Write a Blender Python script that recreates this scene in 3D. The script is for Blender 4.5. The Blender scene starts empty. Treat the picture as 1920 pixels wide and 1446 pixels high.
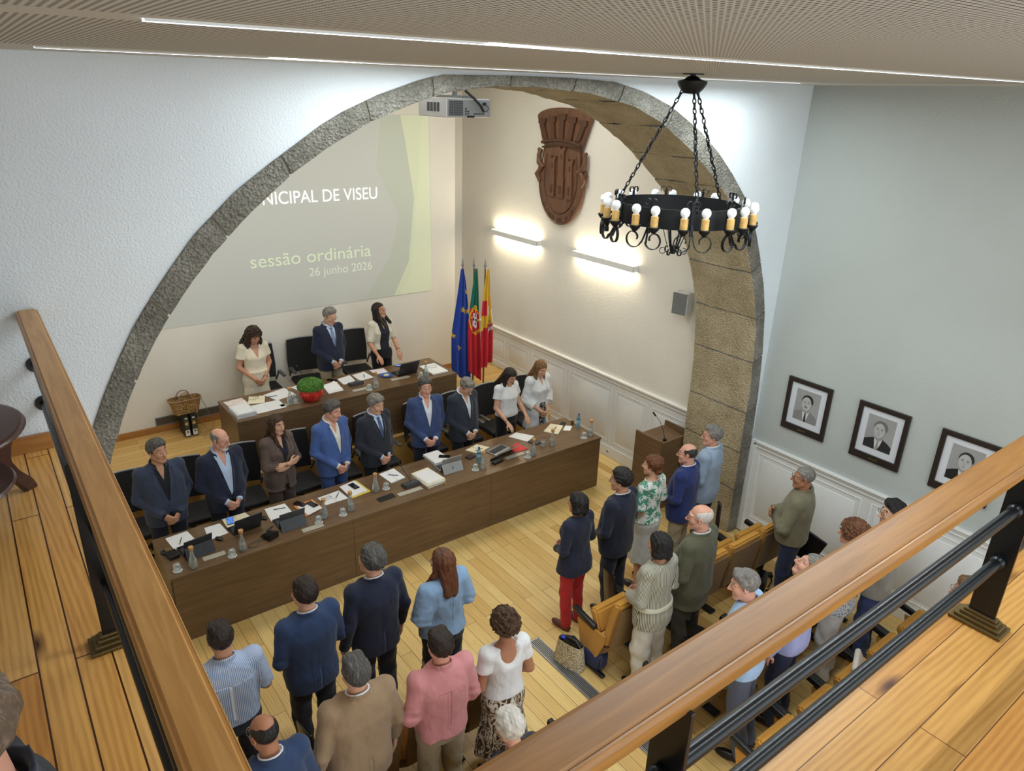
import bpy, bmesh, math, random
import numpy as np
from mathutils import Vector, Matrix, Euler, geometry
random.seed(7); np.random.seed(7)
S = bpy.context.scene; C = S.collection
PI = math.pi
# ------------------------------------------------------------------ camera, light, exposure
CAMR = ((0.79974973, -0.20014901, 0.56598652), (-0.59952586, -0.31516359, 0.73569060), (0.03113060, -0.92769191, -0.37204650))
cd = bpy.data.cameras.new('camera'); cam = bpy.data.objects.new('camera', cd); C.objects.link(cam)
cd.sensor_fit = 'HORIZONTAL'; cd.sensor_width = 36.0; cd.lens = 1337.56 / 1920 * 36.0; cd.clip_start = 0.05; cd.clip_end = 100
cam.matrix_world = Matrix(((CAMR[0][0], -CAMR[0][1], -CAMR[0][2], 0), (CAMR[1][0], -CAMR[1][1], -CAMR[1][2], 0), (CAMR[2][0], -CAMR[2][1], -CAMR[2][2], 5.2), (0, 0, 0, 1)))
S.camera = cam
S.view_settings.view_transform = 'Standard'; S.view_settings.look = 'None'; S.view_settings.gamma = 1.0
S.view_settings.use_curve_mapping = False; S.view_settings.exposure = 0.08
S.cycles.use_denoising = True; S.cycles.max_bounces = 7; S.cycles.diffuse_bounces = 3; S.cycles.use_adaptive_sampling = True; S.cycles.adaptive_threshold = 0.02; S.cycles.transmission_bounces = 6; S.cycles.transparent_max_bounces = 8
S.cycles.caustics_reflective = False; S.cycles.caustics_refractive = False; S.cycles.sample_clamp_indirect = 4.0
W = bpy.data.worlds.new('world'); S.world = W; W.use_nodes = True
W.node_tree.nodes['Background'].inputs[0].default_value = (0.85, 0.93, 1.0, 1); W.node_tree.nodes['Background'].inputs[1].default_value = 2.3

def srgb(c):
    f = lambda v: v / 12.92 if v <= 0.04045 else ((v + 0.055) / 1.055) ** 2.4
    return tuple(f(v / 255.0) for v in c) + (1.0,)

def area(name, loc, rot, sx, sy, energy, col):
    l = bpy.data.lights.new(name, 'AREA'); l.shape = 'RECTANGLE'; l.size = sx; l.size_y = sy; l.energy = energy; l.color = col
    o = bpy.data.objects.new(name, l); o.location = loc; o.rotation_euler = rot; C.objects.link(o); return o
COOL = (0.86, 0.96, 1.0); WARM = (1.0, 0.86, 0.62)
def ceil_z(x): return 5.348 + 0.012 * x
area('ceiling_strip_light', (3.35, 4.06, 5.365), (0, 0, 0), 5.9, 0.05, 92, COOL)
area('ceiling_strip_light', (2.9, 2.05, 5.365), (0, 0, 0), 5.0, 0.05, 108, COOL)
area('ceiling_strip_light', (2.6, 0.0, 5.365), (0, 0, 0), 5.0, 0.05, 45, COOL)  # unseen third strip, added to brighten the gallery side of the room
area('alcove_ceiling_light', (1.9, 8.2, 5.68), (0, 0, 0), 2.2, 1.2, 45, (1.0, 0.98, 0.90))
area('alcove_ceiling_light', (5.4, 8.0, 5.68), (0, 0, 0), 2.2, 1.2, 45, (1.0, 0.98, 0.90))
for yc in (9.605, 7.455):
    area('wall_lamp_light', (7.345, yc, 3.095), (PI, 0, 0), 0.05, 1.22, 10, WARM)
    area('wall_lamp_light', (7.345, yc, 3.005), (0, 0, 0), 0.05, 1.22, 10, WARM)

# ------------------------------------------------------------------ object helpers
def tag(o, label=None, cat=None, group=None, kind=None):
    if label: o['label'] = label
    if cat: o['category'] = cat
    if group: o['group'] = group
    if kind: o['kind'] = kind
    return o
def empty(name, loc=(0, 0, 0), rz=0.0, label=None, cat=None, group=None):
    o = bpy.data.objects.new(name, None); o.empty_display_size = 0.1; C.objects.link(o)
    o.location = loc; o.rotation_euler = (0, 0, rz); return tag(o, label, cat, group)
def children(o): return list(o.children)
def dup(root, loc, rz=None, label=None, group=None):
    r = root.copy(); C.objects.link(r); r.location = loc
    if rz is not None: r.rotation_euler = (0, 0, rz)
    tag(r, label, None, group)
    for ch in children(root):
        c = ch.copy(); C.objects.link(c); c.parent = r
        for g in children(ch):
            d = g.copy(); C.objects.link(d); d.parent = c
    return r

class MB:
    """collects shapes into one bmesh, build() links it as one mesh object"""
    def __init__(s): s.bm = bmesh.new(); s.mi = 0
    def _merge(s, b, M=None):
        me = bpy.data.meshes.new('tmp'); 
        if M is not None: b.transform(M)
        for f in b.faces: f.material_index = s.mi
        b.to_mesh(me); b.free(); s.bm.from_mesh(me); bpy.data.meshes.remove(me); return s
    def box(s, c, d, bev=0.0, rot=None, seg=2):
        b = bmesh.new(); bmesh.ops.create_cube(b, size=1.0); b.transform(Matrix.Diagonal((d[0], d[1], d[2], 1)))
        if bev > 0: bmesh.ops.bevel(b, geom=list(b.edges), offset=bev, segments=seg, affect='EDGES', profile=0.5)
        M = Matrix.Translation(c)
        if rot is not None: M = M @ Euler(rot).to_matrix().to_4x4()
        return s._merge(b, M)
    def cyl(s, p0, p1, r0, r1=None, n=16, cap=True):
        r1 = r0 if r1 is None else r1; p0 = Vector(p0); p1 = Vector(p1); d = p1 - p0
        b = bmesh.new(); bmesh.ops.create_cone(b, cap_ends=cap, segments=n, radius1=r0, radius2=r1, depth=d.length)
        M = Matrix.Translation((p0 + p1) / 2) @ d.to_track_quat('Z', 'Y').to_matrix().to_4x4()
        return s._merge(b, M)
    def sph(s, c, r, n=16, sc=(1, 1, 1)):
        b = bmesh.new(); bmesh.ops.create_uvsphere(b, u_segments=n, v_segments=max(6, n // 2), radius=r)
        return s._merge(b, Matrix.Translation(c) @ Matrix.Diagonal((sc[0], sc[1], sc[2], 1)))
    def lathe(s, prof, c=(0, 0, 0), n=24, M=None):
        b = bmesh.new(); rings = []
        for (r, z) in prof:
            if r < 1e-5: rings.append([b.verts.new((0, 0, z))])
            else: rings.append([b.verts.new((r * math.cos(2 * PI * i / n), r * math.sin(2 * PI * i / n), z)) for i in range(n)])
        for a, q in zip(rings, rings[1:]):
            for i in range(n):
                j = (i + 1) % n
                if len(a) == 1 and len(q) == 1: continue
                if len(a) == 1: b.faces.new((a[0], q[j], q[i]))
                elif len(q) == 1: b.faces.new((a[i], a[j], q[0]))
                else: b.faces.new((a[i], a[j], q[j], q[i]))
        bmesh.ops.recalc_face_normals(b, faces=b.faces)
        return s._merge(b, Matrix.Translation(c) @ M if M is not None else Matrix.Translation(c))
    def tube(s, pts, r, n=8, closed=False, flat=None, up=None):
        """round tube, or a flat bar (flat=(width,thick)) swept along pts"""
        P = [Vector(p) for p in pts]; b = bmesh.new(); rings = []; m = len(P); prev = None
        for i in range(m):
            if closed: t = (P[(i + 1) % m] - P[i - 1])
            else: t = P[min(i + 1, m - 1)] - P[max(i - 1, 0)]
            t.normalize()
            u = Vector(up) if up is not None else (prev if prev is not None else (Vector((0, 0, 1)) if abs(t.z) < 0.9 else Vector((1, 0, 0))))
            a = (u - t * u.dot(t)); 
            if a.length < 1e-4: a = t.orthogonal()
            a.normalize(); prev = a; c = t.cross(a); rr = r[i] if isinstance(r, (list, tuple)) else r
            if flat: 
                w, h = flat[0] / 2, flat[1] / 2
                rings.append([b.verts.new(P[i] + a * x * w + c * y * h) for x, y in ((-1, -1), (1, -1), (1, 1), (-1, 1))])
            else: rings.append([b.verts.new(P[i] + (a * math.cos(2 * PI * k / n) + c * math.sin(2 * PI * k / n)) * rr) for k in range(n)])
        q = len(rings[0])
        for i in range(m if closed else m - 1):
            A, B = rings[i], rings[(i + 1) % m]
            for k in range(q): b.faces.new((A[k], A[(k + 1) % q], B[(k + 1) % q], B[k]))
        if not closed: b.faces.new(rings[0][::-1]); b.faces.new(rings[-1])
        bmesh.ops.recalc_face_normals(b, faces=b.faces)
        return s._merge(b)
    def prism(s, poly, h, M=None, bev=0.0):
        """2D polygon (x,y) extruded from z=0 to z=h, placed with M"""
        b = bmesh.new(); vs = [b.verts.new((x, y, 0)) for x, y in poly]; f = b.faces.new(vs)
        r = bmesh.ops.extrude_face_region(b, geom=[f]); 
        for v in r['geom']:
            if isinstance(v, bmesh.types.BMVert): v.co.z += h
        bmesh.ops.recalc_face_normals(b, faces=b.faces)
        if bev: bmesh.ops.bevel(b, geom=list(b.edges), offset=bev, segments=2, affect='EDGES')
        return s._merge(b, M)
    def grid(s, fn, nu, nv, closed_u=False):
        b = bmesh.new(); V = [[b.verts.new(fn(i / nu, j / nv)) for i in range(nu + (0 if closed_u else 1))] for j in range(nv + 1)]
        for j in range(nv):
            for i in range(nu):
                k = (i + 1) % nu if closed_u else i + 1
                b.faces.new((V[j][i], V[j][k], V[j + 1][k], V[j + 1][i]))
        return s._merge(b)
    def quad(s, *pts):
        b = bmesh.new(); b.faces.new([b.verts.new(p) for p in pts]); return s._merge(b)
    def text(s, body, size, M, th=0.001, align='LEFT', space=1.0):
        cu = bpy.data.curves.new('txt', 'FONT'); cu.body = body; cu.size = size; cu.extrude = th; cu.align_x = align; cu.space_character = space
        o = bpy.data.objects.new('txt', cu); C.objects.link(o); dg = bpy.context.evaluated_depsgraph_get(); dg.update()
        me = bpy.data.meshes.new_from_object(o.evaluated_get(dg)); b = bmesh.new(); b.from_mesh(me)
        bpy.data.objects.remove(o); bpy.data.curves.remove(cu); bpy.data.meshes.remove(me)
        return s._merge(b, M)
    def build(s, name, mats, parent=None, smooth=None, label=None, loc=None):
        me = bpy.data.meshes.new(name); s.bm.to_mesh(me); s.bm.free()
        for m in (mats if isinstance(mats, (list, tuple)) else [mats]): me.materials.append(m)
        o = bpy.data.objects.new(name, me); C.objects.link(o)
        if loc is not None: o.location = loc
        if parent is not None: o.parent = parent
        if smooth is not None:
            me.shade_smooth()
            if smooth < 179:
                try: me.set_sharp_from_angle(angle=math.radians(smooth))
                except Exception: pass
        if label: o['label'] = label
        return o
def obj_from_arrays(name, V, F, mats, parent=None, mi=None, smooth=True):
    me = bpy.data.meshes.new(name); n = len(V); m = len(F)
    me.vertices.add(n); me.vertices.foreach_set('co', np.ascontiguousarray(V, dtype=np.float32).ravel())
    me.loops.add(m * 4); me.loops.foreach_set('vertex_index', np.ascontiguousarray(F, dtype=np.int32).ravel())
    me.polygons.add(m); me.polygons.foreach_set('loop_start', np.arange(0, m * 4, 4, dtype=np.int32))
    try: me.polygons.foreach_set('loop_total', np.full(m, 4, dtype=np.int32))
    except Exception: pass
    for k in mats: me.materials.append(k)
    if mi is not None: me.polygons.foreach_set('material_index', np.ascontiguousarray(mi, dtype=np.int32))
    me.update(calc_edges=True); me.validate()
    if smooth: me.shade_smooth()
    o = bpy.data.objects.new(name, me); C.objects.link(o)
    if parent is not None: o.parent = parent
    return o

# ------------------------------------------------------------------ materials
class N:
    def __init__(s, name):
        s.m = bpy.data.materials.new(name); s.m.use_nodes = True; s.t = s.m.node_tree; s.b = s.t.nodes['Principled BSDF']; s.co = None
    def n(s, typ, **kw):
        nd = s.t.nodes.new(typ)
        for k, v in kw.items():
            if k.startswith('i_'):
                key = k[2:]; key = int(key) if key.isdigit() else key.replace('_', ' ')
                nd.inputs[key].default_value = v
            else: setattr(nd, k, v)
        return nd
    def l(s, a, b): s.t.links.new(a, b)
    def coord(s, scale=(1, 1, 1), rot=(0, 0, 0), loc=(0, 0, 0), kind='Object'):
        tc = s.n('ShaderNodeTexCoord'); mp = s.n('ShaderNodeMapping'); mp.inputs['Scale'].default_value = scale; mp.inputs['Rotation'].default_value = rot; mp.inputs['Location'].default_value = loc
        s.l(tc.outputs[kind], mp.inputs['Vector']); return mp.outputs['Vector']
    def noise(s, vec, scale, detail=4, rough=0.55, dist=0.0):
        nd = s.n('ShaderNodeTexNoise'); nd.inputs['Scale'].default_value = scale; nd.inputs['Detail'].default_value = detail; nd.inputs['Roughness'].default_value = rough; nd.inputs['Distortion'].default_value = dist
        s.l(vec, nd.inputs['Vector']); return nd.outputs['Fac']
    def vor(s, vec, scale, feature='F1', out='Distance'):
        nd = s.n('ShaderNodeTexVoronoi', feature=feature); nd.inputs['Scale'].default_value = scale; s.l(vec, nd.inputs['Vector']); return nd.outputs[out]
    def ramp(s, fac, stops, interp='LINEAR'):
        nd = s.n('ShaderNodeValToRGB'); cr = nd.color_ramp; cr.interpolation = interp
        while len(cr.elements) < len(stops): cr.elements.new(0.5)
        for e, (p, c) in zip(cr.elements, stops): e.position = p; e.color = c if len(c) == 4 else srgb(c)
        s.l(fac, nd.inputs['Fac']); return nd.outputs['Color']
    def mix(s, fac, a, b, mode='MIX'):
        nd = s.n('ShaderNodeMix', data_type='RGBA', blend_type=mode)
        for sock, v in ((nd.inputs[0], fac), (nd.inputs[6], a), (nd.inputs[7], b)):
            if isinstance(v, (int, float)): sock.default_value = v
            elif isinstance(v, tuple): sock.default_value = v if len(v) == 4 else srgb(v)
            else: s.l(v, sock)
        return nd.outputs[2]
    def math(s, op, a, b=None):
        nd = s.n('ShaderNodeMath', operation=op)
        for k, v in ((0, a), (1, b)):
            if v is None: continue
            if isinstance(v, (int, float)): nd.inputs[k].default_value = v
            else: s.l(v, nd.inputs[k])
        return nd.outputs[0]
    def bump(s, h, strength=0.3, dist=0.01):
        nd = s.n('ShaderNodeBump'); nd.inputs['Strength'].default_value = strength; nd.inputs['Distance'].default_value = dist
        s.l(h, nd.inputs['Height']); s.l(nd.outputs['Normal'], s.b.inputs['Normal']); return nd
    def color(s, c):
        if isinstance(c, tuple): s.b.inputs['Base Color'].default_value = c if len(c) == 4 else srgb(c)
        else: s.l(c, s.b.inputs['Base Color'])
    def set(s, rough=0.5, metal=0.0, spec=0.5, **kw):
        s.b.inputs['Roughness'].default_value = rough; s.b.inputs['Metallic'].default_value = metal; s.b.inputs['Specular IOR Level'].default_value = spec
        for k, v in kw.items(): s.b.inputs[k.replace('_', ' ')].default_value = v
_mc = {}
def plain(name, c, rough=0.5, metal=0.0, var=0.08, scale=8.0, bump=0.0, bscale=60.0, spec=0.5, **kw):
    key = (name, c, rough, metal)
    if key in _mc: return _mc[key]
    q = N(name); v = q.coord(); base = srgb(c)
    lo = tuple(max(0, x * (1 - var)) for x in base[:3]) + (1,); hi = tuple(min(1, x * (1 + var)) for x in base[:3]) + (1,)
    q.color(q.ramp(q.noise(v, scale), [(0.3, lo), (0.7, hi)]))
    if bump: q.bump(q.noise(v, bscale, 3), bump, 0.004)
    q.set(rough, metal, spec, **kw); _mc[key] = q.m; return q.m
def emis(name, c, strength, base=(0.8, 0.8, 0.8, 1)):
    q = N(name); q.color(base); q.b.inputs['Emission Color'].default_value = c if len(c) == 4 else srgb(c); q.b.inputs['Emission Strength'].default_value = strength; q.set(0.6); return q.m
def plaster(name, c, scale=70.0, strength=0.35, dist=0.006):
    q = N(name); v = q.coord(); q.color(q.ramp(q.noise(v, 1.3, 3), [(0.3, tuple(k * 0.95 for k in srgb(c)[:3]) + (1,)), (0.7, srgb(c))]))
    a = q.noise(v, scale, 3, 0.5); b = q.vor(v, scale * 0.8, 'SMOOTH_F1'); q.bump(q.math('ADD', a, b), strength, dist); q.set(0.85, spec=0.2); return q.m
def planks(name, along, cols, width=0.12, length=1.6, rough=0.35, knots=0.0, gap=0.004, grain=(200, 7), dark=(80, 50, 22), gstr=0.45):
    q = N(name); rz = 0 if along == 'X' else PI / 2
    v = q.coord((1, 1, 1), (0, 0, rz))
    br = q.n('ShaderNodeTexBrick'); br.offset = 0.37; br.offset_frequency = 2; br.squash = 1
    for k, x in (('Scale', 1.0), ('Mortar Size', gap / 2), ('Mortar Smooth', 0.2), ('Bias', 0.0), ('Brick Width', length), ('Row Height', width)): br.inputs[k].default_value = x
    br.inputs['Color1'].default_value = (0, 0, 0, 1); br.inputs['Color2'].default_value = (1, 1, 1, 1); br.inputs['Mortar'].default_value = (0.5, 0.5, 0.5, 1)
    q.l(v, br.inputs['Vector'])
    base = q.ramp(br.outputs['Color'], [(i / (len(cols) - 1), c) for i, c in enumerate(cols)])
    g0 = q.coord((1, 1, 1), (0, 0, rz)); off = q.n('ShaderNodeVectorMath', operation='MULTIPLY_ADD')
    q.l(br.outputs['Color'], off.inputs[0]); off.inputs[1].default_value = (3.7, 9.1, 5.3); q.l(g0, off.inputs[2])
    mp = q.n('ShaderNodeMapping'); mp.inputs['Scale'].default_value = (1.0, 14.0, 1.0); q.l(off.outputs[0], mp.inputs['Vector'])
    gr = q.noise(mp.outputs['Vector'], 2.2, 6, 0.6, 1.2)
    wv = q.n('ShaderNodeTexWave', wave_type='RINGS', rings_direction='Z'); wv.inputs['Scale'].default_value = 2.6; wv.inputs['Distortion'].default_value = 5.0; wv.inputs['Detail'].default_value = 2.0; wv.inputs['Detail Scale'].default_value = 1.0
    mp2 = q.n('ShaderNodeMapping'); mp2.inputs['Scale'].default_value = (0.45, 5.0, 1.0); q.l(off.outputs[0], mp2.inputs['Vector']); q.l(mp2.outputs['Vector'], wv.inputs['Vector'])
    gm = q.math('ADD', q.math('MULTIPLY', gr, 0.78), q.math('MULTIPLY', wv.outputs['Fac'], 0.22))
    gcol = q.ramp(gm, [(0.25, (0.55, 0.42, 0.30, 1)), (0.62, (1, 1, 1, 1))])
    col = q.mix(gstr, base, gcol, 'MULTIPLY')
    if knots:
        mk = q.n('ShaderNodeMapping'); mk.inputs['Scale'].default_value = (1.5, 4.2, 1.0); q.l(off.outputs[0], mk.inputs['Vector'])
        vd = q.vor(mk.outputs['Vector'], 1.0)
        col = q.mix(q.ramp(vd, [(0.06 * knots, (1, 1, 1, 1)), (0.20 * knots, (0, 0, 0, 1))]), col, srgb((74, 36, 14)), 'MIX')
    col = q.mix(br.outputs['Fac'], col, srgb(dark))
    q.color(col); inv = q.math('SUBTRACT', 1.0, br.outputs['Fac']); q.bump(q.math('ADD', inv, q.math('MULTIPLY', gr, 0.15)), 0.25, 0.003)
    q.set(rough, spec=0.4); return q.m
def wood(name, c1, c2, along='X', rough=0.35, scale=3.0, bump=0.1, spec=0.5):
    q = N(name); sc = {'X': (0.7, 12, 12), 'Y': (12, 0.7, 12), 'Z': (12, 12, 0.7)}[along]
    v = q.coord(sc); f = q.noise(v, scale, 6, 0.6, 0.8); v2 = q.coord((1, 1, 1)); f2 = q.noise(v2, 1.7, 3)
    q.color(q.ramp(q.math('ADD', q.math('MULTIPLY', f, 0.75), q.math('MULTIPLY', f2, 0.25)), [(0.3, c1), (0.7, c2)])); q.bump(f, bump, 0.002); q.set(rough, spec=spec); return q.m
def stone(name, cols):
    q = N(name); v = q.coord(); a = q.noise(v, 2.2, 5, 0.6); b = q.noise(v, 45, 4, 0.7); c = q.vor(v, 55)
    m = q.math('ADD', q.math('MULTIPLY', a, 0.55), q.math('MULTIPLY', b, 0.45))
    q.color(q.ramp(m, [(0.28, cols[0]), (0.5, cols[1]), (0.72, cols[2])])); q.bump(q.math('ADD', q.math('MULTIPLY', b, 1.2), c), 0.9, 0.022); q.set(0.9, spec=0.15); return q.m
M_wall = plaster('white_roughcast_plaster', (224, 231, 235), 95, 0.5, 0.006)
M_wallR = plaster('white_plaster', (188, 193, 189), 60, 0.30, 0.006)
M_alc = plaster('warm_lit_plaster', (236, 232, 222), 60, 0.22, 0.005)  # white plaster with the alcove's warm light put into its colour
M_white = plain('white_painted_wood', (232, 233, 230), 0.45, var=0.02)
M_floor = planks('oak_floor', 'Y', [(208, 166, 96), (226, 192, 122), (236, 206, 138), (220, 182, 112), (234, 202, 132)], 0.13, 1.5, 0.34)
M_plat = planks('oak_platform_floor', 'X', [(206, 162, 92), (220, 180, 110), (228, 190, 120), (212, 170, 100)], 0.11, 1.3, 0.30)
M_galY = planks('pine_gallery_floor', 'Y', [(226, 164, 86), (238, 184, 104), (216, 148, 70), (242, 194, 120)], 0.115, 1.9, 0.30, knots=0.8, gap=0.007, dark=(70, 36, 12), gstr=0.7)
M_galX = planks('pine_gallery_floor_front', 'X', [(192, 142, 74), (208, 160, 92), (184, 128, 60), (214, 168, 100)], 0.15, 2.3, 0.32, knots=0.8, gap=0.004, dark=(90, 50, 20), gstr=0.6)
M_skirt = wood('oak_skirting', (150, 98, 48), (186, 132, 72), 'X')
M_railY = wood('varnished_handrail', (176, 122, 60), (220, 168, 100), 'Y', 0.34)
M_railX = wood('varnished_handrail_front', (132, 87, 38), (176, 123, 60), 'X', 0.36)
M_desk = wood('wenge_veneer', (94, 72, 50), (124, 98, 70), 'X', 0.32, 2.2, 0.06)
M_deskside = wood('wenge_side', (94, 72, 50), (124, 98, 70), 'Y', 0.35, 2.2, 0.06)
M_table = wood('mahogany', (52, 28, 20), (80, 46, 34), 'X', 0.3)
M_shield = wood('carved_chestnut', (84, 54, 36), (122, 84, 60), 'Z', 0.5, 2.0, 0.3)
M_shieldd = wood('carved_chestnut_dark', (66, 38, 24), (92, 58, 36), 'Z', 0.5, 2.0, 0.3)
M_stone = stone('granite_face', [(84, 82, 75), (134, 131, 121), (186, 183, 172)])
M_soff = stone('granite_soffit_lit', [(144, 131, 104), (190, 175, 143), (218, 206, 176)])  # arch granite lightened and warmed: light on the soffit put into its colour
M_mortar = plain('grey_mortar', (128, 123, 111), 0.95, bump=0.4)
M_black = plain('black_plastic', (22, 23, 25), 0.42)
M_blackm = plain('black_iron', (34, 36, 38), 0.5, 0.6, bump=0.15)
M_railm = plain('black_painted_steel', (26, 28, 31), 0.28, 0.3)
M_bronze = plain('bronze_base', (112, 94, 58), 0.4, 0.7)
M_grey = plain('grey_plastic', (128, 130, 132), 0.45)
M_silver = plain('silver_aluminium', (178, 180, 182), 0.35, 0.7)
M_paper = plain('white_paper', (236, 237, 238), 0.8, var=0.02)
M_cream = plain('cream_paper', (232, 224, 196), 0.8, var=0.03)
M_cork = plain('cork', (196, 150, 96), 0.85, var=0.2, scale=60, bump=0.2)
M_brass = plain('brass_plate', (128, 112, 70), 0.4, 0.8)
M_screen = plain('dark_screen', (16, 18, 22), 0.15)
def glassm(name, tint=(0.93, 0.96, 0.96, 1), body=0.10, bcol=(0.85, 0.90, 0.90, 1)):
    """thin clear glass: straight-through transparency, edge reflections, a faint milky body"""
    q = N(name); t = q.t; tr = q.n('ShaderNodeBsdfTransparent'); tr.inputs[0].default_value = tint; gl = q.n('ShaderNodeBsdfGlossy'); gl.inputs[0].default_value = (1, 1, 1, 1); gl.inputs['Roughness'].default_value = 0.06
    lw = q.n('ShaderNodeLayerWeight'); lw.inputs[0].default_value = 0.28; m1 = q.n('ShaderNodeMixShader'); q.l(lw.outputs['Facing'], m1.inputs[0]); q.l(tr.outputs[0], m1.inputs[1]); q.l(gl.outputs[0], m1.inputs[2])
    df = q.n('ShaderNodeBsdfDiffuse'); df.inputs[0].default_value = bcol; m2 = q.n('ShaderNodeMixShader'); m2.inputs[0].default_value = body; q.l(m1.outputs[0], m2.inputs[1]); q.l(df.outputs[0], m2.inputs[2])
    q.l(m2.outputs[0], t.nodes['Material Output'].inputs['Surface']); return q.m
M_glass = glassm('clear_glass'); M_water = glassm('water', (0.88, 0.93, 0.94, 1), 0.06)
M_pet = glassm('blue_pet', (0.45, 0.74, 0.90, 1), 0.18, (0.35, 0.70, 0.90, 1))
def printed(name, base=(236, 237, 238), ink=(120, 122, 128), lines=52.0, amt=0.42):
    q = N(name); v = q.coord(); w = q.n('ShaderNodeTexWave', wave_type='BANDS', bands_direction='Y'); w.inputs['Scale'].default_value = lines ; q.l(v, w.inputs['Vector'])
    lm = q.ramp(w.outputs['Fac'], [(0.62, (0, 0, 0, 1)), (0.75, (1, 1, 1, 1))]); wd = q.ramp(q.noise(q.coord((190, 30, 1)), 1.0, 2), [(0.42, (0, 0, 0, 1)), (0.55, (1, 1, 1, 1))])
    f = q.math('MULTIPLY', q.math('MULTIPLY', lm, wd), amt); q.color(q.mix(f, base, ink)); q.set(0.8); return q.m
M_print = printed('printed_paper')
# ================================================================== the room
XR, YA, YAB, YS, YB, ZP, ZG = 7.40, 4.60, 5.48, 10.45, 11.32, 0.57, 3.22
def struct(o, label=None, cat=None): o['kind'] = 'structure'; return tag(o, label, cat)
m = MB(); m.quad((-3, -3, 0), (XR, -3, 0), (XR, 9.2, 0), (-3, 9.2, 0)); struct(m.build('floor', M_floor), 'honey oak plank floor of the council chamber', 'floor')
m = MB(); m.box((3.45, (8.45 + YB) / 2, ZP / 2), (6.9, YB - 8.45, ZP)); m.box((7.15, (9.08 + YB) / 2, ZP / 2), (0.5, YB - 9.08, ZP))
m.box((7.15, 8.93, 0.19), (0.5, 0.30, 0.38)); m.box((7.15, 8.63, 0.095), (0.5, 0.30, 0.19))
struct(m.build('platform_floor', M_plat), 'raised oak platform under the upper desk', 'floor')
m = MB(); m.quad((-3, -3, ceil_z(-3)), (-3, YA + .02, ceil_z(-3)), (XR + .05, YA + .02, ceil_z(XR)), (XR + .05, -3, ceil_z(XR)))
q = N('perforated_ceiling_panel'); v = q.coord()
sx = q.n('ShaderNodeSeparateXYZ'); q.l(v, sx.inputs[0])
def cell(axis, p):
    a = q.math('FRACT', q.math('DIVIDE', sx.outputs[axis], p)); return q.math('SUBTRACT', a, 0.5)
fx, fy = cell(0, 0.020), cell(1, 0.016)
rr = q.math('ADD', q.math('MULTIPLY', fx, fx), q.math('MULTIPLY', fy, fy))
hole = q.math('LESS_THAN', rr, 0.085)
band = q.math('MULTIPLY', q.math('LESS_THAN', sx.outputs[1], 3.86), q.math('GREATER_THAN', q.math('ABSOLUTE', q.math('SUBTRACT', sx.outputs[1], 2.06)), 0.10))
band = q.math('MULTIPLY', band, q.math('LESS_THAN', sx.outputs[0], 6.6)); band = q.math('MULTIPLY', band, q.math('GREATER_THAN', sx.outputs[0], 0.12))
q.color(q.mix(q.math('MULTIPLY', hole, band), (206, 203, 194), (70, 66, 60))); q.set(0.8, spec=0.2)
struct(m.build('ceiling', q.m), 'perforated white ceiling panels over the chamber', 'ceiling')
m = MB(); m.box((3.5, 8.45, 5.85), (8.6, 6.0, 0.1)); struct(m.build('alcove_ceiling', M_alc), 'warm-tinted ceiling over the raised platform', 'ceiling')

OUT = [(0.06, 0), (0.06, 1.2), (0.10, 2.3), (0.23, 2.95), (0.374, 3.314), (0.454, 3.484), (0.54, 3.645), (0.669, 3.867), (0.787, 4.028), (0.862, 4.123), (1.073, 4.376), (1.35, 4.626), (1.583, 4.786), (1.93, 5.011), (2.077, 5.09), (2.336, 5.20), (2.644, 5.30), (2.82, 5.345), (3.4, 5.362), (4.0, 5.37), (4.498, 5.36), (4.851, 5.295), (5.209, 5.185), (5.616, 4.994), (5.95, 4.786), (6.213, 4.579), (6.516, 4.303), (6.77, 3.95), (6.90, 3.70), (7.073, 3.329), (7.182, 3.0), (7.275, 2.5), (7.335, 1.926), (7.36, 1.3), (7.35, 0.6), (7.35, 0)]
INN = [(0.24, 0), (0.24, 1.4), (0.27, 2.2), (0.34, 2.75), (0.422, 3.047), (0.51, 3.265), (0.582, 3.424), (0.679, 3.60), (0.771, 3.755), (0.852, 3.868), (0.952, 3.999), (1.038, 4.102), (1.179, 4.259), (1.41, 4.474), (1.727, 4.724), (1.986, 4.886), (2.293, 5.038), (2.598, 5.15), (2.886, 5.233), (3.265, 5.284), (3.683, 5.295), (4.237, 5.266), (4.758, 5.176), (5.112, 5.051), (5.578, 4.801), (5.943, 4.552), (6.20, 4.352), (6.50, 4.03), (6.70, 3.73), (6.935, 3.248), (7.065, 2.88), (7.13, 2.42), (7.165, 1.977), (7.16, 1.4), (7.18, 0.6), (7.18, 0)]
def arclen(P):
    P = np.array(P); d = np.r_[0, np.cumsum(np.linalg.norm(np.diff(P, axis=0), axis=1))]; return P, d
# the chamber wall with the arched opening
poly = [(-2.2, 0)] + OUT[:1] + OUT[1:] + [(XR, 0), (XR, ceil_z(XR) + .03), (-2.2, ceil_z(-2.2) + .03)]
tri = geometry.tessellate_polygon([[Vector((x, z, 0)) for x, z in poly]])
m = MB()
for y, fl in ((YA, False), (YAB, True)):
    b = bmesh.new(); vs = [b.verts.new((x, y, z)) for x, z in poly]
    for t in tri:
        try: b.faces.new([vs[i] for i in (t if not fl else t[::-1])])
        except ValueError: pass
    bmesh.ops.recalc_face_normals(b, faces=b.faces)
    m._merge(b)
struct(m.build('wall_front', M_wall), 'white roughcast wall around the stone arch', 'wall')
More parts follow.
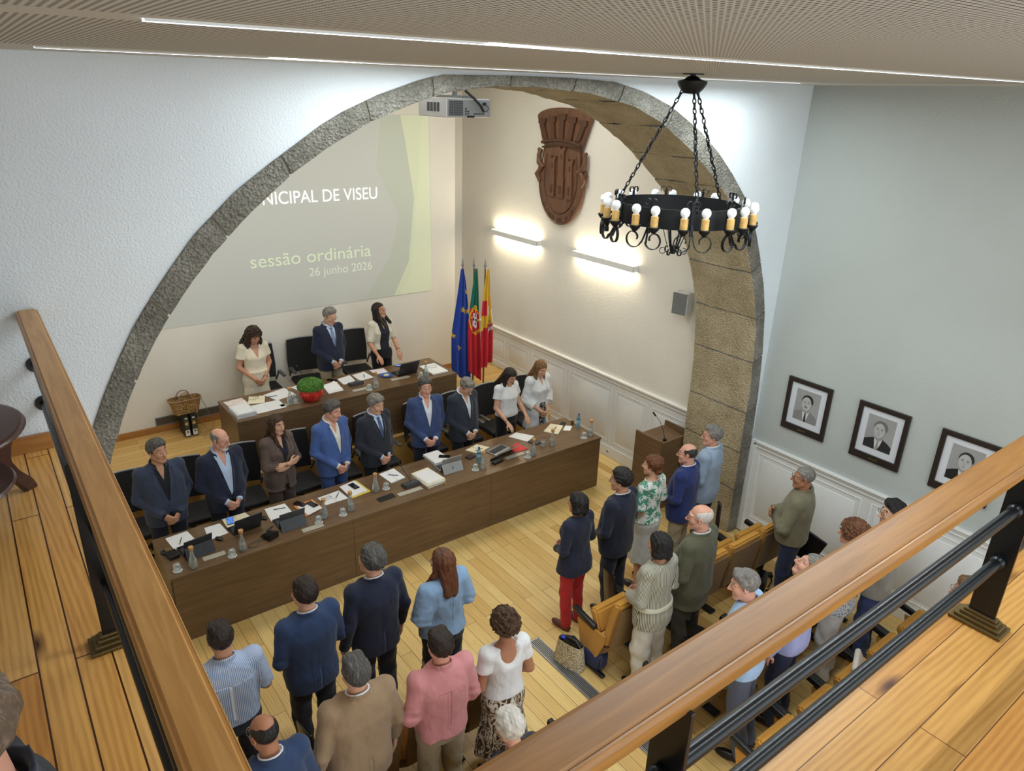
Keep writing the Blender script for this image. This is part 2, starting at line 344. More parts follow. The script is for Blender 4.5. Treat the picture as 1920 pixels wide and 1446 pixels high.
# the arch: one block per voussoir, mortar core between
def resample(P, S):
    P, d = arclen(P); return np.stack([np.interp(S, d, P[:, 0]), np.interp(S, d, P[:, 1])], 1)
Lo = arclen(OUT)[1][-1]; Li = arclen(INN)[1][-1]
rng = np.random.RandomState(3)
m = MB()
def arch_strip(t0, t1, y0, y1, inset, jit, nseg, ny, mi):
    b = bmesh.new(); T = np.linspace(t0, t1, nseg + 1); o = resample(OUT, T * Lo); i = resample(INN, T * Li)
    dv = i - o; L = np.linalg.norm(dv, axis=1, keepdims=True); dv = dv / L
    i = i - dv * inset; o2 = o
    ji = rng.uniform(-jit, jit, (nseg + 1, ny + 1)); jf = rng.uniform(-jit * .6, jit * .6, (nseg + 1, 4))
    V = []
    for k in range(nseg + 1):
        row = []
        for s in range(4): # front face, from outer to inner
            f = s / 3.0; p = o2[k] * (1 - f) + i[k] * f; yy = y0 + (jf[k, s] if s else 0) + (0.012 if s == 3 else 0)
            row.append(b.verts.new((p[0], yy, p[1])))
        for s in range(ny + 1): # soffit, front to back
            f = s / ny; p = i[k] + dv[k] * ji[k, s] * (1 if 0 < s < ny else .7); row.append(b.verts.new((p[0], y0 + 0.03 + (y1 - y0 - 0.03) * f, p[1])))
        row.append(b.verts.new((o2[k][0], y1, o2[k][1])))
        V.append(row)
    for k in range(nseg):
        for s in range(len(V[0]) - 1): 
            f = b.faces.new((V[k][s], V[k][s + 1], V[k + 1][s + 1], V[k + 1][s])); f.material_index = (0 if s < 3 else 1)
    b.faces.new(V[0]); b.faces.new(V[-1][::-1])
    bmesh.ops.recalc_face_normals(b, faces=b.faces)
    me = bpy.data.meshes.new('t'); b.to_mesh(me)
    if mi is not None:
        for p in me.polygons: p.material_index = mi
    b.free(); m.bm.from_mesh(me); bpy.data.meshes.remove(me)
nv = 25; cuts = np.linspace(0, 1, nv + 1); cuts[1:-1] += rng.uniform(-.006, .006, nv - 1)
for a, z in zip(cuts, cuts[1:]): arch_strip(a + .0006, z - .0006, YA - .015, YAB, 0.0, 0.009, 9, 7, None)
arch_strip(0.0, 1.0, YA - .003, YAB - .01, 0.011, 0.001, 120, 3, 2)
struct(m.build('stone_arch', [M_stone, M_soff, M_mortar], smooth=35), 'wide granite arch of rough voussoirs dividing chamber and platform', 'arch')

m = MB(); m.quad((XR, -3, 0), (XR, 5.0, 0), (XR, 5.0, 5.85), (XR, -3, 5.85)); struct(m.build('wall_right', M_wallR), 'white plaster right wall with wainscot', 'wall')
m = MB(); m.quad((XR, 5.0, 0), (XR, YB, 0), (XR, YB, 5.85), (XR, 5.0, 5.85)); struct(m.build('wall_right_alcove', M_alc), 'warm-tinted right wall of the platform with wainscot', 'wall')
m = MB(); m.box(((6.69 - 0.6) / 2 , (YS + YB) / 2, 3.0), (6.69 + 0.6, YB - YS, 5.9)); struct(m.build('wall_back', M_alc), 'warm-tinted wall behind the upper desk', 'wall')
m = MB(); m.quad((6.6, YB, 0), (6.6, YB, 5.85), (XR, YB, 5.85), (XR, YB, 0)); struct(m.build('wall_recess', M_alc), 'warm-tinted recess wall behind the flags', 'wall')
m = MB(); m.quad((-0.6, YAB, 0), (-0.6, YS, 0), (-0.6, YS, 5.85), (-0.6, YAB, 5.85)); struct(m.build('wall_left', M_alc), 'warm-tinted left wall of the platform', 'wall')
m = MB(); m.quad((-2.2, -3, 0), (-2.2, YA, 0), (-2.2, YA, 5.6), (-2.2, -3, 5.6)); struct(m.build('wall_gallery', M_wallR), 'white wall behind the gallery', 'wall')

# wainscot on the right wall: dado rail, panels, skirting (follows the platform)
m = MB(); RP = [(0, 1.335), (-.045, 1.335), (-.05, 1.318), (-.035, 1.300), (-.03, 1.285), (-.018, 1.262), (-.022, 1.25), (-.012, 1.225), (0, 1.225)]
def rail_run(y0, y1):
    M = Matrix(((1, 0, 0, XR), (0, 0, -1, y1), (0, 1, 0, 0), (0, 0, 0, 1))); m.prism(RP, y1 - y0, M)
rail_run(-1.0, 4.52); rail_run(5.49, YB)
m.prism([(0, 1.335), (.05, 1.335), (.055, 1.318), (.035, 1.29), (.018, 1.262), (.012, 1.225), (0, 1.225)], 0.045, Matrix(((0, 0, -1, XR), (-1, 0, 0, YA - .02), (0, 1, 0, 0), (0, 0, 0, 1))))
m.box((XR - .024, 4.555, .64), (.03, .075, 1.25), .004)
struct(m.build('trim_1', M_white), 'white dado rail along the right wall', 'trim')
m = MB()
def panel(y0, y1, z0, z1):
    w = .013
    for (c, d) in (((y0 + y1) / 2, (y1 - y0)),):
        m.box((XR - .004, c, z1), (0.012, d, w), .003); m.box((XR - .004, c, z0), (0.012, d, w), .003)
    m.box((XR - .004, y0, (z0 + z1) / 2), (.014, w, z1 - z0), .004); m.box((XR - .004, y1, (z0 + z1) / 2), (.014, w, z1 - z0), .004)
    m.box((XR - .004, (y0 + y1) / 2, (z0 + z1) / 2), (.012, y1 - y0 - .12, z1 - z0 - .12), .005)
m.box((XR - .002, 1.76, .62), (.004, 5.6, 1.22)); m.box((XR - .002, 7.28, .62), (.004, 3.6, 1.22)); m.box((XR - .002, 10.2, .90), (.004, 2.24, .66))
y = 4.46
while y > -1: panel(y - 1.33, y, .26, 1.165); y -= 1.45
for y0, y1, zb in ((9.87, 10.75, ZP), (9.17, 9.77, ZP), (8.18, 9.07, 0), (7.10, 8.08, 0), (6.38, 7.0, 0), (5.70, 6.27, 0)):
    panel(y0, y1, zb + (.26 if zb == 0 else .17), 1.125)
struct(m.build('trim_2', M_white, smooth=30), 'white raised wainscot panels on the right wall', 'trim')
m = MB()
m.box((XR - .012, 1.76, .09), (.024, 5.6, .18), .006); m.box((XR - .012, 7.28, .09), (.024, 3.6, .18), .006); m.box((XR - .012, 10.2, ZP + .055), (.024, 2.24, .11), .006)
struct(m.build('baseboard_right', M_white), 'white skirting under the wainscot', 'baseboard')
m = MB(); m.box((3.04, YS - .01, ZP + .05), (7.28, .02, .10), .004); struct(m.build('baseboard_back', M_skirt), 'oak skirting under the warm-tinted wall', 'baseboard')
m = MB(); m.box((-.9, YA - .012, ZG + .05), (2.1, .024, .10), .004); struct(m.build('baseboard_gallery', M_skirt), 'oak skirting along the gallery wall', 'baseboard')

# gallery slab with pine boards (two arms)
m = MB(); m.box((-1.0, 1.8, ZG - .15), (2.42, 5.6, .30)); struct(m.build('gallery_floor', M_galY), 'knotty pine boards of the left gallery', 'floor')
m = MB(); m.box((3.80, -.07, ZG - .15), (7.18, 1.86, .30)); struct(m.build('gallery_floor', M_galX), 'knotty pine boards of the front gallery', 'floor')

# strips, set into the ceiling
for (x0, x1, yy, lab) in ((.40, 6.33, 4.06, 'long white light strip in the ceiling nearest the arch'), (.44, 7.3, 2.06, 'long white light strip in the ceiling, second from the arch')):
    r = empty('ceiling_light_strip', ((x0 + x1) / 2, yy, ceil_z((x0 + x1) / 2)), 0, lab, 'ceiling light', 'ceiling light strips')
    L = x1 - x0; ry = -math.atan(.012)
    m = MB(); m.box((0, 0, -.003), (L, .028, .006), 0, (0, ry, 0)); m.build('diffuser', emis('led_diffuser', (226, 232, 255), 9.0), r)
    m = MB(); m.box((0, .017, -.003), (L + .01, .006, .008), 0, (0, ry, 0)); m.box((0, -.017, -.003), (L + .01, .006, .008), 0, (0, ry, 0)); m.build('frame', M_white, r)

# projected slide: projector light painted as thin, faintly glowing layers on the wall
r = empty('projected_slide', (4.1, YS - .004, ZP + 2.9), 0, 'grey green projected slide reading MUNICIPAL DE VISEU on the warm-tinted wall', 'projection')
oz = ZP + 2.9
def sl(pts, d, c, nm, e=0.0):
    mm = MB(); mm.prism([(x - 4.1, z - oz) for x, z in pts], .001, Matrix(((1, 0, 0, 0), (0, 0, -1, -d), (0, 1, 0, 0), (0, 0, 0, 1))))
    q = N(nm); q.color(c); q.set(0.9, spec=0.1)
    if e: q.b.inputs['Emission Color'].default_value = srgb(c); q.b.inputs['Emission Strength'].default_value = e
    return mm.build(nm, q.m, r)
sl([(1.2, 2.086), (6.222, 2.086), (6.202, 4.93), (1.2, 4.93)], 0, (213, 215, 209), 'slide_background', .0)
sl([(4.946, 2.09), (5.482, 2.09), (5.777, 2.648), (5.899, 3.674), (5.749, 4.604), (5.683, 4.92), (5.35, 4.92), (5.25, 4.15), (5.62, 3.4), (5.45, 2.78)], .0015, (207, 213, 200), 'pale_swoosh', .0)
sl([(5.683, 4.925), (6.19, 4.925), (6.215, 2.092), (5.482, 2.092), (5.777, 2.648), (5.899, 3.674), (5.749, 4.604)], .002, (226, 233, 204), 'green_wedge', .03)
sl([(6.06, 4.925), (6.19, 4.925), (6.215, 2.092), (5.60, 2.092), (5.80, 2.45), (5.90, 3.2)], .003, (230, 236, 208), 'yellow_wedge', .03)
def slt(txt, x0, x1, zb, size, c, e, nm, bold=0.0):
    mm = MB(); mm.text(txt, size, Matrix(((1, 0, 0, 0), (0, 0, -1, -.005), (0, 1, 0, 0), (0, 0, 0, 1))), .0008 )
    xs = [v.co.x for v in mm.bm.verts]; k = (x1 - x0) / (max(xs) - min(xs)); x_ = min(xs)
    for v in mm.bm.verts: v.co.x = (v.co.x - x_) * k + x0 - 4.1; v.co.z += zb - oz
    mm.build(nm, emis('projected_white' if not bold else 'projected_green', c, e, srgb(c)), r)
slt('MUNICIPAL DE VISEU', 3.10, 5.24, 3.69, .255, (250, 252, 250), .45, 'title_line')
slt('sess\u00e3o ordin\u00e1ria', 3.175, 5.09, 2.80, .275, (222, 232, 202), .22, 'subtitle_line', 1)
slt('26 junho 2026', 4.047, 5.10, 2.583, .185, (226, 232, 214), .20, 'date_line', 1)
# ================================================================== people: distance fields meshed with surface nets
F32 = np.float32
def A(*v): return np.array(v, F32)
def rc(P, a, b, ra, rb):
    a = A(*a); b = A(*b); ba = b - a; t = np.clip(((P - a) @ ba) / max(float(ba @ ba), 1e-9), 0, 1)
    return np.linalg.norm(P - a - t[:, None] * ba, axis=1) - (ra + (rb - ra) * t)
def ell(P, c, r):
    q = (P - A(*c)) / A(*r); k0 = np.linalg.norm(q, axis=1); k1 = np.linalg.norm(q / A(*r), axis=1)
    return k0 * (k0 - 1) / np.maximum(k1, 1e-6)
def smin(a, b, k):
    h = np.clip(0.5 + 0.5 * (b - a) / k, 0, 1); return b + (a - b) * h - k * h * (1 - h)
def smax(a, b, k): return -smin(-a, -b, k)
def gyr(P, f, seed=0.0):
    x, y, z = (P[:, 0] * f + seed, P[:, 1] * f + seed * 1.7, P[:, 2] * f + seed * 0.6)
    return np.sin(x) * np.cos(y) + np.sin(y) * np.cos(z) + np.sin(z) * np.cos(x)
def loft(P, rows, e=2.4):
    R = np.array(rows, F32); z = np.clip(P[:, 2], R[0, 0], R[-1, 0])
    # smooth interpolation: pre-sampled and filtered
    zz = np.linspace(R[0, 0], R[-1, 0], 160); T = [np.interp(zz, R[:, 0], R[:, k]) for k in (1, 2, 3)]
    ker = np.hanning(15); ker /= ker.sum(); T = [np.convolve(np.pad(t, 7, mode='edge'), ker, 'valid') for t in T]
    a, b, c = (np.interp(z, zz, t).astype(F32) for t in T)
    r = (np.abs(P[:, 0] / a) ** e + np.abs((P[:, 1] - c) / b) ** e) ** (1.0 / e)
    d = (r - 1) * np.minimum(a, b)
    return np.maximum(d, np.maximum(R[0, 0] - P[:, 2], P[:, 2] - R[-1, 0]))
_off = np.array([(i, j, k) for i in (0, 1) for j in (0, 1) for k in (0, 1)])
def snet(fn, lo, hi, h):
    lo = np.array(lo, float) - h; hi = np.array(hi, float) + h; n = np.ceil((hi - lo) / h).astype(int) + 1
    ax = [(lo[i] + h * np.arange(n[i])).astype(F32) for i in range(3)]
    # coarse pass, then only the blocks near the surface
    B = 6; nb = np.ceil(n / B).astype(int); cc = [lo[i] + h * (np.arange(nb[i]) * B + (B - 1) / 2.0) for i in range(3)]
    G = np.stack(np.meshgrid(*cc, indexing='ij'), -1).reshape(-1, 3).astype(F32); dc = fn(G).reshape(nb)
    near = np.abs(dc) < h * B * 1.25
    full = np.repeat(np.repeat(np.repeat(np.where(dc < 0, -1.0, 1.0), B, 0), B, 1), B, 2)[:n[0], :n[1], :n[2]].astype(F32)
    msk = np.repeat(np.repeat(np.repeat(near, B, 0), B, 1), B, 2)[:n[0], :n[1], :n[2]]
    I = np.argwhere(msk); P = np.stack([ax[0][I[:, 0]], ax[1][I[:, 1]], ax[2][I[:, 2]]], 1)
    full[I[:, 0], I[:, 1], I[:, 2]] = fn(P)
    F = full; F[0] = 1; F[-1] = 1; F[:, 0] = 1; F[:, -1] = 1; F[:, :, 0] = 1; F[:, :, -1] = 1
    s = F < 0; c = np.zeros(tuple(n - 1), np.int8)
    for o in _off: c += s[o[0]:n[0] - 1 + o[0], o[1]:n[1] - 1 + o[1], o[2]:n[2] - 1 + o[2]]
    cells = np.argwhere((c > 0) & (c < 8)); idx = -np.ones(tuple(n - 1), np.int64); idx[cells[:, 0], cells[:, 1], cells[:, 2]] = np.arange(len(cells))
    acc = np.zeros((len(cells), 3)); cnt = np.zeros(len(cells))
    for a_ in range(3):
        u, w = [k for k in range(3) if k != a_]
        for du in (0, 1):
            for dw in (0, 1):
                o0 = np.zeros(3, int); o0[u] = du; o0[w] = dw; o1 = o0.copy(); o1[a_] = 1
                p0 = cells + o0; p1 = cells + o1; f0 = F[p0[:, 0], p0[:, 1], p0[:, 2]]; f1 = F[p1[:, 0], p1[:, 1], p1[:, 2]]
                x = (f0 < 0) != (f1 < 0); t = f0 / np.where(x, f0 - f1, 1.0); p = o0 + np.zeros((len(cells), 3)); p[:, a_] = np.clip(t, 0, 1)
                acc[x] += p[x]; cnt += x
    V = (cells + acc / np.maximum(cnt, 1)[:, None]) * h + lo
    Q = []
    for a_ in range(3):
        u, w = (a_ + 1) % 3, (a_ + 2) % 3
        sl0 = [slice(1, -1)] * 3; sl0[a_] = slice(0, -1); sl1 = [slice(1, -1)] * 3; sl1[a_] = slice(1, None)
        s0, s1 = s[tuple(sl0)], s[tuple(sl1)]; E = np.argwhere(s0 != s1); base = np.ones(3, int); base[a_] = 0; E = E + base
        du = np.zeros(3, int); du[u] = 1; dw = np.zeros(3, int); dw[w] = 1
        g = lambda p: idx[p[:, 0], p[:, 1], p[:, 2]]
        q = np.stack([g(E - du - dw), g(E - dw), g(E), g(E - du)], 1); flip = ~s[E[:, 0], E[:, 1], E[:, 2]]
        q[flip] = q[flip][:, ::-1]; Q.append(q)
    Q = np.concatenate(Q); Q = Q[(Q >= 0).all(1)]
    return V, Q
def smooth_mesh(V, Q, it=1, lam=0.5):
    for _ in range(it):
        S_ = np.zeros_like(V); c = np.zeros(len(V))
        for k in range(4):
            np.add.at(S_, Q[:, k], V[Q[:, (k + 1) % 4]] + V[Q[:, k - 1]]); np.add.at(c, Q[:, k], 2)
        V = V + lam * (S_ / np.maximum(c, 1)[:, None] - V)
    return V

# ------------------------------------------------------------------ cloth, hair and skin
def cloth(name, c, c2=None, pat=None, sc=1.0, rough=0.85, fold=0.5, var=0.10):
    key = ('cloth', name, c, c2, pat)
    if key in _mc: return _mc[key]
    q = N(name); v = q.coord()
    if pat is None:
        b = srgb(c); f = q.noise(v, 7.0, 4, 0.6); col = q.ramp(f, [(0.25, tuple(x * (1 - var) for x in b[:3]) + (1,)), (0.75, tuple(min(1, x * (1 + var)) for x in b[:3]) + (1,))])
    elif pat in ('stripe', 'hstripe'):
        w = q.n('ShaderNodeTexWave', wave_type='BANDS', bands_direction='X' if pat == 'stripe' else 'Z'); w.inputs['Scale'].default_value = sc; w.inputs['Distortion'].default_value = 0.0
        if pat == 'stripe' and name != 'blue_striped_tie':
            at = q.n('ShaderNodeAttribute'); at.attribute_name = 'cloth_u'; cx_ = q.n('ShaderNodeCombineXYZ'); q.l(at.outputs['Fac'], cx_.inputs[0]); q.l(cx_.outputs[0], w.inputs['Vector'])
        else: q.l(v, w.inputs['Vector'])
        col = q.ramp(w.outputs['Fac'], [(0.42, c), (0.58, c2)])
    elif pat == 'dots': col = q.ramp(q.vor(v, sc), [(0.34, c2), (0.42, c)])
    elif pat == 'floral':
        a = q.vor(v, sc, 'F1'); n2 = q.noise(v, sc * 1.3, 3, 0.6, 2.5); col = q.mix(q.ramp(q.math('ADD', q.math('MULTIPLY', a, 0.5), n2), [(0.70, (1, 1, 1, 1)), (0.77, (0, 0, 0, 1))], 'LINEAR'), c, c2)
    elif pat == 'leaf':
        n2 = q.noise(q.coord((1, 1, 0.55), (0.5, 0.3, 0)), sc, 2, 0.4, 3.0); col = q.ramp(n2, [(0.36, (60, 44, 30)), (0.44, (118, 92, 50)), (0.50, (206, 196, 178)), (0.57, (226, 220, 208)), (0.62, (84, 62, 40))])
    elif pat == 'check':
        w1 = q.vor(v, sc, 'F1'); col = q.ramp(w1, [(0.3, c), (0.5, c2)])
    q.color(col); st = q.noise(q.coord((1, 1, 0.6)), 7.0, 3, 0.5, 0.4); fi = q.noise(v, 240, 2)
    q.bump(q.math('ADD', q.math('MULTIPLY', st, 1.0), q.math('MULTIPLY', fi, 0.02)), fold * 1.7, 0.024); q.set(rough, spec=0.25); q.b.inputs['Sheen Weight'].default_value = 0.15
    _mc[key] = q.m; return q.m
def hairm(name, c, c2=None, curl=False, stretch=(34, 7, 9)):
    key = ('hair', name, c)
    if key in _mc: return _mc[key]
    q = N(name); b = srgb(c); c2 = srgb(c2) if c2 else tuple(min(1, x * 2.0 + 0.01) for x in b[:3]) + (1,)
    v = q.coord((14, 14, 14) if curl else stretch); f = q.noise(v, 3.2, 5, 0.65, 1.5 if curl else 0.6)
    q.color(q.ramp(f, [(0.30, tuple(x * 0.70 for x in b[:3]) + (1,)), (0.52, b), (0.80, c2)])); q.bump(f, 0.5, 0.014); q.set(0.5, spec=0.35); _mc[key] = q.m; return q.m
def skinm(name, c):
    key = ('skin', name)
    if key in _mc: return _mc[key]
    q = N(name); v = q.coord(); b = srgb(c); f = q.noise(v, 14, 3)
    q.color(q.ramp(f, [(0.3, tuple(x * y for x, y in zip(b[:3], (0.88, 0.80, 0.78))) + (1,)), (0.7, b)])); q.set(0.55, spec=0.35); q.b.inputs['Subsurface Weight'].default_value = 0.0; _mc[key] = q.m; return q.m
SK = {'light': skinm('light_skin', (216, 170, 142)), 'mid': skinm('warm_skin', (200, 150, 120)), 'pink': skinm('rosy_skin', (222, 168, 144)), 'tan': skinm('tanned_skin', (178, 126, 96))}
M_lip = plain('lips', (190, 122, 108), 0.5); M_eyew = plain('eye_white', (210, 206, 200), 0.3); M_iris = plain('iris', (44, 32, 26), 0.2)
M_rim = plain('dark_glasses_frame', (36, 30, 30), 0.3); M_shoe = plain('black_leather_shoe', (26, 24, 24), 0.35)
M_tieb = cloth('blue_striped_tie', (70, 92, 140), (160, 176, 204), 'stripe', 60.0)

def hand_caps(w, d, nrm, side, curl, s=1.0, spread=1.0):
    """capsules of a hand: wrist w, finger direction d, palm normal nrm, thumb on side"""
    w = np.array(w, float); d = np.array(d, float); d /= np.linalg.norm(d); nrm = np.array(nrm, float); nrm -= d * (nrm @ d); nrm /= np.linalg.norm(nrm); t = np.cross(d, nrm) * side
    caps = []; 
    for k, (off, ln, r) in enumerate(((0.030, 0.074, 0.0095), (0.010, 0.082, 0.0098), (-0.011, 0.076, 0.0094), (-0.030, 0.060, 0.0082))):
        base = w + d * (0.088 - 0.006 * abs(k - 1)) * s + t * off * s * spread; caps.append((w + d * 0.012 * s + t * off * 0.55 * s, base, 0.0165 * s, 0.0125 * s))
        p = base; ang = curl[0] + 0.05 * k
        for q_, fr in ((0, 0.46), (1, 0.30), (2, 0.24)):
            dd = d * math.cos(ang) + nrm * math.sin(ang) + t * (0.05 * (1.5 - k)) * spread; e = p + dd * ln * fr * s; caps.append((p, e, r * s * (1.08 - 0.09 * q_), r * s * (1.0 - 0.10 * q_))); p = e; ang += curl[1]
    b = w + d * 0.025 * s + t * 0.026 * s; m1 = b + (d * 0.55 + t * 0.62 + nrm * 0.35) * 0.046 * s; m2 = m1 + (d * 0.85 + t * 0.15 + nrm * 0.35) * 0.034 * s; m3 = m2 + (d * 0.95 + nrm * 0.25) * 0.022 * s
    caps += [(b, m1, 0.0150 * s, 0.0120 * s), (m1, m2, 0.0115 * s, 0.0100 * s), (m2, m3, 0.0100 * s, 0.0085 * s)]
    return caps
POSES = {  # per side (+1 right, -1 left): elbow, wrist, hand direction, palm normal, thumb side, curl
 'clasp': {1: ((.238, -.025, 1.130), (.080, .185, .970), (-.70, .22, -.66), (-.45, -.75, .2), -1, (.35, .35)), -1: ((-.238, -.025, 1.130), (-.065, .170, .950), (.62, .25, -.72), (.45, -.75, .2), 1, (.5, .45))},
 'sides': {1: ((.245, -.045, 1.130), (.255, .03, .875), (-.02, .15, -1), (-1, .1, 0), -1, (.3, .3)), -1: ((-.245, -.045, 1.130), (-.255, .03, .875), (.02, .15, -1), (1, .1, 0), 1, (.3, .3))},
 'cross': {1: ((.240, .06, 1.130), (-.005, .215, 1.165), (-1, .12, .12), (0, -1, 0), 1, (.25, .2)), -1: ((-.240, .06, 1.120), (.01, .180, 1.105), (1, .10, .16), (0, -1, 0), -1, (.25, .2))},
 'table': {1: ((.245, .02, 1.135), (.215, .235, .965), (-.15, .62, -.60), (0, -.6, -.75), -1, (.12, .12)), -1: ((-.245, .02, 1.135), (-.16, .255, .985), (.15, .55, -.66), (0, -.6, -.75), 1, (.12, .12))},
 'hold': {1: ((.235, -.03, 1.135), (.100, .185, 1.01), (-.70, .45, -.15), (-.2, -.5, .8), -1, (.4, .4)), -1: ((-.235, -.03, 1.135), (-.100, .185, 1.01), (.70, .45, -.15), (.2, -.5, .8), 1, (.4, .4))},
}
def person(label, x, y, z0, height, yaw, pose='clasp', sex='m', w=1.0, belly=0.0, head=(0, 0, 0), skin='light', hair=('short', None), top=None, shirt=None, bottom=None, glasses=None, shoes=None, tie=None, beard=None, extras=(), group=None, sit=False, lean=0.0):
    s = height / 1.75; fem = sex == 'f'; seed = (x * 7.3 + y * 3.1) % 6.28
    root_loc = (x, y, z0)
    # --- pose
    sw = (0.175 if not fem else 0.155) * w; by = belly * 0.55
    arms = {}
    for sd in (1, -1):
        e, wr, hd, hn, ts, cu = POSES[pose][sd]; e = np.array(e); wr = np.array(wr); e[0] *= w * (0.95 if fem else 1.0); wr[0] *= (1.0 if pose != 'sides' else w); wr[1] += by; e[1] += by * 0.2
        if pose in ('sides',) and fem: wr[0] *= .93
        arms[sd] = (np.array((sd * sw, -0.012, 1.415)), e, wr, hd, hn, ts, cu)
    hy, hp, hr = (math.radians(v) for v in head); RH = np.array(Matrix.Rotation(hy, 3, 'Z') @ Matrix.Rotation(hp, 3, 'X') @ Matrix.Rotation(hr, 3, 'Y'), F32)
    piv = A(0, -0.015, 1.525); hs = 0.95 if fem else 1.0
    def H(P): return ((P - piv) @ RH - A(0, 0.022, 0.112)) / hs       # world(local person) -> head local
    def Hi(q): return (RH @ (np.array(q, F32) * hs + A(0, 0.022, 0.112))) + piv
    dh = 0.50 if sit else 0.0
    # --- torso tables
    if not fem: rows = [(.80, .155, .108, 0), (.92, .170, .122, -.005), (1.05, .158, .112, .0), (1.18, .165, .115, .0), (1.31, .180, .122, -.004), (1.40, .165, .098, -.012), (1.455, .115, .078, -.018), (1.49, .062, .058, -.02)]
    else: rows = [(.80, .160, .112, -.005), (.92, .178, .126, -.010), (1.02, .160, .110, .0), (1.12, .136, .098, .0), (1.22, .145, .112, .012), (1.29, .155, .126, .018), (1.38, .145, .095, .0), (1.45, .098, .070, -.012), (1.485, .055, .052, -.015)]
    def R(off, z0_=None, flare=0.0, z1_=None):
        out = []
        for (z, a, b, c) in rows:
            g = math.exp(-((z - 1.06) / .16) ** 2); bb = b + belly * .62 * g; out.append((z, a * w + off + belly * .28 * g, bb + off, c + belly * .42 * g))
        if z0_ is not None:
            if z0_ < out[0][0]: out = [(z0_, out[0][1] + flare, out[0][2] + flare * .6, out[0][3])] + out
            else:
                zz = [r[0] for r in out]; it = [np.interp(z0_, zz, [r[k] for r in out]) for k in (1, 2, 3)]; out = [(z0_, it[0] + flare, it[1] + flare * .6, it[2])] + [r for r in out if r[0] > z0_ + .02]
        if z1_ is not None: out = [r for r in out if r[0] < z1_]
        return out
    if fem: nk = .049
    else: nk = .058 * (1 + .25 * (w - 1))
    # --- body (skin): trunk, limbs, neck; head and forearms meshed finer, same surface
    RB = R(-.006, .88)
    hipz = .90
    def legs(P, r0, r1, r2, dx=.092):
        d = None
        for sd in (1, -1):
            if sit: a_ = smin(rc(P, (sd * dx, 0, hipz), (sd * .14, .36, 1.10), r0, r1), rc(P, (sd * .14, .36, 1.10), (sd * .13, .30, .66), r1, r2), .02)
            else: a_ = smin(rc(P, (sd * dx * w, -.005, hipz), (sd * .098 * w, .015, .50), r0, r1), rc(P, (sd * .098 * w, .015, .50), (sd * .10 * w, -.03, .085), r1, r2), .02)
            d = a_ if d is None else np.minimum(d, a_)
        return d
    def body(P):
        d = loft(P, RB, 2.2); d = smin(d, legs(P, .080, .055, .040), .03)
        for sd in (1, -1):
            sh, e, wr = arms[sd][:3]; d = smin(d, smin(rc(P, sh, e, .050, .041), rc(P, e, e * .35 + wr * .65, .041, .034), .015), .03)
        return smin(d, rc(P, (0, -.02, 1.43), Hi((0, -.022, -.06)), nk, nk * .97), .02)
    V, Q = snet(body, (-.42, -.30, .05), (.42, .52, 1.62), .014); parts = [(V, Q, np.zeros(len(Q), int))]
    def headf(P):
        q = H(P); d = ell(q, (0, -.014, .036), (.0765, .097, .086)); d = smin(d, ell(q, (0, .026, -.030), (.064, .070, .088)), .02)
        for sd in (1, -1):
            d = smin(d, rc(q, (sd * .052, .004, -.055), (sd * .018, .066, -.100), .020, .020), .022); d = smin(d, ell(q, (sd * .040, .062, -.022), (.026, .026, .028)), .02)
            d = smin(d, rc(q, (sd * .014, .086, .030), (sd * .050, .070, .031), .011, .010), .012)
        d = smin(d, ell(q, (0, .072, -.102), (.024, .020, .020)), .02)
        for sd in (1, -1): d = smax(d, -(np.linalg.norm(q - A(sd * .033, .106, .008), axis=1) - .0165), .010)
        d = smin(d, rc(q, (0, .090, .018), (0, .117, -.030), .0085, .0125), .008)
        for sd in (1, -1): d = smin(d, np.linalg.norm(q - A(sd * .013, .101, -.033), axis=1) - .0088, .006); d = smin(d, np.linalg.norm(q - A(sd * .032, .0815, .008), axis=1) - .0115, .004)
        d = smin(d, rc(q, (-.019, .088, -.062), (.019, .088, -.062), .0062, .0062), .006); d = smin(d, rc(q, (-.016, .088, -.073), (.016, .088, -.073), .0070, .0070), .005)
        d = np.maximum(d, -(rc(q, (-.021, .0985, -.0672), (.021, .0985, -.0672), .0022, .0022)))
        for sd in (1, -1):
            qe = q - A(sd * .079, -.008, .002); an = .35 * sd; qx = qe[:, 0] * math.cos(an) - qe[:, 1] * math.sin(an) * 1.0; qy = qe[:, 0] * math.sin(an) + qe[:, 1] * math.cos(an)
            er = ell(np.stack([qx, qy, qe[:, 2]], 1), (0, 0, 0), (.011, .019, .032)); er = smax(er, -ell(np.stack([qx, qy, qe[:, 2]], 1), (sd * .010, .003, .004), (.008, .010, .019)), .004); d = smin(d, er, .006)
        return smin(d * hs, rc(P, (0, -.02, 1.45), Hi((0, -.022, -.06)), nk, nk * .97), .022)
    c = Hi((0, 0, 0)); hv, hq = snet(headf, c - .17, c + .17, .0045)
    keep_z = 1.47
    fc = H(hv[hq].mean(1).astype(F32)); mi = np.zeros(len(hq), int)
    ax_ = np.abs(fc[:, 0]); fr = fc[:, 1] > .05
    mi[fr & (ax_ < .0205) & (fc[:, 2] < -.0585) & (fc[:, 2] > -.0785) & (fc[:, 1] > .080)] = 1
    ey = ((ax_ - .032) / .0135) ** 2 + ((fc[:, 2] - .007) / (.0060 if hp > -.2 else .003)) ** 2 < 1; mi[fr & ey] = 2
    ei = ((ax_ - .0325) / .0058) ** 2 + ((fc[:, 2] - .007) / .0062) ** 2 < 1; mi[fr & ei & ey] = 3
    br = (ax_ > .012) & (ax_ < .054) & (np.abs(fc[:, 2] - (.0375 + .0035 * np.sin((ax_ - .012) / .042 * 3.0) - .12 * np.maximum(0, ax_ - .042))) < .0036) & fr; mi[br] = 4
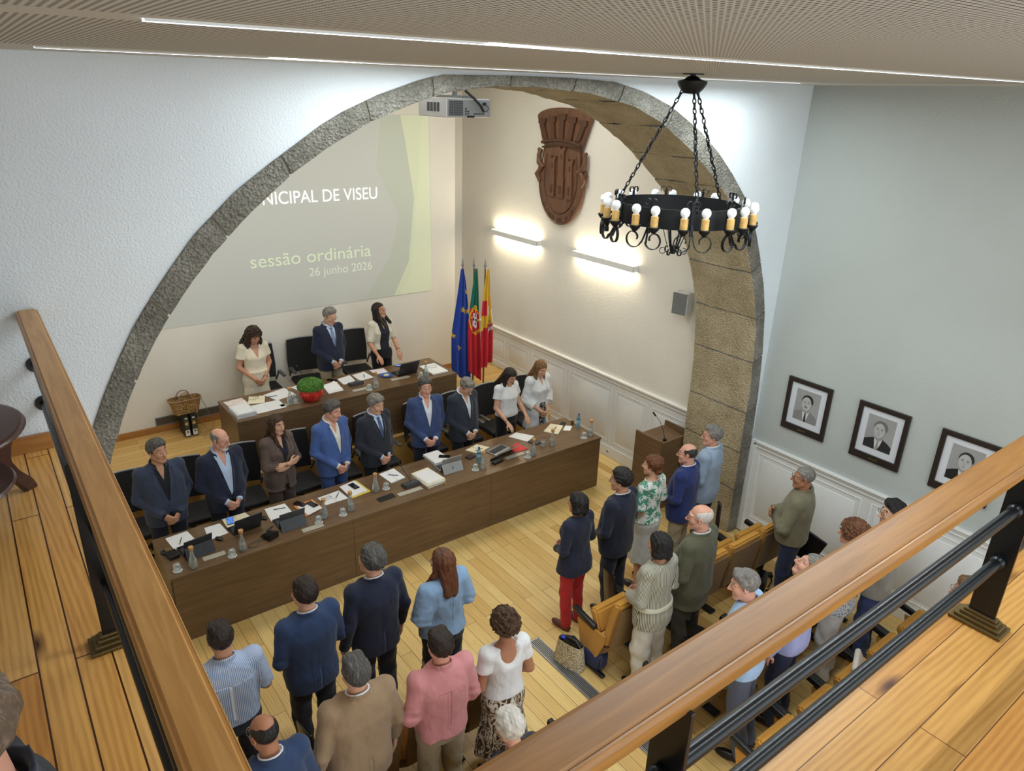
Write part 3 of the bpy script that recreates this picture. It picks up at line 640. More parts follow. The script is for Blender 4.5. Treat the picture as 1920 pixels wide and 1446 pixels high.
    if beard: 
        bd = (fc[:, 2] < -.040 - .3 * np.maximum(0, .02 - ax_)) & (fc[:, 1] > .03) & (fc[:, 2] > -.135) & ~(mi == 1); bd &= (fc[:, 2] < -.078) | ((ax_ < .036) & (fc[:, 2] > -.056)) | ((ax_ > .024) & (ax_ < .036)); mi[bd & (ax_ < .048)] = 5
    parts.append((hv, hq, mi))
    for sd in (1, -1):
        sh, e, wr, hd, hn, ts, cu = arms[sd]; caps = hand_caps(wr, hd, hn, ts, cu, .96 if fem else 1.05)
        def arm(P):
            d = rc(P, sh * .3 + e * .7, e, .042 if not fem else .038, .040 if not fem else .035); d = smin(d, rc(P, e, wr, .041 if not fem else .036, .027 if not fem else .024), .012); hnd = None
            for (a_, b_, r0, r1) in caps: 
                k = rc(P, a_, b_, r0, r1); hnd = k if hnd is None else smin(hnd, k, .004)
            return smin(d, hnd, .012)
        pts = np.array([sh * .3 + e * .7, e, wr] + [c_[1] for c_ in caps]); v_, q_ = snet(arm, pts.min(0) - .05, pts.max(0) + .05, .0048); parts.append((v_, q_, np.zeros(len(q_), int)))
    off = 0; VV, QQ, MM = [], [], []
    for v_, q_, m_ in parts: VV.append(v_); QQ.append(q_ + off); MM.append(m_); off += len(v_)
    hm = hair[1] if hair[1] is not None else hairm('dark_hair', (40, 32, 28))
    def local(V): 
        V = V * s
        if sit: V = V - np.array((0, 0, .70 * s))
        return V
    root = obj_from_arrays('person', local(np.concatenate(VV)), np.concatenate(QQ), [SK[skin], M_lip, M_eyew, M_iris, hm, beard or hm], None, np.concatenate(MM))
    root.location = root_loc; root.rotation_euler = (-math.radians(lean), 0, yaw); tag(root, label, 'person', group)
    def add(name, fn, lo, hi, h, mat, sm=0, lab=None):
        v_, q_ = snet(fn, lo, hi, h)
        if len(q_) == 0: return None
        if sm: v_ = smooth_mesh(v_, q_, sm)
        o = obj_from_arrays(name, local(v_), q_, [mat], root)
        if lab: o['label'] = lab
        return o
    # --- hair
    style = hair[0]
    HY = [-.14, -.075, -.03, .012, .028, .055, .080, .092]; HZ = [-.080, -.076, -.030, -.016, .032, .060, .080, .090]
    def hairf(P):
        q = H(P); curly = 'curl' in style; t = {'short': .013, 'buzz': .006, 'bald': .0035, 'side': .016, 'wavy': .020}.get(style.split('_')[0], .018)
        if curly: t = .034
        d = ell(q, (0, -.014, .038), (.0765 + t, .097 + t, .086 + t)); zl = np.interp(q[:, 1], HY, HZ).astype(F32)
        if style.startswith('bald'): 
            d = smax(d, -ell(q, (0, .034, .128), (.080, .140, .100)) + .003 * gyr(q, 80, seed), .010); d = np.maximum(d, -np.maximum(.035 - q[:, 1], -1))
        if style.startswith(('long', 'bob', 'curl_long', 'curl_mid')):
            zb = -.30 if 'long' in style else (-.10 if style.startswith('bob') else -.16); wd = 1.0 if not curly else 1.35
            back = rc(q, (0, -.050, .02), (0, -.125 if zb < -.2 else -.07, zb), .082 * wd, (.055 if zb < -.2 else .070) * wd); back = smin(back, rc(q, (-.05, -.055, -.05), (-.075, -.115 if zb < -.2 else -.04, zb + .03), .05 * wd, .040 * wd), .03); back = smin(back, rc(q, (.05, -.055, -.05), (.075, -.115 if zb < -.2 else -.04, zb + .03), .05 * wd, .040 * wd), .03); d = smin(d, back, .03)
            for sd in (1, -1): d = smin(d, smin(rc(q, (sd * .060, -.005, .045), (sd * .078 * wd, .02 if zb < -.2 else -.005, -.11), .034 * wd, .030 * wd), rc(q, (sd * .078 * wd, .02, -.11), (sd * .082, .105, zb * .82), .030 * wd, .024 * wd) if zb < -.2 else np.full(len(q), 9.0, F32), .02), .03)
            face = ell(q, (0, .105, -.035), (.064, .098, .112)); d = smax(d, -face, .012); d = np.maximum(d, np.where((q[:, 1] > .045) & (q[:, 2] > -.085), zl - q[:, 2], -1))
            if not curly: d = smax(d, zb - q[:, 2] + .012 * np.sin(q[:, 0] * 90), .02)
        elif style.startswith('updo'):
            d = smin(d, ell(q, (0, -.050, .060), (.098, .095, .082)), .03); d = smin(d, rc(q, (-.04, -.095, -.045), (.04, -.095, -.045), .036, .036), .025); d = np.maximum(d, np.where(q[:, 1] > -.05, zl - q[:, 2], -1)); d = smax(d, -ell(q, (0, .105, -.040), (.066, .098, .108)), .01)
        elif style.startswith('curl'):
            d = smin(d, ell(q, (0, -.035, .03), (.112, .115, .10)), .02); d = smax(d, -ell(q, (0, .115, -.045), (.068, .098, .108)), .01); d = smax(d, -.105 - q[:, 2], .02)
        else:
            if not style.startswith('b'):
                sg = 1 if seed > 3 else -1; d = smin(d, rc(q, (-.035, .050, .104), (.040, .046, .104), .024, .024), .03); d = smin(d, rc(q, (sg * .045, .030, .100), (sg * .05, -.03, .108), .026, .024), .03)
            d = smax(d, zl - q[:, 2] + .0045 * gyr(q, 130, seed), .004)
        if curly: qw = q + .020 * np.stack([gyr(q, 31, seed), gyr(q, 27, seed + 2), gyr(q, 35, seed + 4)], 1); d = d + .007 * gyr(qw, 88, seed) + .0045 * gyr(qw, 170, seed * 2)
        elif style.startswith(('wavy', 'updo')): d = d + .0030 * gyr(q * A(1, .45, .6) + .012 * gyr(q, 28, seed)[:, None], 100, seed) + .0015 * gyr(q * A(1, .6, .6), 210, seed)
        elif style.startswith(('long', 'bob')): d = d + .0045 * np.sin(q[:, 0] * 130 + 3 * np.sin(q[:, 2] * 14 + seed)) * np.cos(q[:, 1] * 90 + seed) 
        elif not style.startswith('b'): d = d + .0016 * gyr(q * A(1, .6, .6), 120, seed) + .0010 * gyr(q * A(1, .7, .7), 230, seed)
        return d * hs
    if style != 'none':
        lo, hi = c - .19, c + .19
        if 'long' in style or 'mid' in style or 'bob' in style: lo = lo - A(.03, .06, .20)
        add('hair', hairf, lo, hi, .0046, hm)
    # --- glasses
    if glasses:
        mb = MB(); 
        for sd in (1, -1):
            mb.tube([Vector(Hi((sd * .034 + .023 * math.cos(a), .108 - .10 * abs(.023 * math.cos(a) + .0) , .004 + .017 * math.sin(a)))) for a in np.linspace(0, 2 * PI, 17)[:-1]], .0019, 5, True)
            mb.tube([Vector(Hi(p)) for p in ((sd * .057, .104, .010), (sd * .074, .07, .012), (sd * .084, .0, .012), (sd * .084, -.022, -.006))], .0018, 5)
        mb.tube([Vector(Hi(p)) for p in ((-.012, .110, .008), (0, .113, .011), (.012, .110, .008))], .0018, 5)
        mb.bm.transform(Matrix.Scale(s, 4) if not sit else Matrix.Translation((0, 0, -.70 * s)) @ Matrix.Scale(s, 4)); mb.build('glasses', glasses, root, 60)
    # --- lower garments
    if bottom:
        kind, bm_ = bottom[0], bottom[1]
        if kind == 'skirt':
            zb, fl = bottom[2], bottom[3]; rs = R(.012, zb, fl, 1.06); rs.append((1.075, rs[-1][1] - .01, rs[-1][2] - .01, rs[-1][3]))
            add('skirt', lambda P: loft(P, rs, 2.0) + .006 * np.sin(np.arctan2(P[:, 1], P[:, 0]) * 11 + 4 * P[:, 2]) * np.clip((1.0 - P[:, 2]) * 2, 0, 1), (-.36, -.32, zb - .02), (.36, .34, 1.12), .010, bm_, 1)
        else:
            wd = bottom[2] if len(bottom) > 2 else 1.0; rt = R(.008, .84, 0); zz_ = [r_[0] for r_ in rt]; rt = [r_ for r_ in rt if r_[0] < 1.02] + [tuple([1.03] + [float(np.interp(1.03, zz_, [r_[i_] for r_ in rt])) for i_ in (1, 2, 3)])]
            def tro(P):
                d = smin(loft(P, rt, 2.2), legs(P, .094 * (w * .5 + .5), .076 * wd, .064 * wd), .03); return d + .004 * gyr(P * A(1, 1, .8), 42, seed) * np.clip((.9 - P[:, 2]) * 3, 0, 1)
            add('trousers', tro, (-.34, -.24, .05), (.34, .50, 1.10), .010, bm_, 1)
    # --- shirt / top / jacket
    def garment(P, off, zh, flare, sleeve, sr, neck, fold, Vn=None, cuts=(), e2=2.4, pad=0.0):
        d = loft(P, R(off, zh, flare), e2)
        d = smin(d, rc(P, (-.052, -.020, 1.436), (-sw * .98, -.012, 1.414 + pad * .4), .030 + off * .6, .050 + off * .8 + pad), .03); d = smin(d, rc(P, (.052, -.020, 1.436), (sw * .98, -.012, 1.414 + pad * .4), .030 + off * .6, .050 + off * .8 + pad), .03)
        for sd in (1, -1):
            sh, e, wr = arms[sd][:3]
            if sleeve == 'none': continue
            f = {'short': .52, 'elbow': .95, 'long': 1.0, 'three': 1.0}[sleeve]; a_ = sh; b_ = sh + (e - sh) * f
            sl_ = rc(P, a_, b_, sr[0], sr[1])
            if sleeve in ('long', 'three'): sl_ = smin(sl_, rc(P, e, e + (wr - e) * (.97 if sleeve == 'long' else .55), sr[1], sr[2]), .02)
            if sleeve in ('short', 'elbow'): ba = (e - sh) / np.linalg.norm(e - sh); sl_ = smax(sl_, (P - A(*b_)) @ ba.astype(F32), .006)
            else:
                en = e + (wr - e) * (.97 if sleeve == 'long' else .55); ba = (wr - e) / np.linalg.norm(wr - e); sl_ = smax(sl_, (P - A(*en)) @ ba.astype(F32), .004)
            de = np.linalg.norm(P - A(*e), axis=1); sl_ = sl_ + fold * 1.3 * np.exp(-(de / .12) ** 2) * np.sin(((P - A(*e)) @ A(.3, .5, .8)) * 110 + seed) * .5
            d = smin(d, sl_, .022)
        d = d + fold * gyr(P * A(1, 1, .62) + .03 * gyr(P, 9, seed)[:, None], 24, seed) * .6 + fold * .25 * gyr(P * A(1, 1, .7), 56, seed * 2)
        if neck == 'round': d = smax(d, -rc(P, (0, .01, 1.47), (0, -.03, 1.62), .068, .10), .008)
        elif neck == 'wide': d = smax(d, -ell(P, (0, .03, 1.50), (.115, .12, .085)), .008)
        elif neck == 'vneck': d = np.maximum(d, -np.maximum(np.maximum(np.abs(P[:, 0]) - .07 * np.clip((P[:, 2] - 1.28) / .18, 0, 1.2), -P[:, 1]), 1.28 - P[:, 2])); d = smax(d, -rc(P, (0, .01, 1.475), (0, -.03, 1.62), .066, .10), .008)
        if Vn:
            zb, wd = Vn; wv = wd * np.clip((P[:, 2] - zb) / (1.46 - zb), 0, 1.15) ** .85; d = np.maximum(d, -np.maximum(np.maximum(np.abs(P[:, 0]) - wv, .035 - P[:, 1]), zb - P[:, 2]))
            d = smax(d, -rc(P, (0, -.005, 1.48), (0, -.02, 1.62), .062, .08), .006)
        for (cc, rr_) in cuts: d = smax(d, -ell(P, cc, rr_), .01)
        return d
    BX = ((-.46 * max(1, w), -.34, .0), (.46 * max(1, w), .46, 1.58))
    def collar(P, r, th, z0_, z1_, tilt=.35):
        zc = P[:, 2] + P[:, 1] * tilt * 1.0; rr_ = np.sqrt((P[:, 0]) ** 2 + ((P[:, 1] + .020)) ** 2); rad = r + .003 + np.maximum(0, 1.50 - P[:, 2]) * .30 + np.maximum(0, P[:, 2] - 1.50) * .12
        return np.maximum(np.abs(rr_ - rad) - th, np.maximum(z0_ - zc, zc - z1_))
    surf = None
    if shirt:
        cuffs = bool(top) and top.get('name', 'jacket') == 'jacket' and top.get('sleeve', 'long') == 'long'; sm_ = shirt[0]; long_ = len(shirt) > 1 and shirt[1] == 'cuff'
        def shf(P):
            d = loft(P, R(.006, .86), 2.3); d = smin(d, rc(P, (0, -.02, 1.43), (0, -.02, 1.47), .075, .062), .03); col = collar(P, nk + .008, .0062, 1.438, 1.508)
            d = np.minimum(d, np.maximum(col, -(np.maximum(np.abs(P[:, 0]) - (.012 + (.0 if tie else .45) * np.clip(P[:, 2] - 1.42, 0, .2)), -P[:, 1]))))
            if not tie: d = smax(d, -np.maximum(np.maximum(np.abs(P[:, 0]) - .30 * np.clip(P[:, 2] - 1.335, 0, .12), .025 - P[:, 1]), 1.335 - P[:, 2]), .004)
            for sd in ((1, -1) if cuffs else ()):
                sh, e, wr = arms[sd][:3]; ba = ((wr - e) / np.linalg.norm(wr - e)).astype(F32); cf = rc(P, e * .3 + wr * .7, wr, .040, .037); cf = np.maximum(cf, np.maximum((P - A(*(wr + ba * .014))) @ ba, -(P - A(*(wr - ba * .10))) @ ba)); d = np.minimum(d, cf)
            return d
        surf = shf; add('shirt', shf, BX[0], BX[1], .0065, sm_, 2)
    def project(fn, X, Z, side, y1=.45):
        ys = np.linspace(y1, -.02, 150); P = np.zeros((len(X), 150, 3), F32); P[:, :, 0] = X[:, None]; P[:, :, 2] = Z[:, None]; P[:, :, 1] = side * ys[None]
        D = fn(P.reshape(-1, 3)).reshape(len(X), 150); k = np.argmax(D < 0, 1); return side * ys[k]
    def patch(name, fn, rows_, side, th, mat, lift=.0):
        g = np.array(rows_, float); m_, n_ = g.shape[:2]; Y = project(fn, g[..., 0].ravel().astype(F32), g[..., 1].ravel().astype(F32), side).reshape(m_, n_)
        fr_ = np.stack([g[..., 0], Y + side * (th + lift), g[..., 1]], -1); bk = np.stack([g[..., 0], Y - side * .012, g[..., 1]], -1); V_ = np.concatenate([fr_.reshape(-1, 3), bk.reshape(-1, 3)]); F_ = []; o2 = m_ * n_
        I = lambda i, j: i * n_ + j
        for i in range(m_ - 1):
            for j in range(n_ - 1): F_.append((I(i, j), I(i, j + 1), I(i + 1, j + 1), I(i + 1, j)))
        ring = [I(0, j) for j in range(n_)] + [I(i, n_ - 1) for i in range(1, m_)] + [I(m_ - 1, j) for j in range(n_ - 2, -1, -1)] + [I(i, 0) for i in range(m_ - 2, 0, -1)]
        for a_, b_ in zip(ring, ring[1:] + ring[:1]): F_.append((a_, b_, b_ + o2, a_ + o2))
        o = obj_from_arrays(name, local(V_), np.array(F_), [mat], root, smooth=False); return o
    if tie and surf:
        zt = np.linspace(1.455, 1.0, 16); hw = np.interp(zt, [1.0, 1.03, 1.40, 1.425, 1.455], [.006, .036, .022, .018, .026]); patch('tie', surf, [[(-h_, z) for z, h_ in zip(zt, hw)], [(0, z) for z in zt], [(h_, z) for z, h_ in zip(zt, hw)]], 1, .006, tie)
    if top:
        k = dict(off=.026, zh=.80, flare=.014, sleeve='long', sr=(.064, .052, .043), neck=None, fold=.0030, Vn=None, cuts=(), mat=None, res=.0085, name='jacket', lapel=True, collar=True, pad=.006, lw=.058, e2=2.5, vent=False); k.update(top)
        if k['name'] == 'jacket' and k['Vn'] is None: k['Vn'] = (1.16, .070)
        isj = k['name'] == 'jacket'
        def topf(P):
            d = garment(P, k['off'] + (.0 if isj else 0), k['zh'], k['flare'], k['sleeve'], [v * (w * .4 + .6) for v in k['sr']], k['neck'], k['fold'], k['Vn'], k['cuts'], k['e2'], k['pad'])
            if isj and k['zh'] < .9: d = np.maximum(d, -np.maximum(np.maximum(np.abs(P[:, 0] - 0) - .010 - .10 * np.clip(1.0 - P[:, 2], 0, .3), .02 - P[:, 1]), P[:, 2] - .98))
            if k['collar']: d = np.minimum(d, np.maximum(collar(P, nk + (.017 if isj else .009), .0065, 1.42, 1.498 if isj else 1.512), (-(np.maximum(np.abs(P[:, 0]) - .05, -P[:, 1] + .01))) if isj else -np.maximum(np.abs(P[:, 0]) - .012, -P[:, 1])))
            if k.get('open') is not None:
                ow, oz = k['open']; d = np.maximum(d, -np.maximum(np.maximum(np.abs(P[:, 0]) - ow, .03 - P[:, 1]), oz - P[:, 2]))
            return d
        o = add(k['name'], topf, (BX[0][0], BX[0][1], k['zh'] - .03), BX[1], k['res'], k['mat'], 0)
        if 'stripe' in k['mat'].name:
            co = np.empty(len(o.data.vertices) * 3, np.float32); o.data.vertices.foreach_get('co', co); Pv = co.reshape(-1, 3) / s
            best = np.full(len(Pv), 9.0); U = np.arctan2(Pv[:, 0], np.where(Pv[:, 1] > -.02, 1, -1) * (np.abs(Pv[:, 1]) + .25)) * .28; tor = loft(Pv.astype(F32), R(k['off'] + .012, k['zh'], k['flare']), 2.3)
            for sd in (1, -1):
                sh, e, wr = arms[sd][:3]
                for a_, b_ in ((sh, e), (e, wr)):
                    d_ = rc(Pv.astype(F32), a_, b_, .055, .05); ax0 = (b_ - a_) / np.linalg.norm(b_ - a_); u1 = np.cross(ax0, (0, 1, 0)); u1 /= np.linalg.norm(u1); u2 = np.cross(ax0, u1); q_ = Pv - a_; use = (d_ < tor) & (d_ < best); U[use] = (np.arctan2(q_ @ u2, q_ @ u1) * .058)[use]; best = np.where(use, d_, best)
            at_ = o.data.attributes.new('cloth_u', 'FLOAT', 'POINT'); at_.data.foreach_set('value', U.astype(np.float32))
        if isj and k['lapel']:
            zb, wd = k['Vn']; zt = np.linspace(zb + .005, 1.44, 16); inn = wd * ((zt - zb) / (1.46 - zb)) ** .85 + .002; lw = np.interp((zt - zb) / (1.44 - zb), [0, .62, .70, .74, 1], [.006, k['lw'], k['lw'] * 1.1, k['lw'] * .72, .032])
            for sd in (1, -1): patch('lapel', topf, [[(sd * (a_ + (l_) * f), z + .25 * l_ * f) for a_, l_, z in zip(inn, lw, zt)] for f in (0, .5, 1)], 1, .007, k.get('lapel_mat', k['mat']))
            mb = MB(); 
            yb = project(topf, np.array([0.012], F32), np.array([zb - .03], F32), 1)[0]; mb.sph((.012 * s, (yb + .003) * s, (zb - .03) * s), .009 * s, 10, (1, .5, 1)); mb.build('button', M_black, root, 60)
        if isj:
            zt = np.linspace(k['zh'] + .23, 1.40, 70); patch('back_seam', topf, [[(-.0025, z) for z in zt], [(.0025, z) for z in zt]], -1, .0014, k['mat'])
        if isj and k['vent']:
            zt = np.linspace(k['zh'] + .005, k['zh'] + .22, 24); patch('vent', topf, [[(-.004, z) for z in zt], [(.030, z) for z in zt]], -1, .0035, k['mat'])
        if not isj and k.get('yoke'):
            xs = np.linspace(-.15 * w, .15 * w, 44); patch('yoke_seam', topf, [[(x_, 1.330) for x_ in xs], [(x_, 1.338) for x_ in xs]], -1, .0022, k['mat'])
            zt = np.linspace(1.335, 1.02, 44); patch('pleat', topf, [[(-.014, z) for z in zt], [(.014, z) for z in zt]], -1, .0030, k['mat'])
        if k.get('belt'):
            zb_ = k['belt']; add('belt', lambda P: np.maximum(loft(P, R(k['off'] + .012, k['zh'], k['flare']), k['e2']), np.abs(P[:, 2] - zb_) - .020), (BX[0][0], BX[0][1], zb_ - .05), (BX[1][0], BX[1][1], zb_ + .05), .008, k['mat'])
    # --- shoes
    if not sit:
        for sd in (1, -1):
            fx = sd * .102 * w
            add('shoe', lambda P: np.maximum(smin(ell(P, (fx, -.035, .045), (.040, .060, .050)), ell(P, (fx + sd * .006, .075, .034), (.043, .105, .042)), .03), .004 - P[:, 2]), (fx - .07, -.12, -.01), (fx + .07, .21, .12), .009, shoes or M_shoe)
    for ex in extras: ex(root, s, Hi, arms, project, topf if top else surf)
    return root
# ================================================================== the people
HB = hairm('brown_hair', (62, 40, 28)); HBL = hairm('black_hair', (24, 22, 23), (70, 66, 66)); HD = hairm('dark_brown_hair', (40, 29, 24)); HG = hairm('grey_hair', (120, 116, 110), (190, 186, 180)); HDG = hairm('dark_grey_hair', (74, 72, 70), (140, 136, 130))
HW = hairm('white_hair', (206, 200, 190), (240, 236, 228)); HA = hairm('auburn_hair', (98, 58, 34), (150, 96, 58)); HC = hairm('curly_dark_hair', (52, 36, 26), (110, 80, 56), True); HR = hairm('curly_auburn_hair', (104, 66, 42), (160, 110, 70), True); HCB = hairm('curly_brown_hair', (70, 48, 32), (126, 92, 62), True); HLB = hairm('light_brown_hair', (112, 80, 50), (170, 130, 88))
HDGK = hairm('salted_black_hair', (52, 50, 50), (110, 106, 104))
SUIT = dict(navy=cloth('navy_suiting', (36, 42, 62)), slate=cloth('slate_blue_suiting', (56, 64, 84)), bright=cloth('bright_blue_suiting', (72, 98, 158)), dark=cloth('charcoal_suiting', (42, 46, 56)), blue=cloth('royal_blue_suiting', (60, 76, 118)), mid=cloth('mid_blue_suiting', (48, 66, 100)), char=cloth('blue_charcoal_suiting', (46, 52, 64)), brown=cloth('taupe_suiting', (98, 82, 76)), tan=cloth('tan_suiting', (150, 126, 98)), olive=cloth('olive_tweed', (88, 88, 68)), pale=cloth('pale_blue_linen', (150, 168, 190)), cobalt=cloth('cobalt_suiting', (40, 52, 104)), lin=cloth('grey_linen', (158, 156, 148)), navy2=cloth('ink_navy_suiting', (32, 36, 54)))
WS = cloth('white_shirting', (222, 226, 232), fold=.35); BS = cloth('pale_blue_shirting', (186, 204, 230), fold=.35); KS = cloth('black_shirting', (34, 36, 42), fold=.35); CW = cloth('cream_shirting', (226, 226, 214), fold=.35)
TK = cloth('black_trousers', (28, 29, 34)); TN = cloth('navy_trousers', (32, 36, 50)); TKH = cloth('khaki_trousers', (164, 152, 124)); TJ = cloth('denim_trousers', (42, 50, 78)); TW = cloth('off_white_trousers', (212, 208, 196)); TR = cloth('red_trousers', (186, 44, 44)); TG = cloth('grey_trousers', (70, 76, 92)); TB = cloth('taupe_trousers', (84, 70, 64)); TO = cloth('dark_olive_trousers', (70, 68, 58))
def J(m, **k): return dict(dict(mat=SUIT[m]), **k)
gk, gd, gb = M_rim, M_rim, plain('brown_glasses_frame', (88, 54, 34), 0.3)
gs = plain('silver_glasses_frame', (150, 150, 150), 0.25, 0.8)
D = math.radians
def bracelet(sd=1, mat=None):
    def f(root, s, Hi, arms, project, fn):
        e, w_ = arms[sd][1:3]; p = e * .12 + w_ * .88; d = (w_ - e) / np.linalg.norm(w_ - e); mb = MB(); q = Vector(d).to_track_quat('Z', 'Y').to_matrix().to_4x4()
        mb.tube([Vector(p * s) + (q @ Vector((.031 * s * math.cos(a), .031 * s * math.sin(a), 0))) for a in np.linspace(0, 2 * PI, 17)[:-1]], .004 * s, 6, True); mb.build('bracelet', mat or M_brass, root, 60)
    return f
def watch(sd=1): return bracelet(sd, M_black)
def necklace(mat, z=1.43, n=22):
    def f(root, s, Hi, arms, project, fn):
        mb = MB()
        for a in np.linspace(0, 2 * PI, n + 1)[:-1]: mb.sph((.078 * s * math.cos(a), (-.005 + .078 * math.sin(a)) * s, (z - .018 * math.sin(a) + (.012 if True else 0)) * s), .0075 * s, 6)
        mb.build('necklace', mat, root, 60)
    return f
def hairband(root, s, Hi, arms, project, fn):
    mb = MB(); mb.tube([Vector(Hi((.098 * math.cos(a), .010 - .03 * math.sin(a), .030 + .108 * math.sin(a)))) * s for a in np.linspace(.1, PI - .1, 24)], .008 * s, 6, flat=(.022 * s, .006 * s), up=(0, 1, 0)); mb.build('hairband', plain('dark_grey_hairband', (60, 64, 70), .6), root, 60)
def blacktop(root, s, Hi, arms, project, fn): pass
B_ = PI
# --- behind the upper desk
person('woman in cream wrap dress with long curly dark hair, head bowed, behind upper desk', 2.85, 9.66, ZP, 1.62, B_ + D(4), 'clasp', 'f', 1.03, .02, (6, -32, 0), 'mid', ('curl_long', HC), shirt=None, top=dict(mat=cloth('cream_crepe', (226, 216, 194), fold=.4), name='dress', zh=.42, flare=.05, sleeve='short', sr=(.070, .080, .06), neck='vneck', off=.018, belt=1.06, lapel=False, collar=False, e2=2.1), extras=(bracelet(-1), necklace(M_silver)))
person('man in dark navy suit with striped tie and glasses, head bowed, standing between two women', 3.97, 9.66, ZP, 1.72, B_ + D(8), 'clasp', 'm', 1.0, .05, (12, -16, 0), 'light', ('short', HG), top=J('navy'), shirt=(BS,), tie=M_tieb, bottom=('trousers', TKH), glasses=gs)
person('woman in cream knit cardigan over black top, hand on upper desk, looking up', 4.82, 9.66, ZP, 1.66, B_ + D(6), 'table', 'f', 1.0, .0, (22, 10, 6), 'mid', ('long', HD), top=dict(mat=cloth('cream_knit', (216, 210, 192), (196, 190, 170), 'dots', 90.0), name='cardigan', zh=1.02, sleeve='elbow', sr=(.066, .060, .05), neck='wide', open=(.085, 0), off=.022, lapel=False, collar=False, e2=2.1), shirt=(cloth('black_top', (34, 36, 48)),), bottom=('trousers', TK), glasses=gk, extras=(watch(-1),))
# --- behind the long bench, from the left
person('man in slate blue suit and open black shirt, grey hair, at left end of bench', 1.12, 7.58, 0, 1.75, B_ + D(6), 'clasp', 'm', 1.10, .06, (22, 0, 0), 'mid', ('side', HDG), top=J('slate', Vn=(1.10, .075)), shirt=(KS,), bottom=('trousers', TN))
person('bald man with white goatee and glasses, navy suit open over pale shirt', 1.73, 7.52, 0, 1.75, B_ + D(10), 'clasp', 'm', 1.06, .07, (28, -8, 0), 'pink', ('bald', HG), top=J('navy', Vn=(.98, .085)), shirt=(BS, 'cuff'), bottom=('trousers', TN), glasses=gb, beard=plain('white_beard', (206, 200, 194), .9, var=.15, scale=80))
person('woman in taupe trouser suit with long brown hair and crossed arms', 2.43, 7.70, 0, 1.68, B_ + D(16), 'cross', 'f', 1.0, .0, (10, -6, 0), 'light', ('long_wave', HB), top=J('brown', Vn=(1.12, .072), zh=.78, flare=.03, sr=(.060, .050, .044), sleeve='three'), shirt=(cloth('black_top', (34, 36, 48)),), bottom=('trousers', TB), extras=(bracelet(1),))
person('man in bright blue suit with open cream shirt, looking down to his left', 3.07, 7.61, 0, 1.75, B_ + D(14), 'clasp', 'm', 1.05, .05, (24, -14, 0), 'pink', ('side', HDG), top=J('bright', Vn=(1.08, .070)), shirt=(CW, 'cuff'), bottom=('trousers', cloth('blue_suit_trousers', (64, 88, 144))))
person('grey-haired man in charcoal suit with blue tie and lapel pin', 3.63, 7.55, 0, 1.73, B_ + D(14), 'clasp', 'm', 1.05, .05, (8, -14, 0), 'light', ('wavy', HG), top=J('dark'), shirt=(BS, 'cuff'), tie=cloth('slate_blue_tie', (78, 92, 128)), bottom=('trousers', TK))
person('man in royal blue suit and open white shirt with glasses, facing the gallery', 4.42, 7.63, 0, 1.76, B_ - D(10), 'clasp', 'm', 1.0, .05, (-4, -4, 0), 'pink', ('side', HDG), top=J('blue', Vn=(1.10, .070)), shirt=(WS, 'cuff'), bottom=('trousers', TN), glasses=gs, extras=(watch(-1),))
person('man in blue charcoal suit with head bowed low, grey hair, at bench', 4.96, 7.54, 0, 1.72, B_ + D(6), 'clasp', 'm', 1.0, .05, (4, -36, 0), 'light', ('short', HG), top=J('char', Vn=(1.12, .066)), shirt=(WS, 'cuff'), bottom=('trousers', TK), glasses=gk)
person('woman in white ruffled T-shirt and black trousers leaning a hand on the bench', 5.77, 7.62, 0, 1.66, B_ + D(8), 'table', 'f', 1.03, .04, (0, -30, 0), 'light', ('bob_long', HD), top=dict(mat=cloth('white_jersey', (222, 224, 226), fold=.5), name='shirt', zh=.98, flare=.0, sleeve='short', sr=(.068, .070, .06), neck='round', off=.016, lapel=False, collar=False, e2=2.1), bottom=('trousers', TK, 1.15), glasses=gb, extras=(bracelet(1),))
person('woman in loose white cardigan and black dotted skirt, long light brown hair', 6.31, 7.57, 0, 1.68, B_ + D(4), 'clasp', 'f', 1.0, .0, (-6, -24, 0), 'light', ('long', HLB), top=dict(mat=cloth('white_gauze', (216, 219, 220), fold=.7), name='cardigan', zh=.66, flare=.05, sleeve='three', sr=(.075, .085, .09), neck='wide', open=(.07, 0), off=.034, lapel=False, collar=False, fold=.008, e2=2.0), shirt=(WS,), bottom=('skirt', cloth('black_dotted_skirt', (30, 30, 34), (214, 210, 204), 'dots', 46.0), .55, .02), extras=(necklace(plain('grey_beads', (120, 126, 130), .4), 1.40, 14),))
# --- right-hand rows, seen from behind
person('woman in navy blazer and red trousers with dark bob, front row by the aisle', 4.31, 4.45, 0, 1.60, D(8), 'hold', 'f', 1.04, .0, (14, -4, 0), 'mid', ('bob', HBL), top=J('navy2', zh=.80, flare=.035), bottom=('trousers', TR, .92), shoes=plain('dark_red_sandal', (92, 40, 40), .5))
person('man in navy blazer with black hair and glasses beside the woman in red trousers', 4.83, 4.38, 0, 1.74, D(12), 'clasp', 'm', 1.08, .05, (20, -2, 0), 'mid', ('wavy', HBL), top=J('navy2'), shirt=(WS,), bottom=('trousers', TN), glasses=gs)
person('woman in green and white floral blouse and pale skirt with auburn updo', 5.43, 4.50, 0, 1.67, D(10), 'hold', 'f', 1.0, .03, (14, -2, 0), 'light', ('updo', HA), top=dict(mat=cloth('green_floral_cotton', (226, 230, 224), (70, 140, 114), 'floral', 13.0, fold=.4), name='blouse', zh=.96, flare=.01, sleeve='elbow', sr=(.072, .076, .06), neck='wide', off=.018, lapel=False, collar=False, e2=2.0), bottom=('skirt', cloth('pale_grey_satin', (198, 198, 194), fold=.6), .42, .05), extras=(necklace(plain('pearl', (226, 220, 208), .3), 1.455, 26),))
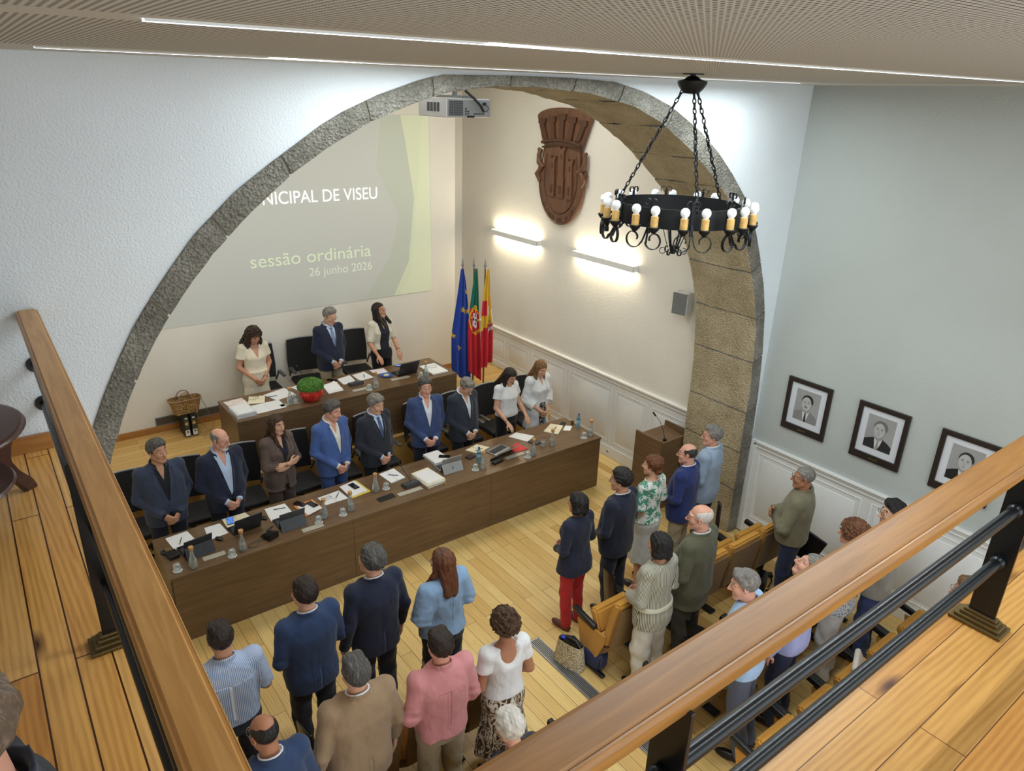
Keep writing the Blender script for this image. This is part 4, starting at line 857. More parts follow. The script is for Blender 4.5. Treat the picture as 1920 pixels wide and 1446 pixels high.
person('balding man in cobalt blue blazer and beige trousers beside the lectern', 5.95, 4.45, 0, 1.69, D(16), 'hold', 'm', 1.02, .06, (18, -2, 0), 'pink', ('bald', HDGK), top=J('cobalt', vent=True), shirt=(WS,), bottom=('trousers', TKH), glasses=gk)
person('grey-haired man in pale blue linen blazer standing against the stone arch', 6.50, 4.56, 0, 1.73, D(16), 'clasp', 'm', 1.04, .04, (34, 0, 0), 'pink', ('wavy', HG), top=J('pale', vent=True), shirt=(WS,), bottom=('trousers', TN), glasses=gb)
person('woman in striped belted jacket and beige trousers with black wavy hair', 4.33, 3.40, 0, 1.70, D(4), 'hold', 'f', 1.05, .03, (4, -4, 0), 'mid', ('bob_wave', HBL), top=dict(mat=cloth('cream_striped_linen', (208, 204, 182), (84, 86, 80), 'stripe', 32.0, fold=.4), name='top', zh=.80, flare=.02, sleeve='long', sr=(.066, .062, .058), neck='round', off=.028, lapel=False, collar=False, belt=1.03, e2=2.1), bottom=('trousers', TW, 1.25))
person('bald white-haired man in olive tweed blazer and dark trousers', 4.86, 3.395, 0, 1.81, D(10), 'hold', 'm', 1.06, .06, (26, -2, 0), 'pink', ('bald_white', HW), top=J('olive', vent=False, zh=.74), shirt=(WS,), bottom=('trousers', TO), glasses=gb)
person('man in khaki zip jacket and jeans with arms folded, apart near the wainscot', 6.47, 3.35, 0, 1.74, D(20), 'cross', 'm', 1.10, .06, (22, 0, 0), 'tan', ('buzz', HG), top=dict(mat=cloth('khaki_cotton', (122, 118, 94), fold=.7), name='coat', zh=.90, flare=-.005, sleeve='long', sr=(.072, .066, .050), neck=None, off=.034, lapel=False, collar=True, e2=2.3, pad=.006), shirt=(KS,), bottom=('trousers', TJ), glasses=gk)
person('grey-haired man in light blue shirt and faded jeans, half hidden by handrail', 4.46, 2.37, 0, 1.80, D(18), 'hold', 'm', 1.06, .04, (24, -4, 0), 'pink', ('short', HG), top=dict(mat=cloth('sky_blue_shirting', (164, 194, 228), fold=.5), name='shirt', zh=.88, flare=.01, sleeve='long', sr=(.066, .060, .050), off=.020, lapel=False, collar=True, e2=2.3, yoke=True), bottom=('trousers', cloth('faded_denim', (88, 96, 116))), lean=7)
person('man in lilac checked shirt tilting his head back behind the handrail', 5.02, 2.44, 0, 1.79, D(10), 'sides', 'm', 1.10, .06, (20, 26, 0), 'pink', ('buzz', HG), top=dict(mat=cloth('lilac_check', (146, 152, 204), (170, 176, 218), 'check', 160.0, fold=.5), name='shirt', zh=.86, flare=.01, sleeve='long', sr=(.066, .060, .050), off=.022, lapel=False, collar=True, e2=2.3), bottom=('trousers', TJ))
person('curly auburn-haired person in black and white dotted blouse and white trousers', 5.87, 2.48, 0, 1.76, D(16), 'hold', 'f', 1.08, .02, (8, 0, 0), 'mid', ('curl_short', HR), top=dict(mat=cloth('dotted_blouse', (196, 200, 204), (44, 46, 52), 'dots', 70.0, fold=.4), name='blouse', zh=.86, flare=.01, sleeve='three', sr=(.070, .066, .06), neck='round', off=.020, lapel=False, collar=False, e2=2.1), bottom=('trousers', cloth('white_trousers', (206, 208, 208)), 1.15))
person('dark-haired man with glasses in grey linen jacket by the wainscot', 6.44, 2.41, 0, 1.81, D(18), 'clasp', 'm', 1.02, .02, (30, 0, 0), 'light', ('short', HBL), top=J('lin'), shirt=(WS,), bottom=('trousers', cloth('blue_jeans', (66, 80, 130))), glasses=gk)
person('sandy-haired man with glasses seen between the two lowest rails', 5.92, 1.52, 0, 1.70, D(10), 'clasp', 'm', 1.0, .02, (24, 0, 0), 'tan', ('short', HLB), top=J('char'), shirt=(WS,), bottom=('trousers', TN), glasses=gs)
# --- left-hand rows, seen from behind
person('man in blue and white striped shirt with short dark hair, front row by gallery rail', .84, 4.33, 0, 1.74, D(-2), 'hold', 'm', 1.10, .06, (-4, -6, 0), 'mid', ('short', HD), top=dict(mat=cloth('blue_striped_shirting', (206, 216, 232), (120, 146, 190), 'stripe', 34.0, fold=.5), name='shirt', zh=.95, flare=-.01, sleeve='elbow', sr=(.070, .064, .05), off=.018, lapel=False, collar=True, yoke=True, e2=2.3), bottom=('trousers', TN))
person('man in mid blue suit with brown hair standing in front of the bench', 1.50, 4.46, 0, 1.76, D(6), 'hold', 'm', 1.10, .04, (12, 4, 0), 'light', ('short', HD), top=J('mid', vent=True), shirt=(WS,), bottom=('trousers', TN))
person('tall man in dark navy suit with wavy grey-black hair, arms at his sides', 2.09, 4.51, 0, 1.80, D(4), 'sides', 'm', 1.05, .02, (24, 6, 0), 'light', ('wavy', HDG), top=J('navy', vent=True), shirt=(WS,), bottom=('trousers', TN))
person('woman in denim shirt and black trousers with long auburn hair and hairband', 2.62, 4.28, 0, 1.70, D(6), 'hold', 'f', 1.14, .03, (20, 2, 0), 'light', ('long', HA), top=dict(mat=cloth('washed_denim', (136, 166, 198), fold=.8), name='shirt', zh=.93, flare=.0, sleeve='elbow', sr=(.080, .090, .06), off=.028, lapel=False, collar=True, yoke=True, fold=.007, e2=2.1), bottom=('trousers', TK, 1.2), extras=(hairband,))
person('balding man with glasses and dark blue jacket at bottom edge behind striped shirt', .83, 3.38, 0, 1.72, D(6), 'hold', 'm', 1.04, .04, (10, -10, 0), 'tan', ('bald', HBL), top=J('mid'), shirt=(WS,), bottom=('trousers', TN), glasses=gs)
person('man in tan blazer with dark grey hair, second row', 1.449, 3.47, 0, 1.80, D(0), 'sides', 'm', 1.12, .05, (2, 8, 0), 'light', ('short', HDG), top=J('tan', vent=True), shirt=(WS,), bottom=('trousers', TK))
person('man in pink shirt and khaki trousers with cropped dark hair', 2.06, 3.40, 0, 1.75, D(-4), 'hold', 'm', 1.06, .03, (0, 2, 0), 'pink', ('short', HD), top=dict(mat=cloth('dusty_pink_oxford', (206, 138, 140), fold=.7), name='shirt', zh=.90, flare=.0, sleeve='long', sr=(.068, .062, .052), off=.022, lapel=False, collar=True, yoke=True, fold=.006, e2=2.3), bottom=('trousers', TKH))
person('curly-haired woman in low-backed white top and brown leaf print skirt', 2.61, 3.38, 0, 1.68, D(-6), 'hold', 'f', 1.02, .0, (2, -2, 0), 'tan', ('curl_short', HCB), top=dict(mat=cloth('white_draped_jersey', (226, 226, 226), fold=.6), name='top', zh=1.0, flare=.0, sleeve='short', sr=(.062, .060, .05), neck='wide', off=.018, lapel=False, collar=False, cuts=(((0, -.17, 1.47), (.135, .13, .17)),), e2=2.1), bottom=('skirt', cloth('brown_leaf_print', (84, 62, 40), None, 'leaf', 11.0, fold=.5), .40, .07))
person('white-haired person with short straight hair, just under the front handrail', 2.11, 2.42, 0, 1.67, D(4), 'hold', 'f', 1.04, .02, (6, -6, 0), 'pink', ('wavy', HW), top=J('char', zh=.82), bottom=('trousers', TK), lean=7)
person('person seated on the gallery floor, grey-brown hair at lower left corner', -.20, 1.30, ZG, 1.70, D(95), 'clasp', 'm', 1.0, .0, (0, -6, 0), 'pink', ('wavy', hairm('grey_brown_hair', (110, 92, 76), (168, 150, 132))), top=J('char', zh=.84), bottom=('trousers', TK), sit=True)
# ================================================================== furniture and fittings
# --- long bench
r = empty('council_bench', (3.75, 6.872, 0), 0, 'long dark wood council bench in front of the standing councillors', 'desk')
m = MB(); m.box((0, 0, .7675), (5.722, .807, .035), .003); m.build('worktop', M_desk, r)
m = MB(); 
for i in range(3): m.box((-1.9 + i * 1.9, -.385, .374), (1.897, .03, .748), .001)
m.build('front_panel', M_desk, r)
for x_ in (-2.843, 2.843): m = MB(); m.box((x_, .015, .374), (.032, .77, .748), .001); m.build('side_panel', M_deskside, r)
m = MB()
for x_ in (-1.43, 0, 1.43): m.box((x_, .10, .374), (.03, .55, .748))
m.build('inner_support', M_deskside, r)
r = empty('upper_desk', (3.86, 8.94, ZP), 0, 'dark wood desk on the raised platform, standing higher than the bench', 'desk')
m = MB(); m.box((0, 0, .7325), (3.28, .82, .035), .003); m.build('worktop', M_desk, r)
m = MB(); m.box((0, -.392, .357), (3.276, .03, .714), .001); m.build('front_panel', M_desk, r)
for x_ in (-1.622, 1.622): m = MB(); m.box((x_, .015, .357), (.032, .78, .714), .001); m.build('side_panel', M_deskside, r)
# --- lectern
r = empty('lectern', (7.05, 5.73, 0), 0, 'dark wood lectern beside the stone arch jamb', 'lectern')
for x_ in (-.292, .292): m = MB(); m.box((x_, 0, .535), (.026, .46, 1.07), .002); m.build('side_panel', M_deskside, r)
m = MB(); m.box((0, -.215, .52), (.56, .026, 1.04), .002); m.build('front_panel', M_desk, r)
m = MB(); m.box((0, .01, .97), (.556, .42, .026), .002, (.12, 0, 0)); m.build('reading_top', M_desk, r)
m = MB(); m.box((0, .02, .45), (.556, .40, .022)); m.build('shelf', M_desk, r)
r = empty('gooseneck_microphone', (6.98, 5.64, .975), 0, 'thin black gooseneck microphone rising from the lectern', 'microphone')
m = MB(); m.cyl((0, 0, 0), (0, 0, .025), .028, .024, 16); m.build('base', M_black, r)
m = MB(); m.tube([(-.0, .0, .02), (-.03, .02, .15), (-.07, .06, .28), (-.12, .10, .36)], .004, 6); m.build('gooseneck', M_black, r)
m = MB(); m.cyl((-.12, .10, .355), (-.145, .12, .395), .011, .012, 12); m.sph((-.148, .122, .40), .014, 10); m.build('microphone_head', M_black, r)

# --- office chairs
def office_chair(label, group, x, y, z, rz, rim, name='office_chair'):
    r = empty(name, (x, y, z), rz, label, 'chair', group)
    m = MB(); m.box((0, .02, .47), (.45, .46, .08), .03, None, 3); m.build('seat', M_chair, r, 40)
    m = MB(); m.grid(lambda u, v: ((u - .5) * (.50 - .06 * abs(v - .4)), -.25 - .05 * v + .05 * (2 * u - 1) ** 2 * 1.0, .56 + v * .52), 12, 12)
    b = m.bm; ret = bmesh.ops.extrude_face_region(b, geom=list(b.faces))
    for v in ret['geom']:
        if isinstance(v, bmesh.types.BMVert): v.co.y -= .035
    bmesh.ops.recalc_face_normals(b, faces=b.faces); bk = m.build('backrest', M_chair, r, 40)
    m = MB(); m.tube([((u - .5) * (.50 - .06 * .6), -.318 + .05 * (2 * u - 1) ** 2, 1.085) for u in np.linspace(0, 1, 11)], .012, 6); m.build('rim', rim, bk, 60)
    for sd in (-1, 1):
        m = MB(); m.tube([(sd * .235, -.20, .52), (sd * .245, -.10, .66), (sd * .245, -.02, .685), (sd * .245, .16, .685)], .014, 8); m.box((sd * .245, .06, .70), (.055, .26, .025), .01); m.build('armrest', M_dgrey, r, 40)
    m = MB(); m.cyl((0, 0, .09), (0, 0, .43), .03, .03, 12); m.build('gas_lift', M_black, r, 40)
    m = MB()
    for k in range(5):
        a = 2 * PI * k / 5 + .3; m.box((.14 * math.cos(a), .14 * math.sin(a), .085), (.28, .04, .03), .008, (0, 0, a)); m.sph((.27 * math.cos(a), .27 * math.sin(a), .030), .030, 8)
    m.build('star_base', M_black, r, 40); return r
M_chair = plain('black_chair_mesh', (24, 25, 29), 0.7, bump=.3, bscale=200); M_dgrey = plain('grey_chair_arm', (74, 76, 80), 0.4)
rim_l = plain('pale_chair_rim', (150, 152, 154), .4)
xs = [.86, 1.46, 2.12, 2.82, 3.38, 3.95, 4.72, 5.35, 5.95, 6.55]
who = ['at the far left end of the bench', 'between the man in open black shirt and the bald man', 'between the bald man and the woman with crossed arms', 'between the woman with crossed arms and the man in bright blue', 'between the man in bright blue and the man with the blue tie', 'between the blue tie and the royal blue suit', 'between the royal blue suit and the bowed grey head', 'between the bowed grey head and the white T-shirt', 'between the two women in white', 'behind the woman in the white cardigan']
c0 = None
for x_, w_ in zip(xs, who):
    lab = 'black office chair ' + w_
    if c0 is None: c0 = office_chair(lab, 'office chairs behind the bench', x_, 8.12, 0, PI, rim_l)
    else: dup(c0, (x_, 8.12, 0), PI + random.uniform(-.1, .1), lab)
for x_, w_ in ((3.10, 'beside the woman in the cream dress'), (3.78, 'behind the man with striped tie'), (4.60, 'behind the woman in the knit cardigan')):
    dup(c0, (x_, 10.10, ZP), PI + random.uniform(-.12, .12), 'black office chair against the warm-tinted wall ' + w_, 'office chairs behind the upper desk')

# --- auditorium seats
M_och = cloth('ochre_upholstery', (196, 142, 58), fold=.15, var=.06); M_ochd = cloth('ochre_back_cloth', (128, 98, 52), fold=.15)
def audi_seat(label, group, x, y):
    r = empty('auditorium_seat', (x, y, 0), 0, label, 'seat', group); YZ = lambda x0: Matrix(((0, 0, 1, x0), (1, 0, 0, 0), (0, 1, 0, 0), (0, 0, 0, 1)))
    for sd in (-1, 1):
        p = MB(); p.prism([(.21, .47), (-.18, .49), (-.16, .36), (-.08, .155), (.14, .18)], .022, YZ(sd * .262 - .011), .004); sp = p.build('side_panel', M_och, r)
        m = MB(); m.box((sd * .262, .115, .525), (.052, .32, .06), .014, (.16, 0, 0)); m.build('armrest', M_black, r, 40)
        m = MB(); m.prism([(.02, .02), (.06, .17), (-.08, .17), (-.06, .02)], .03, YZ(sd * .262 - .015), .004); m.box((sd * .262, -.03, .02), (.055, .36, .03), .012); m.cyl((sd * .262, -.19, .034), (sd * .262, -.19, .042), .010, n=10); m.build('pedestal', M_black, r)
    m = MB(); m.prism([(-.08, .44), (-.02, .40), (.10, .62), (.06, .66), (.00, .64)], .46, YZ(-.23), .018); m.build('seat_cushion', M_och, r, 40)
    m = MB(); m.prism([(-.20, .36), (-.12, .34), (-.13, .50), (-.20, .86), (-.23, .90), (-.30, .90), (-.30, .86)], .49, YZ(-.245), .018); m.build('backrest', M_och, r, 40)
    m = MB(); m.prism([(-.10, .20), (-.08, .30), (-.21, .36), (-.305, .85), (-.325, .85), (-.25, .36)], .485, YZ(-.2425), .004); m.build('back_shell', M_ochd, r)
    return r
M_tabl = plain('black_writing_tablet', (20, 20, 22), .3)
seat0 = None
rows_r = ['front', 'second', 'third', 'fourth']; cols = ['aisle seat', 'second seat from the aisle', 'third seat from the aisle', 'fourth seat from the aisle', 'wall-side seat']
for j, y_ in enumerate((3.88, 2.94, 2.0, 1.06)):
    for i in range(5):
        lab = 'ochre tip-up seat, %s of the %s row on the right' % (cols[i], rows_r[j]); x_ = 4.33 + .56 * i
        if seat0 is None: seat0 = audi_seat(lab, 'auditorium seats on the right', x_, y_)
        else: dup(seat0, (x_, y_, 0), 0, lab, 'auditorium seats on the right')
for j, y_ in enumerate((3.88, 2.94)):
    for i in range(5): dup(seat0, (2.70 - .56 * i, y_, 0), 0, 'ochre tip-up seat, %s of the %s row on the left' % (cols[i].replace('wall-side', 'gallery-side'), rows_r[j]), 'auditorium seats on the left')
def wtablet(x, y, z, rz, rx, label):
    r = empty('writing_tablet', (x, y, z), rz, label, 'writing tablet', 'fold-up writing tablets')
    m = MB(); m.box((0, 0, 0), (.03, .30, .36), .012, (rx, 0, 0), 3); m.build('board', M_tabl, r, 40)
    m = MB(); m.tube([(0, -.10, -.12), (0.0, -.13, -.20), (0.02, -.14, -.26)], .016, 8); m.build('hinge_arm', M_black, r, 40)
for x_, y_, z_, rz_, rx_, lab in ((6.36, 4.22, .72, -.9, -.35, 'black writing tablet folded up beside the pale blue blazer'), (6.87, 3.36, .62, .25, .35, 'black writing tablet by the wainscot behind the khaki jacket'), (5.30, 3.02, .62, -.5, -.3, 'black writing tablet in front of the tilted head'),
    (4.62, 3.06, .60, -.2, -.35, 'black writing tablet beside the beige trousers'), (4.50, 4.10, .60, -.4, -.3, 'black writing tablet beside the navy blazer'), (1.27, 4.02, .60, 0, -.3, 'black writing tablet between striped shirt and blue suit'), (2.34, 4.02, .62, -.2, -.35, 'black writing tablet beside the denim shirt'), (1.05, 3.12, .62, 0, -.3, 'black writing tablet behind the mid blue suit')):
    wtablet(x_, y_, z_, rz_, rx_, lab)

# --- floor grate
r = empty('floor_grate', (3.84, 2.9, 0), 0, 'long aluminium floor grate in the aisle beside the right seats', 'floor grate')
m = MB()
for x_ in (-.062, .062): m.box((x_, 0, .004), (.012, 3.16, .008))
for y_ in (-1.575, 1.575): m.box((0, y_, .004), (.13, .012, .008))
m.build('frame', M_silver, r)
m = MB()
for x_ in np.linspace(-.045, .045, 6): m.box((x_, 0, .003), (.007, 3.14, .006))
m.build('slats', M_silver, r); m = MB(); m.box((0, 0, .001), (.12, 3.14, .002)); m.build('channel', M_black, r)

# --- chandelier
CX, CY = 4.048, 3.407
r = empty('chandelier', (CX, CY, 4.50), 0.30, 'black wrought iron ring chandelier with electric candles', 'chandelier')
m = MB(); m.cyl((0, 0, .84), (0, 0, .90), .018, n=12); m.lathe([(0.0, .77), (.05, .775), (.075, .80), (.095, .83), (.10, .85), (.06, .86), (.03, .88), (0, .885)], n=10); m.build('canopy', M_blackm, r, 40)
m = MB(); m.cyl((0, 0, .89), (0, 0, .8955), .07, n=20); m.build('ceiling_rose', M_blackm, r, 40)
RR = .43
m = MB(); m.lathe([(RR, -.065), (RR + .006, -.065), (RR + .006, .065), (RR, .065), (RR, -.065)], n=64); m.build('ring_band', M_blackm, r, 40)
def link(c, d, side):
    d = Vector(d).normalized(); s1 = d.orthogonal().normalized(); 
    if side: s1 = d.cross(s1)
    return [Vector(c) + d * (.022 * math.cos(a)) + s1 * (.0105 * math.sin(a)) for a in np.linspace(0, 2 * PI, 11)[:-1]]
for k in range(3):
    a = PI * .5 + k * 2 * PI / 3 + .17; p0 = Vector((RR * math.cos(a), RR * math.sin(a), .07)); p1 = Vector((.06 * math.cos(a), .06 * math.sin(a), .79)); n_ = int((p1 - p0).length / .034)
    m = MB()
    for i in range(n_ + 1): m.tube(link(p0.lerp(p1, i / n_), p1 - p0, i % 2), .0042, 5, True)
    ch = m.build('chain', M_blackm, r, 60)
    m = MB(); m.tube([p0.lerp(p1, t) + Vector((.010 * math.cos(t * 40), .010 * math.sin(t * 40), 0)) for t in np.linspace(0, 1, 60)], .0038, 5); m.build('cable', M_black, ch, 60)
M_cand = plain('candle_sleeve', (198, 158, 92), .6, var=.2, scale=40); M_bulb = plain('white_bulb', (236, 238, 240), .25, var=.01)
def scroll(a, sd):
    """flat C-scroll from the strap foot sideways and up to a cup"""
    e = Vector((math.cos(a), math.sin(a), 0)); t = Vector((-math.sin(a), math.cos(a), 0)) * sd; pts = []
    for u in np.linspace(0, 1, 9): pts.append(e * (RR + .012 + .06 * u) + t * (.004 + .012 * u * u) + Vector((0, 0, -.03 - .12 * u)))
    c = e * (RR + .085) + t * .068 + Vector((0, 0, -.135)); 
    for th in np.linspace(PI * 1.12, PI * 3.0, 26):
        rr_ = .054 * (1 - .62 * max(0, (th - 2.35 * PI) / (.65 * PI))); pts.append(c + t * (rr_ * math.cos(th)) + Vector((0, 0, rr_ * math.sin(th))))
    return pts, c + t * .0 + Vector((0, 0, .056))
for k in range(10):
    a = 2 * PI * k / 10; e = Vector((math.cos(a), math.sin(a), 0)); tt = Vector((-math.sin(a), math.cos(a), 0)); rr_ = RR + .010
    m = MB()
    pts = [e * (rr_ + .004) + Vector((0, 0, z)) for z in (-.10, -.03, .06, .10)]; m.tube(pts, .01, flat=(.020, .006), up=tt)
    for sd in (1, -1):
        c = e * (rr_ + .004) + tt * (sd * .022) + Vector((0, 0, .105)); m.tube([c + tt * (-sd * .020 * math.cos(th)) + Vector((0, 0, .020 * math.sin(th))) for th in np.linspace(-.2, PI * 1.35, 14)], .01, flat=(.014, .004), up=e)
    st = m.build('strap', M_blackm, r, 40)
    for sd in (1, -1):
        pts, top = scroll(a, sd); m = MB(); m.tube(pts, .01, flat=(.020, .005), up=e); m.build('scroll_arm', M_blackm, st, 40)
        m = MB(); m.lathe([(0, -.004), (.012, 0), (.030, .020), (.034, .030), (.022, .030), (0, .028)], top, 12); m.lathe([(.0, .026), (.025, .026), (.0255, .060), (.025, .102), (.018, .106), (0, .106)], top, 14); cd_ = m.build('candle', [M_cand], r, 40)
        m = MB(); m.lathe([(.027, .026), (.040, .032), (.038, .038), (.0, .03), (.012, -.006), (.032, .016), (.040, .032)], top, 12); m.build('drip_cup', M_blackm, cd_, 40)
        m = MB(); m.lathe([(.016, .100), (.019, .114), (.027, .124), (.0305, .138), (.030, .148), (.024, .162), (.013, .170), (0, .172)], top, 16); m.build('bulb', M_bulb, cd_, 60)
m = MB()
for k in range(6):
    a = 2 * PI * k / 6; e = Vector((math.cos(a), math.sin(a), 0)); m.tube([e * RR + Vector((0, 0, -.05)), e * .20 + Vector((0, 0, -.045)), e * .10 + Vector((0, 0, -.07)), e * .075 + Vector((0, 0, -.16)), e * .04 + Vector((0, 0, -.26))], .01, flat=(.012, .005), up=Vector((-math.sin(a), math.cos(a), 0)))
    c = e * .075 + Vector((0, 0, -.28)); m.tube([c + e * (.022 * math.cos(th)) + Vector((0, 0, .022 * math.sin(th))) for th in np.linspace(PI, PI * 2.6, 12)], .01, flat=(.012, .004), up=Vector((-math.sin(a), math.cos(a), 0)))
m.cyl((0, 0, -.30), (0, 0, -.24), .018, .03, 10); m.build('lower_basket', M_blackm, r, 40)

# --- wall lamps
for yc, lab in ((9.605, 'white linear wall lamp glowing up and down, the one nearer the flags'), (7.455, 'white linear wall lamp glowing up and down, the one nearer the arch')):
    r = empty('wall_lamp', (XR, yc, 3.05), 0, lab, 'wall lamp', 'linear wall lamps')
    m = MB(); m.box((-.105, 0, 0), (.012, 1.30, .085), .002); m.box((-.055, -.644, 0), (.11, .012, .085), .002); m.box((-.055, .644, 0), (.11, .012, .085), .002); m.build('housing', M_white, r)
    m = MB(); m.box((-.05, 0, .030), (.05, 1.26, .006)); m.build('upper_diffuser', emis('warm_diffuser', (255, 236, 196), 5.0), r)
    m = MB(); m.box((-.05, 0, -.030), (.05, 1.26, .006)); m.build('lower_diffuser', emis('warm_diffuser', (255, 236, 196), 5.0), r)
    m = MB(); m.box((-.05, 0, 0), (.09, 1.26, .045)); m.build('ballast', M_white, r)

# --- loudspeaker
r = empty('wall_speaker', (7.26, 5.85, 2.66), .18, 'grey grille loudspeaker on the warm-tinted wall beside the arch', 'speaker')
m = MB(); m.box((0, 0, .15), (.16, .22, .30), .015); m.build('cabinet', plain('pale_grey_cabinet', (196, 196, 190), .5), r)
m = MB(); m.box((-.083, 0, .15), (.012, .20, .28), .004); q = N('speaker_grille'); q.color(q.ramp(q.vor(q.coord(), 160), [(0.2, (60, 62, 62)), (.5, (122, 124, 122))])); q.set(.6); m.build('grille', q.m, r)
m = MB(); m.box((.10, 0, .15), (.08, .05, .06)); m.build('bracket', M_grey, r)

# --- projector under the alcove side of the arch
r = empty('projector', (4.05, 6.1, 5.025), .12, 'white ceiling projector with dark grille hanging behind the arch', 'projector')
m = MB(); m.box((0, .20, .085), (.56, .44, .17), .02); m.build('body', plain('projector_white', (214, 216, 218), .4), r, 40)
m = MB(); m.box((0, -.022, .085), (.53, .012, .15), .004); m.build('rear_panel', plain('projector_grey', (140, 142, 142), .45), r)
q = N('projector_grille'); v = q.coord(); sxx = q.n('ShaderNodeSeparateXYZ'); q.l(v, sxx.inputs[0]); gx = q.math('LESS_THAN', q.math('FRACT', q.math('MULTIPLY', sxx.outputs[0], 34)), .12); gz = q.math('LESS_THAN', q.math('FRACT', q.math('MULTIPLY', sxx.outputs[2], 60)), .25)
q.color(q.mix(q.math('MAXIMUM', gx, gz), (54, 56, 58), (128, 130, 130))); q.set(.5)
m = MB(); m.box((-.17, -.030, .085), (.16, .006, .125)); m.build('grille', q.m, r)
m = MB()
for i in range(5): m.box((.06 + i * .028, -.030, .035), (.014, .006, .012))
for i, j in ((0, 0), (1, 0), (0, 1), (1, 1), (0, 2)): m.box((-.05 + i * .03, -.030, .035 + j * .022), (.014, .006, .012))
m.box((.01, -.030, .010), (.09, .006, .018)); m.box((.18, -.035, .125), (.035, .016, .022)); m.build('sockets', M_black, r)
m = MB(); m.tube([(-.02, .02, .24), (.03, -.06, .17), (.10, -.07, .11), (.15, -.06, .055)], .012, 8); m.tube([(.18, -.05, .12), (.215, -.06, .09), (.19, -.06, .06), (.15, -.05, .055)], .004, 6); m.build('cable', M_black, r, 60)
m = MB()
for i in range(4): m.box((-.283, .10 + i * .05, .09), (.006, .03, .08))
m.build('side_vent', M_dgrey, r)
m = MB(); m.box((0, .2, .185), (.26, .26, .02)); m.cyl((0, .2, .18), (0, .2, .78), .025, n=12); m.build('ceiling_mount', M_grey, r)
m = MB(); m.cyl((.10, .42, .08), (.10, .46, .08), .045, n=20); m.build('lens', M_screen, r)

# --- carved coat of arms on the wall
r = empty('carved_shield', (XR - .02, 8.50, 4.25), 0, 'carved wooden coat of arms with castle towers and mural crown on the warm-tinted wall', 'coat of arms')
SH = lambda d: Matrix(((0, 0, -1, -d), (-1, 0, 0, 0), (0, 1, 0, 0), (0, 0, 0, 1)))   # local x -> -Y, y -> Z, extruded towards the room
def arc(cx, cy, rx, ry, a0, a1, n): return [(cx + rx * math.cos(a), cy + ry * math.sin(a)) for a in np.linspace(a0, a1, n)]
body_ = [(-.42, .42), (-.42, .05), (-.53, .02), (-.57, -.06), (-.50, -.16)] + arc(0, -.18, .52, .65, PI, 2 * PI, 26) + [(.50, -.16), (.57, -.06), (.53, .02), (.42, .05), (.42, .42)]
m = MB(); m.prism(body_[::-1], .05, SH(0), .006); m.build('shield_plate', M_shield, r)
m = MB(); m.prism([(-.44, .33)] + arc(0, .72, .605, .145, PI * .97, PI * .03, 17) + [(.44, .33)], .06, SH(0), .004); cr = m.build('crown', M_shield, r)
for i in range(5):
    x0 = -.46 + i * .23; m = MB(); k = 1 - abs(i - 2) * .05; m.prism([(x0 * .80 - .05, .42), (x0 * .80 + .05, .42), (x0 + .055, .66 * k + .03), (x0 + .085, .70 * k), (x0 + .085, .78 * k), (x0 - .085, .78 * k), (x0 - .085, .70 * k), (x0 - .055, .66 * k + .03)][::-1], .03, SH(.058), .004); m.build('crown_tower', M_shieldd, cr)
m = MB(); P_ = [(x * .44 / .42, .36 + .05 * (1 - (x / .42) ** 2)) for x in np.linspace(-.42, .42, 15)]; m.tube([(-.085, -x, z) for x, z in P_], .022, 8); m.tube([(-.07, -x, z - .07) for x, z in P_], .014, 8); m.build('crown_band', M_shieldd, cr, 60)
inner = [(-.34, .20)] + arc(0, -.16, .38, .50, PI, 2 * PI, 22) + [(.34, .20)]
m = MB(); m.tube([(-.052, -x, z) for x, z in inner], .010, 6); m.build('inner_rim', M_shieldd, r, 60)
m = MB(); m.tube([(-.050, -x * .965, z * .965) for x, z in [(-.42, .30)] + arc(0, -.18, .52, .65, PI, 2 * PI, 26) + [(.42, .30)]], .010, 6); m.build('outer_rim', M_shieldd, r, 60)
for i, (x0, h_, w_) in enumerate(((-.17, .18, .13), (.03, .32, .15), (.23, .16, .13))):
    m = MB(); m.prism([(x0 - w_ / 2, -.42), (x0 + w_ / 2, -.42), (x0 + w_ / 2, -.12), (x0 + w_ * .40, -.10), (x0 + w_ * .40, h_ - .06), (x0 + w_ * .55, h_ - .04), (x0 + w_ * .55, h_), (x0 + w_ * .25, h_), (x0 + w_ * .25, h_ - .03), (x0 - w_ * .25, h_ - .03), (x0 - w_ * .25, h_), (x0 - w_ * .55, h_), (x0 - w_ * .55, h_ - .04), (x0 - w_ * .40, h_ - .06), (x0 - w_ * .40, -.10), (x0 - w_ / 2, -.12)][::-1], .035, SH(.048), .004); tw = m.build('castle_tower', M_shield, r)
    m = MB(); m.box((-.086, -x0, h_ - .14), (.008, .03, .07)); m.box((-.086, -x0, -.30), (.008, .05, .12)); m.build('tower_opening', M_shieldd, tw)
for sd in (-1, 1):
    m = MB(); m.tube([(-.055, -sd * .40, -.02), (-.055, -sd * .52, .06), (-.055, -sd * .53, .17), (-.05, -sd * .50, .24), (-.05, -sd * .545, .25)], [.045, .045, .035, .04, .03], 8); m.tube([(-.055, -sd * .46, -.02), (-.06, -sd * .54, -.12), (-.055, -sd * .48, -.22)], [.04, .05, .03], 8); m.build('side_volute', M_shield, r, 60)
txt = 'CIDADE DE VISEU'; m = MB()
for i, ch in enumerate(txt):
    if ch == ' ': continue
    a = PI * 1.22 + (PI * .56) * i / (len(txt) - 1); px_, pz_ = .455 * math.cos(a), -.17 + .585 * math.sin(a)
    m.text(ch, .085, SH(.049) @ Matrix.Translation((px_, pz_, 0)) @ Matrix.Rotation(a + PI / 2, 4, 'Z') @ Matrix.Translation((-.025, -.028, 0)), .006)
m.build('motto_lettering', M_shieldd, r)

